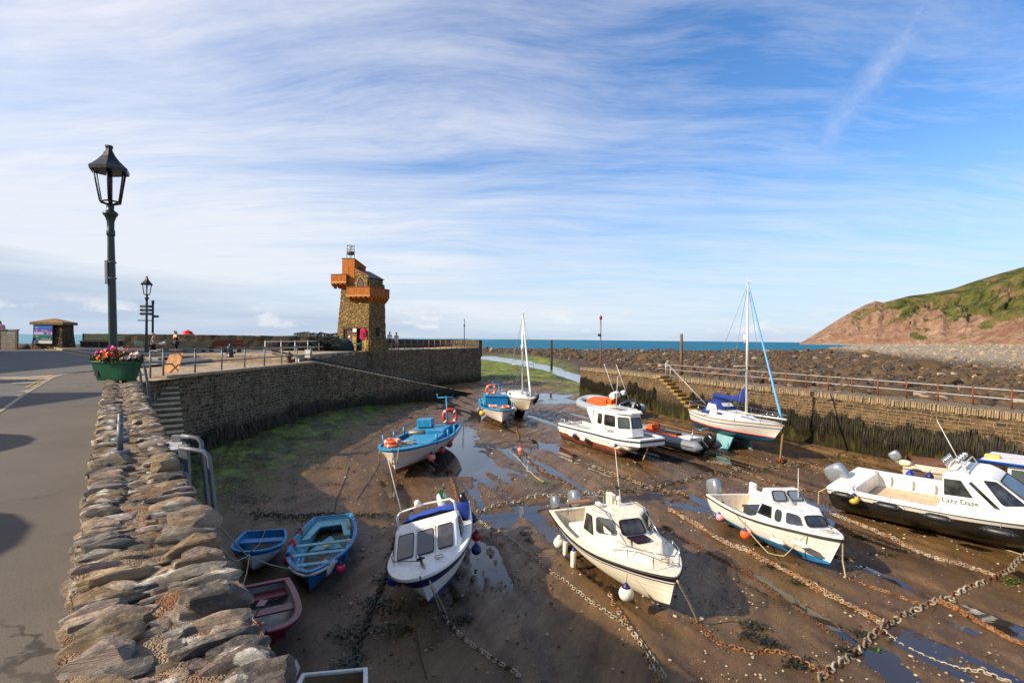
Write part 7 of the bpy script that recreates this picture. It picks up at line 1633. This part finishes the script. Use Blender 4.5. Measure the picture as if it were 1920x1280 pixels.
for lab, px, py, d_, r, c, cc, top in [('orange barrel buoy with navy end on the second blue boat', 904, 774, 33.0, .19, 'yellow', 'navy', (905, 764)), ('pale grey fender above the orange barrel buoy', 898, 768, 34.3, .17, 'grey', 'grey', (899, 758)), ('white ball fender between the two craft at the far pool', 964, 767, 32.4, .17, 'white', 'pink', (960, 759))]: fender(lab, 'ball', px, py, d_, r, BUO[c], BUO[cc], top)

# ---------------------------------------------------------------- open boats under the parapet
def clinker(name, label, A, B_, beam, hs, hb, hullm, rimm, innm, heel=0, sr=.62, q=.8, p=2.2, zf=.2, rimw=.06, thw=(), sole=None, trans=True, k1=.2, v=.3, lift=0):
    bt, L, M = boat(name, label, A, B_, heel=heel, lift=lift); H = Hull(L, beam, hs, hb, sr=sr, um=.45, p=p, q=q, rake=.18, k1=k1, v=v, dip=.03)
    H.shell('hull', hullm, bt); H.rim('gunwale', rimm, bt, rimw, .045, .015); H.inner('inner_hull', innm, bt, .02, .97, zf, rimw, solemat=sole)
    for u, w_, z in thw: H.thwart('thwart', rimm if name == 'dinghy' else innm, bt, u, w_, z)
    return bt, H, M, L
M_AQUA = pm('aqua_paint', (126, 182, 190), .6, .22, 5, grime=.5, grimecol=(70, 72, 64)); M_SKYB = pm('sky_blue_paint', (12, 118, 168), .5, .2, 4, grime=.35, grimecol=(150, 180, 190))
A = PZ(627, 966, -4.92); B_ = PZ(581, 1074, -4.80)
bt, H, MB_, Lb = clinker('rowing_boat', 'long sky blue clinker rowing boat with pale aqua thwarts, ringed with buoys', A, B_, 1.50, .54, .66, hull_mat('sky_blue_clinker', (10, 100, 152), (), (.12, (24, 30, 50), .03), lap=.10, grime=.4), M_SKYB, M_AQUA, heel=3, sr=.66, q=.72, zf=.16, rimw=.075, lift=-.15, sole=pm('worn_bottom_board', (112, 124, 118), .8, .3, 6, grime=.6), thw=((.46, .14, .44), (.62, .14, .45), (.80, .12, .50)))
mb = MB(); P = [(.06, .42), (.06, -.42), (1.35, -.58), (1.35, -.42), (.55, -.26), (.50, .26), (1.35, .42), (1.35, .58)]; mb.loft([[(x, y, z) for x, y in P] for z in (.42, .45)]); mb.build('stern_bench', M_AQUA, bt); mb = MB(); mb.poly([(.7, 0, .24), (1.55, .40, .22), (1.55, -.40, .22)], .03); mb.build('bottom_board', M_AQUA, bt)
for x0, y0, x1, y1 in ((2.0, -.42, 3.1, -.32),): MB().box(((x0+x1)/2, y0, .42), (1.1, .05, .05)).build('brace', M_SKYB, bt)
mb = MB(); mb.tube([H.pt(u, .93, 1)+V((.02, .03, -.10*(u-.8))) for u in (.84, .88, .92, .96, .99)]+[H.pt(u, .93, -1)+V((.02, -.03, -.10*(u-.8))) for u in (.99, .96, .92, .88, .84)], .032, 7); mb.build('bow_trim', pm('worn_white_rubber', (206, 198, 180), .8, .25), bt)
tag(MB().lathe([(.02, -.07), (.06, -.04), (.08, 0), (.06, .05), (.02, .08)], n=12).build('small_float', BUO['cream']), 'small cream float lying in the bottom of the rowing boat', 'float').location = MB_ @ V((2.45, .12, .26))
q = MB_ @ V((1.35, .15, .32)); t = thing('wooden_oar', 'short wooden oar with an orange blade in the rowing boat', 'oar', q); t.rotation_euler = (0, R(-8), R(60)); MB().cyl((0, 0, 0), (.9, 0, .12), .02).build('loom', pm('oar_wood', (150, 120, 80), .6), t); MB().box((-.12, 0, -.01), (.30, .12, .02)).build('blade', BUO['yellow'], t, bevel=.005)
for lab, kind, px, py, d_, r, c, cc, top in [('rusty orange ball buoy nearest the rowing boat stern, shaded side', 'ball', 562, 998, 12.4, .085, 'rust', 'navy', (570, 990)), ('bright red oval buoy along the rowing boat', 'ball', 548, 1020, 11.7, .09, 'red', 'red', (556, 1010)), ('large dull red buoy with navy cap at the rowing boat bow', 'ball', 540, 1048, 10.9, .11, 'rust', 'navy', (550, 1036)), ('brown orange buoy below the large dull red one', 'ball', 549, 1062, 10.5, .085, 'rust', 'sky', (556, 1056)), ('cream fender high at the rowing boat stern', 'cyl', 653, 989, 12.8, .055, 'cream', 'cream', (650, 978), ), ('cream ball fender with navy cap on the rowing boat', 'ball', 658, 1013, 12.0, .085, 'cream', 'navy', (653, 1004)), ('slim sky blue fender on the rowing boat', 'cyl', 648, 1040, 11.2, .04, 'sky', 'sky', (647, 1028)), ('hot pink ball buoy with navy cap by the rowing boat bow', 'ball', 639, 1065, 10.55, .10, 'pink', 'navy', (638, 1050)), ('grey white fender lashed at the rowing boat bow', 'cyl', 620, 1064, 10.25, .05, 'white', 'white', (624, 1058))]: fender(lab, kind, px, py, d_*1.045, r*1.03, BUO[c], BUO[cc], top, .30, 25 if px == 620 else 0)
A = PZ(497, 995, -4.82); B_ = PZ(470, 1036, -4.68)
bt, H, MA, La = clinker('dinghy', 'stubby blue dinghy with a white hull beneath the parapet', A, B_, 1.12, .50, .64, hull_mat('white_dinghy_hull', (206, 202, 204), [(0, .10, (16, 84, 150))], None, grime=.3), M_SKYB, M_SKYB, heel=-2, sr=.80, q=.50, p=2.6, zf=.18, rimw=.05, thw=((.25, .26, .40), (.78, .2, .44)), sole=pm('muddy_boards', (128, 120, 104), .8, .3))
A = PZ(487, 1091, -4.80); B_ = PZ(499, 1186, -4.74)
M_MAR = pm('maroon_gelcoat', (112, 22, 44), .35, .15, 4, grime=.2)
bt, H, MC, Lc = clinker('dinghy', 'maroon dinghy half hidden by the parapet stones', A, B_, 1.22, .48, .56, hull_mat('maroon_hull', (96, 18, 38), (), None), M_MAR, pm('pale_grey_gelcoat', (176, 172, 164), .5, .15, 4, grime=.4), sr=.84, q=.36, p=3.4, zf=.15, rimw=.10, thw=((.14, .3, .34), (.50, .24, .38), (.90, .3, .36)))
for lab, p_, r, c, ln in [('red and white float tube lying in the maroon dinghy', (.62, -.36, .40), .055, 'red', .3), ('white ribbed float beside the red one', (.82, -.40, .38), .075, 'white', .2), ('small orange float under the maroon thwart', (1.15, -.1, .26), .06, 'orange', .2), ('small bright blue float in the maroon dinghy', (1.25, -.38, .28), .07, 'sky', .12)]:
    q = MC @ V(p_); t = thing('small_float', lab, 'float', q); t.rotation_euler = (R(70), 0, R(rnd.uniform(0, 90))); MB().lathe([(r*.4, -ln/2), (r, -ln/2+r*.5), (r, ln/2-r*.5), (r*.4, ln/2)], n=12).build('body', BUO[c], t); MB().lathe([(r*.42, ln/2), (r*.5, ln/2+.04), (r*.2, ln/2+.07)], n=10).build('cap', BUO['white'], t)
q = MC @ V((1.45, -.25, .40)); t = thing('paddle', 'maroon bladed paddle laid across the maroon dinghy', 'paddle', q); t.rotation_euler = (0, R(4), R(100)); MB().cyl((0, 0, 0), (.7, 0, .05), .016).build('shaft', M_BLK, t); MB().box((.80, 0, .06), (.28, .15, .02)).build('blade', M_MAR, t, bevel=.006)
A = PZ(628, 1253, -4.75); bt, H, MQ, Lq = clinker('dinghy', 'white rimmed dinghy with a tan interior, cut off below the heeled cabin boat', A, A+V((.32, -1.9, 0)), 1.02, .52, .6, hull_mat('white_tender_hull', (214, 210, 200), (), None), M_WHITE, pm('tan_inner', (150, 124, 92), .7, .2), sr=.86, q=.5, zf=.2, rimw=.05, thw=((.4, .2, .36),))
# tender behind the workboat
A = V((15.3, 19.9, 0)); bt, H, MH, Lh = clinker('tender', 'white tender with brown rail and small silver outboard, behind the angling boat', A, A+V((2.1, -1.85, 0)), 1.5, .86, .95, hull_mat('white_tender_brown_strip', (222, 212, 196), [(.0, .05, (80, 44, 30)), (.30, .34, (90, 56, 40))], None), pm('varnished_rail', (84, 46, 34), .5, .2), pm('brown_inner', (96, 62, 46), .6, .2), sr=.8, zf=.4, rimw=.06, thw=((.4, .2, .65),), k1=.3)
outboard(bt, -.05, .1, .74, .72, 40, M_COWL)
for lab, px, py, d_, c, cc, kind in [('fat cream fender at the white tender stern', 1697, 868, 18.9, 'cream', 'grey', 'flat'), ('blue topped fender hanging on the white tender', 1706, 889, 18.4, 'blue', 'blue', 'ball'), ('blue topped fender further along the white tender', 1743, 893, 17.9, 'navy', 'navy', 'ball')]: fender(lab, kind, px, py, d_, .12, BUO[c], BUO[cc], (px+2, py-12), .4, (.7, -.7, 0))
# launch with a blue roof, right edge
A = V((14.55, 16.25, 0)); hd = V((.62, -.785, 0)).normalized(); bt, L, MI = boat('motor_launch', 'cream launch with a blue edged flat roof and tall side windows at the frame edge', A, A+hd*5.5)
H = Hull(5.5, 2.1, .95, 1.15, sr=.85, rake=.4, k1=.3); H.shell('hull', hull_mat('cream_launch_hull', (222, 214, 196), [(0, .08, (96, 58, 40))], None), bt); H.rim('gunwale', pm('varnished_rail', (84, 46, 34)), bt, .1, .05); H.inner('cockpit', M_CREAM, bt, .02, .9, .45, .1)
b0 = sym([(1.0, .85, .9), (3.4, .82, .96)]); t0 = sym([(1.0, .78, 1.75), (3.1, .74, 1.78)]); fq = house(bt, 'cabin', b0, t0, M_WHITE, .02)
for i in (0, 2):
    for k in range(3): win(bt, fq(i), rrect(.04+.32*k, .30, .33+.32*k, .92, .05), (2, 0, 1.2), M_WHITE, pm('grey_glass', (70, 78, 76)), fw=.06)
win(bt, fq(1), rrect(.05, .3, .95, .92, .05), (2, 0, 1.2), M_WHITE, pm('grey_glass', (70, 78, 76)))
mb = MB(); mb.loft([sym([(.4, .92, 1.77), (3.5, .86, 1.80)]), sym([(.4, .92, 1.85), (3.5, .86, 1.88)])]); mb.build('roof', M_WHITE, bt, bevel=.02); mb = MB(); mb.tube(sym([(.38, .93, 1.81), (3.52, .87, 1.84)]), .045, 6, closed=True); mb.build('roof_trim', pm('royal_blue_trim', (16, 66, 156), .4, .1), bt)
mb = MB(); mb.box((.6, -.3, 1.9), (.35, .2, .10)); mb.build('yellow_roof_float', BUO['yellow'], bt, bevel=.03)

# ---------------------------------------------------------------- inflatables
M_TUBE = pm('grey_hypalon', (112, 118, 124), .55, .12, 4, grime=.15); M_ORNG = pm('orange_fabric', (236, 88, 24), .6, .15, 5); M_RED = pm('red_fabric', (200, 34, 26), .6, .15)
def rib(label, A, B_, beam, r, motor, dark=None, tmat=None, heel=0):
    bt, L, M = boat('inflatable_boat', label, A, B_, heel=heel); bw = beam/2-r; mb = MB(); P = []
    for k in range(25):
        t = k/24*2-1; a = abs(t)
        if a > .45: x = -.25+(L*.66+.25)*(1-a)/.55; y = bw
        else: th = a/.45*math.pi/2; x = L*.66+(L*.34-r)*math.cos(th)**.9; y = bw*math.sin(th)**.8
        P.append(V((x, y*math.copysign(1, t), .42+.22*max(0, x/L-.45)**1.2)))
    mb.tube([P[0]+V((-.30, 0, 0))]+P+[P[-1]+V((-.30, 0, 0))], [r*.25]+[r]*25+[r*.25], 14); tb = mb.build('air_tube', tmat or M_TUBE, bt)
    mb = MB(); mb.tube([p+V((0, math.copysign(r*.98, p.y) if abs(p.y) > bw*.7 else 0, 0))+(V((r*.98, 0, 0)) if abs(p.y) <= bw*.7 else V((0, 0, 0))) for p in P], .022, 5); mb.build('rubbing_strake', M_SEAL, tb)
    H = Hull(L*.95, beam*.86, .40, .52, sr=.95, rake=.4, k1=.3, v=.5); H.shell('keel_hull', hull_mat('dark_rib_hull_'+label[:4].replace(' ', '_'), (48, 50, 54), (), None), bt); H.deck('sole', pm('rib_sole', (60, 60, 62), .7), bt, 0, .9, .1, -.06, 0)
    mb = MB(); mb.box((.02, 0, .42), (.07, beam*.72, .42)); mb.build('transom', M_TUBE, bt)
    rails(bt, 'stern_frame', [[(.15, bw*.8, .5), (.1, bw*.8, 1.15), (.1, -bw*.8, 1.15), (.15, -bw*.8, .5)], [(.15, bw*.8, .6), (.7, bw*.8, .45)], [(.15, -bw*.8, .6), (.7, -bw*.8, .45)]], .022)
    for y in motor: outboard(bt, -.12, y, .52, 1.0, 35, dark or M_COWLB)
    return bt, M, L
A = V((9.0, 24.1, 0)); hd = V((-2.2, 3.5, 0)).normalized()
bt, MM, Lm = rib('grey inflatable with orange console and a white locker, behind the catamaran', A, A+hd*5.0, 1.9, .26, (0,), heel=0)
mb = MB(); mb.loft([sym([(1.3, .30, .36), (2.6, .30, .36)]), sym([(1.3, .26, .66), (2.6, .26, .66)])]); mb.build('jockey_seat', M_ORNG, bt, bevel=.03); mb = MB(); mb.box((1.95, 0, .70), (1.25, .42, .10)); mb.build('seat_pad', M_SEAL, bt, bevel=.03); mb = MB(); mb.loft([sym([(2.75, .36, .36), (3.35, .36, .36)]), sym([(2.85, .30, 1.0), (3.15, .30, .96)])]); mb.build('console', M_ORNG, bt, bevel=.05); mb = MB(); mb.tube([(2.75+.04*math.cos(R(30*k)), .19*math.cos(R(30*k)), .88+.17*math.sin(R(30*k))) for k in range(12)], .018, 6, closed=True); mb.build('steering_wheel', M_SEAL, bt); mb = MB(); mb.box((.75, 0, .50), (.75, .8, .36)); mb.build('white_locker', M_WHITE, bt, bevel=.02); mb = MB(); mb.box((3.5, 0, .45), (.15, .6, .3)); mb.build('red_bag', M_RED, bt, bevel=.04)
A = V((8.3, 35.2, 0)); B_ = V((5.75, 41.2, 0))
bt, ML, Ll = rib('grey lifeboat style inflatable crammed with orange gear and white aerial pods by the right wall', A, B_, 2.3, .33, (-.35, .35), tmat=pm('pale_grey_hypalon', (142, 152, 162), .55, .1), heel=-15)
mb = MB(); mb.loft([sym([(2.2, .72, .4), (5.3, .40, .5)]), sym([(2.4, .52, 1.02), (4.9, .28, .9)])]); mb.build('orange_cover', M_ORNG, bt, bevel=.06); mb = MB(); mb.box((1.9, .1, .85), (1.0, .8, .7)); mb.build('console', M_ORNG, bt, bevel=.05); mb = MB(); mb.box((.95, -.2, .75), (.8, .6, .6)); mb.build('dark_seat', M_SEAL, bt, bevel=.05); mb = MB(); mb.box((1.4, .62, .7), (.7, .2, .5)); mb.build('yellow_bag', pm('yellow_bag', (230, 176, 20), .6), bt, bevel=.06); mb = MB(); mb.box((.9, .55, .7), (.3, .15, .7)); mb.build('red_strap', M_RED, bt)
mb = MB(); mb.box((1.7, -.1, 1.35), (.5, .7, .35)); mb.box((1.2, .15, 1.55), (.45, .5, .4)); mb.lathe([(.18, 0), (.2, .25), (.1, .32)], Matrix.Translation((1.0, -.4, 1.4)), 10); mb.build('white_pod', M_WHITE, bt, bevel=.05)
for x, y, dx in ((2.2, -.5, .2), (.8, -.6, .2)): mb = MB(); mb.tube([(x, y, 1.0), (x+.5, y+.1, 3.6)], [.03, .015], 6); mb.build('whip_aerial', M_WHITE, bt)
# ================================================================== chains, ropes, stones, weed on the bed
def resample(pts, step):
    out = [V(pts[0])]; acc = 0
    for a, b in zip(pts, pts[1:]):
        a, b = V(a), V(b); L = (b-a).length; d = step-acc
        while d <= L: out.append(a.lerp(b, d/L)); d += step
        acc = L-(d-step)
    return out
def smooth(pts, n=8):
    out = []; P = [pts[0]]+list(pts)+[pts[-1]]
    for i in range(1, len(P)-2):
        p0, p1, p2, p3 = [V(p) for p in P[i-1:i+3]]
        for k in range(n):
            t = k/n; out.append(.5*((2*p1)+(p2-p0)*t+(2*p0-5*p1+4*p2-p3)*t*t+(3*p1-p0-3*p2+p3)*t**3))
    out.append(V(P[-1])); return out
def floorpts(px, dz=.0, wob=0):
    P = smooth([PZ(*q) for q in px]); 
    z = bed(np.array([[p.x for p in P]]), np.array([[p.y for p in P]]))[0]
    return [V((p.x+rnd.gauss(0, wob), p.y+rnd.gauss(0, wob), max(FLOOR-.10, float(zz_))+dz)) for p, zz_ in zip(P, z)]
def chain(label, px, link, wire, mats, wob=.01, dz=None, n=10, strands=1):
    mb = MB(); r2 = random.Random(len(px)*7+int(px[0][0])); org = None
    for st in range(strands):
        P = resample(floorpts(px, wire*.9 if dz is None else dz, wob), link*.72); org = org or P[0]; ph = r2.uniform(0, 6)
        for i, (a, b) in enumerate(zip(P, P[1:])):
            d = (b-a).normalized(); side = V((-d.y, d.x, 0)).normalized(); up = d.cross(side); off = side*(math.sin(i*.23+ph)*wob*1.6*(strands > 1))
            tw = (0.25 if i % 2 else 1.25)+r2.uniform(-.25, .25); w = side*math.cos(tw)+up*math.sin(tw); c = (a+b)/2-org+off+V((0, 0, wire*(.3*abs(math.sin(tw))+st*1.2))); hl = link/2-wire; hw = link*.30
            ring = [c+d*((hl-hw)*(1 if math.cos(2*math.pi*(k+.5)/n) > 0 else -1)+hw*math.cos(2*math.pi*(k+.5)/n))+w*hw*math.sin(2*math.pi*(k+.5)/n) for k in range(n)]
            mb.tube(ring, wire, 5, closed=True, mi=r2.randrange(len(mats)))
    o = mb.build('mooring_chain', mats, fixn=False); o.location = org; return tag(o, label, 'chain')
M_CH = pm('pitted_chain_iron', (132, 118, 98), .8, .35, 9, .004, 60, grime=.5, grimecol=(84, 58, 36)); M_CHD = pm('dark_weedy_chain', (62, 54, 36), .8, .4, 8, .004, 60, grime=.4, grimecol=(40, 40, 16)); M_CHW = pm('pale_galvanised_chain', (172, 160, 138), .6, .25, 9, metal=.2, grime=.4); M_CHR = pm('orange_rust_chain', (142, 100, 62), .85, .4, 9, .004, 60, grime=.35, grimecol=(96, 54, 28)); M_CHB = pm('brown_rust_chain', (104, 62, 36), .85, .4, 9)
chain('heavy pale chain crossing the mud between the two cruisers', [(895, 958), (950, 944), (1005, 932), (1060, 930), (1110, 925), (1160, 922)], .21, .022, [M_CH, M_CH, M_CHW])
chain('heavy weedy chain continuing towards the yacht keels', [(1160, 922), (1215, 916), (1260, 908), (1310, 896), (1360, 887), (1410, 880), (1470, 874), (1530, 872)], .21, .022, [M_CHD, M_CH, M_CHD])
chain('dark heavy chain in shade behind the rowing boat', [(470, 966), (540, 971), (610, 968), (680, 968), (740, 965)], .21, .022, [M_CHD])
chain('thick pale chain crossing the bottom right of the mud', [(1535, 1275), (1570, 1245), (1610, 1215), (1650, 1180), (1700, 1150), (1760, 1128), (1810, 1106), (1860, 1088), (1900, 1060), (1935, 1030)], .18, .021, [M_CH, M_CH, M_CHW, M_CHB], wob=.012)
chain('slim pale chain running down past the cream cruiser', [(890, 966), (930, 995), (975, 1028), (1020, 1062), (1070, 1098), (1120, 1138), (1165, 1172), (1200, 1205), (1235, 1258), (1250, 1285)], .115, .012, [M_CHW, M_CH], wob=.004)
chain('rust and pale chain beneath the cream cruiser keel', [(1142, 1112), (1150, 1135), (1165, 1158), (1185, 1188), (1205, 1222), (1225, 1262), (1238, 1285)], .13, .016, [M_CHB, M_CHW, M_CHD, M_CHR], wob=.008)
chain('thick weed covered chain in the shade beside the heeled boat', [(741, 1015), (730, 1060), (716, 1100), (697, 1140), (680, 1185), (665, 1225), (655, 1262)], .19, .026, [M_CHD], wob=.012)
chain('orange rusted chain running past the small cuddy bow', [(1255, 955), (1290, 975), (1330, 1000), (1370, 1022), (1420, 1042), (1470, 1070), (1520, 1096), (1570, 1124), (1620, 1150), (1655, 1172)], .105, .014, [M_CHR, M_CHR, M_CH, M_CHW], wob=.03, strands=3)
chain('tan chain lying below the angling boat', [(1560, 962), (1600, 982), (1650, 1000), (1700, 1022), (1760, 1045), (1815, 1062), (1865, 1082)], .10, .013, [M_CH, M_CHR, M_CHW], wob=.03, strands=3)
chain('thin dark chain with weed left of the small cuddy', [(1240, 985), (1290, 1012), (1340, 1040), (1400, 1070), (1450, 1105), (1500, 1140), (1560, 1185), (1605, 1215)], .10, .012, [M_CHD, M_CHB], wob=.008)
chain('pale galvanised chain at the bottom right corner', [(1655, 1180), (1700, 1205), (1750, 1228), (1800, 1245), (1850, 1262), (1900, 1282)], .11, .013, [M_CHW], wob=.004)
chain('orange chain lying double at the right edge', [(1760, 1130), (1800, 1148), (1840, 1168), (1885, 1188), (1930, 1205)], .10, .013, [M_CHR, M_CHR, M_CHB], wob=.025, strands=3); 
chain('rusty brown chain from the small cuddy bow rope', [(1588, 1085), (1620, 1096), (1665, 1112), (1710, 1128), (1750, 1138)], .09, .013, [M_CHB, M_CHR], wob=.006)
chain('orange chain crossing the bottom centre mud', [(1305, 1165), (1325, 1190), (1360, 1212), (1400, 1222), (1440, 1222), (1490, 1235), (1535, 1258), (1570, 1275)], .11, .013, [M_CHR, M_CHB], wob=.01)
chain('weedy grey chain at the foot of the heeled boat rope', [(832, 1148), (840, 1165), (862, 1190), (890, 1212), (930, 1238), (975, 1272)], .10, .014, [M_CHD, M_CHW], wob=.006)
chain('rust chain right of the rowing boat group, beside the blue boat', [(832, 862), (842, 885), (850, 910), (858, 935), (868, 955)], .14, .018, [M_CHR, M_CHB], wob=.01)
chain('rust chain running from the far pool past the catamaran', [(968, 800), (975, 835), (995, 862), (1020, 885), (1060, 905), (1100, 930)], .14, .018, [M_CHR, M_CHB, M_CHD], wob=.02)
chain('tangled tan chain between the catamaran and the cream cruiser', [(1120, 872), (1150, 888), (1175, 893), (1200, 905), (1235, 917), (1290, 925)], .14, .018, [M_CHR, M_CH, M_CHD], wob=.05, strands=2)
chain('rust chain curving below the grey inflatable', [(1325, 862), (1380, 878), (1430, 900), (1480, 915), (1550, 925)], .14, .018, [M_CHB, M_CH, M_CHD], wob=.03, strands=2)
chain('rusty chain leading from the yacht bow towards the right wall', [(1463, 862), (1500, 868), (1540, 880), (1575, 888)], .14, .018, [M_CHR, M_CHB], wob=.02)
for lab, px, r, m in [('pale rope lying on the mud at the right edge', [(1820, 1012), (1860, 1022), (1900, 1036), (1935, 1045)], .014, M_ROPE), ('pale rope lying across the mud below the right edge chain', [(1840, 1160), (1880, 1178), (1925, 1195)], .014, M_ROPE), ('thin dark line across the shaded mud near the slip', [(655, 875), (645, 905), (632, 935), (628, 960)], .014, M_CHD), ('second dark line across the shaded mud near the blue boat', [(712, 868), (700, 890), (685, 912), (668, 940)], .012, M_CHD), ('tan line on the lit mud near the far fishing boat', [(950, 838), (975, 860), (1000, 890), (1020, 905)], .02, M_ROPE), ('orange rope lying in front of the grey inflatable', [(1215, 790), (1260, 800), (1290, 808), (1330, 812)], .03, M_CHR), ('brown line running up the mud behind the small cuddy', [(1240, 940), (1290, 930), (1340, 925)], .014, M_CHB), ('thin line leaving the weedy chain towards the bottom edge', [(780, 1180), (786, 1220), (800, 1275)], .01, M_CHD)]:
    P = floorpts(px, r*.8); org = P[0]; mb = MB(); mb.tube([p-org for p in P], r, 5); o = mb.build('mooring_rope', m); o.location = org; tag(o, lab, 'rope')
rope('mooring_rope', 'long pale rope slanting from the ladder to the rowing boat bow', [PD(357, 922, 4.45), PD(405, 980, 5.6), PD(462, 1040, 7.6), PD(505, 1058, 8.8), PD(581, 1074, 10.45)], .011, M_RGREY)
rope('mooring_rope', 'pale green rope from the ladder foot to the stubby dinghy', [PD(412, 1022, 5.4), PD(440, 1050, 7.4), PD(455, 1046, 8.9), PD(467, 1038, 10.9)], .011, M_RGREY, sag=.01)
rope('mooring_rope', 'dangling loop of grey rope below the stubby dinghy bow', [PD(468, 1040, 9.6), PD(462, 1075, 9.3), PD(454, 1100, 9.0)], .011, M_ROPE)
rope('mooring_rope', 'thin line stretched across the stubby dinghy thwarts', [MA @ V((.1, 0, .52)), MA @ V((.9, .02, .50)), MA @ V((La, 0, .66))], .007, M_ROPE)

# loose stones and shells
r3 = random.Random(77); TS1 = [rock_template(1, i+61, .25, .25) for i in range(8)]; inst = []; cols = []; cand = []
while len(cand) < 4200:
    dd = 7.2*math.exp(r3.random()*math.log(46/7.2)); u = r3.uniform(-.42, 1.0); x, y = u*dd, dd
    if x > rw_x(y)-.3 or x < -11: continue
    if fbm(np.array(x*.5), np.array(y*.5), 3, 301) < .50 and r3.random() < .8: continue
    cand.append((x, y))
ca = np.array(cand); cz = bed(ca[None, :, 0], ca[None, :, 1])[0]
for (x, y), z in zip(cand, cz):
    s = r3.choice([.008, .011, .015, .022])*r3.uniform(.7, 1.3)*(1.9 if r3.random() < .06 else 1)*(1+.02*y)
    inst.append((r3.randrange(8), trs((x, y, float(z)+s*.25), (0, 0, r3.uniform(0, 6)), (s*1.3, s, s*.6)))); cols.append(np.array(lin(r3.choice([(176, 160, 132), (130, 112, 88), (96, 82, 66), (200, 186, 160), (84, 66, 50)]))[:3]))
tag(scatter('pebble_gravel', TS1, inst, STONE, cols), 'loose pebbles and shells scattered over the harbour mud', 'pebbles', kind='stuff')
# weed clumps strewn along chains and on the bed
vs_ = []; fs_ = []; cs_ = []
def weedclump(x, y, R_, cnt, cset):
    z = bed(np.full((1, cnt), x)+np.array([[r3.gauss(0, R_) for _ in range(cnt)]]), np.full((1, cnt), y))[0]
    for i in range(cnt):
        a = r3.uniform(0, 6.28); px_, py_ = x+r3.gauss(0, R_), y+r3.gauss(0, R_*.7); d = V((math.cos(a), math.sin(a), 0)); L_ = r3.uniform(.05, .16); w = r3.uniform(.008, .02); o = len(vs_); h = r3.uniform(.005, .05); c = np.array(lin(r3.choice(cset))[:3])
        sd_ = V((-d.y, d.x, 0))*w; p = V((px_, py_, float(z[i])+.008))
        for t, hh in ((0, 0), (.5, h), (1, h*.3)):
            for sg in (-1, 1): q = p+d*L_*t+sd_*sg*(1 if t < 1 else .3); vs_.append((q.x, q.y, q.z+hh)); cs_.append(c)
        fs_.extend([(o, o+1, o+3, o+2), (o+2, o+3, o+5, o+4)])
DKW = [(40, 36, 16), (54, 50, 20), (30, 26, 14), (72, 66, 30)]; GRW = [(74, 92, 18), (98, 112, 26), (56, 70, 16), (40, 44, 14)]
for px, py, R_, cnt, st_ in [(745, 1010, .1, 60, DKW), (722, 1085, .14, 120, DKW), (700, 1130, .16, 140, DKW), (680, 1180, .16, 140, DKW), (660, 1240, .16, 120, DKW), (730, 1140, .2, 80, DKW), (745, 1180, .16, 90, DKW), (640, 1190, .2, 90, DKW), (600, 968, .3, 110, DKW), (540, 972, .4, 130, DKW), (500, 965, .4, 120, DKW), (690, 968, .3, 80, DKW), (1010, 905, .25, 50, GRW), (1030, 908, .25, 60, GRW), (1140, 918, .25, 60, DKW), (1250, 905, .3, 70, DKW), (1340, 888, .3, 80, GRW), (1420, 882, .35, 80, DKW), (1500, 872, .4, 90, GRW), (1410, 1175, .12, 80, DKW), (1440, 1210, .12, 90, DKW), (1500, 1245, .12, 80, DKW), (1620, 1185, .1, 60, DKW), (1585, 1215, .1, 60, DKW), (1450, 1060, .12, 60, DKW), (1500, 1090, .12, 60, DKW), (1405, 1195, .1, 50, DKW), (1660, 1040, .12, 50, DKW), (1900, 1090, .15, 80, GRW), (1640, 1210, .05, 24, GRW), (985, 1000, .08, 30, DKW), (990, 1015, .08, 30, DKW), (870, 1160, .1, 50, DKW), (560, 870, .5, 90, GRW), (640, 880, .35, 60, GRW), (520, 900, .6, 120, GRW), (600, 850, .6, 100, GRW), (470, 935, .5, 140, DKW), (690, 850, .5, 80, GRW), (620, 910, .3, 60, DKW), (450, 905, .5, 140, GRW), (540, 935, .3, 80, GRW), (1600, 870, .5, 90, DKW), (1560, 858, .5, 90, GRW), (1660, 935, .2, 40, GRW), (1720, 985, .2, 40, GRW), (1270, 770, .6, 80, GRW), (1180, 775, .7, 80, GRW)]:
    q = PZ(px, py); weedclump(q.x, q.y, R_, cnt, st_)
for k in range(150):
    y_ = r3.uniform(11, 46); x_ = -12.6+abs(r3.gauss(0, 3.0))+(y_-34)*.55*(y_ > 34)
    if x_ < -4.5: weedclump(x_, y_, r3.uniform(.2, .55), 60, r3.choice([DKW, DKW, GRW, GRW]))
for k in range(60):
    y_ = r3.uniform(16, 46); weedclump(rw_x(y_)-abs(r3.gauss(.3, 1.0))-.2, y_, r3.uniform(.15, .4), 40, r3.choice([DKW, DKW, GRW]))
tag(npmesh('seaweed_foliage', vs_, fs_, M_WEED, cols=np.array(cs_)), 'strands of dark and green weed strewn over the harbour mud and chains', 'seaweed', kind='stuff')
# orange mooring float near the far fishing boat
fender('small salmon mooring float lying on the mud before the catamaran', 'ball', 976, 843, 24.6, .14, BUO['salmon'], BUO['rust'], None, cat='float', name='mooring_float')
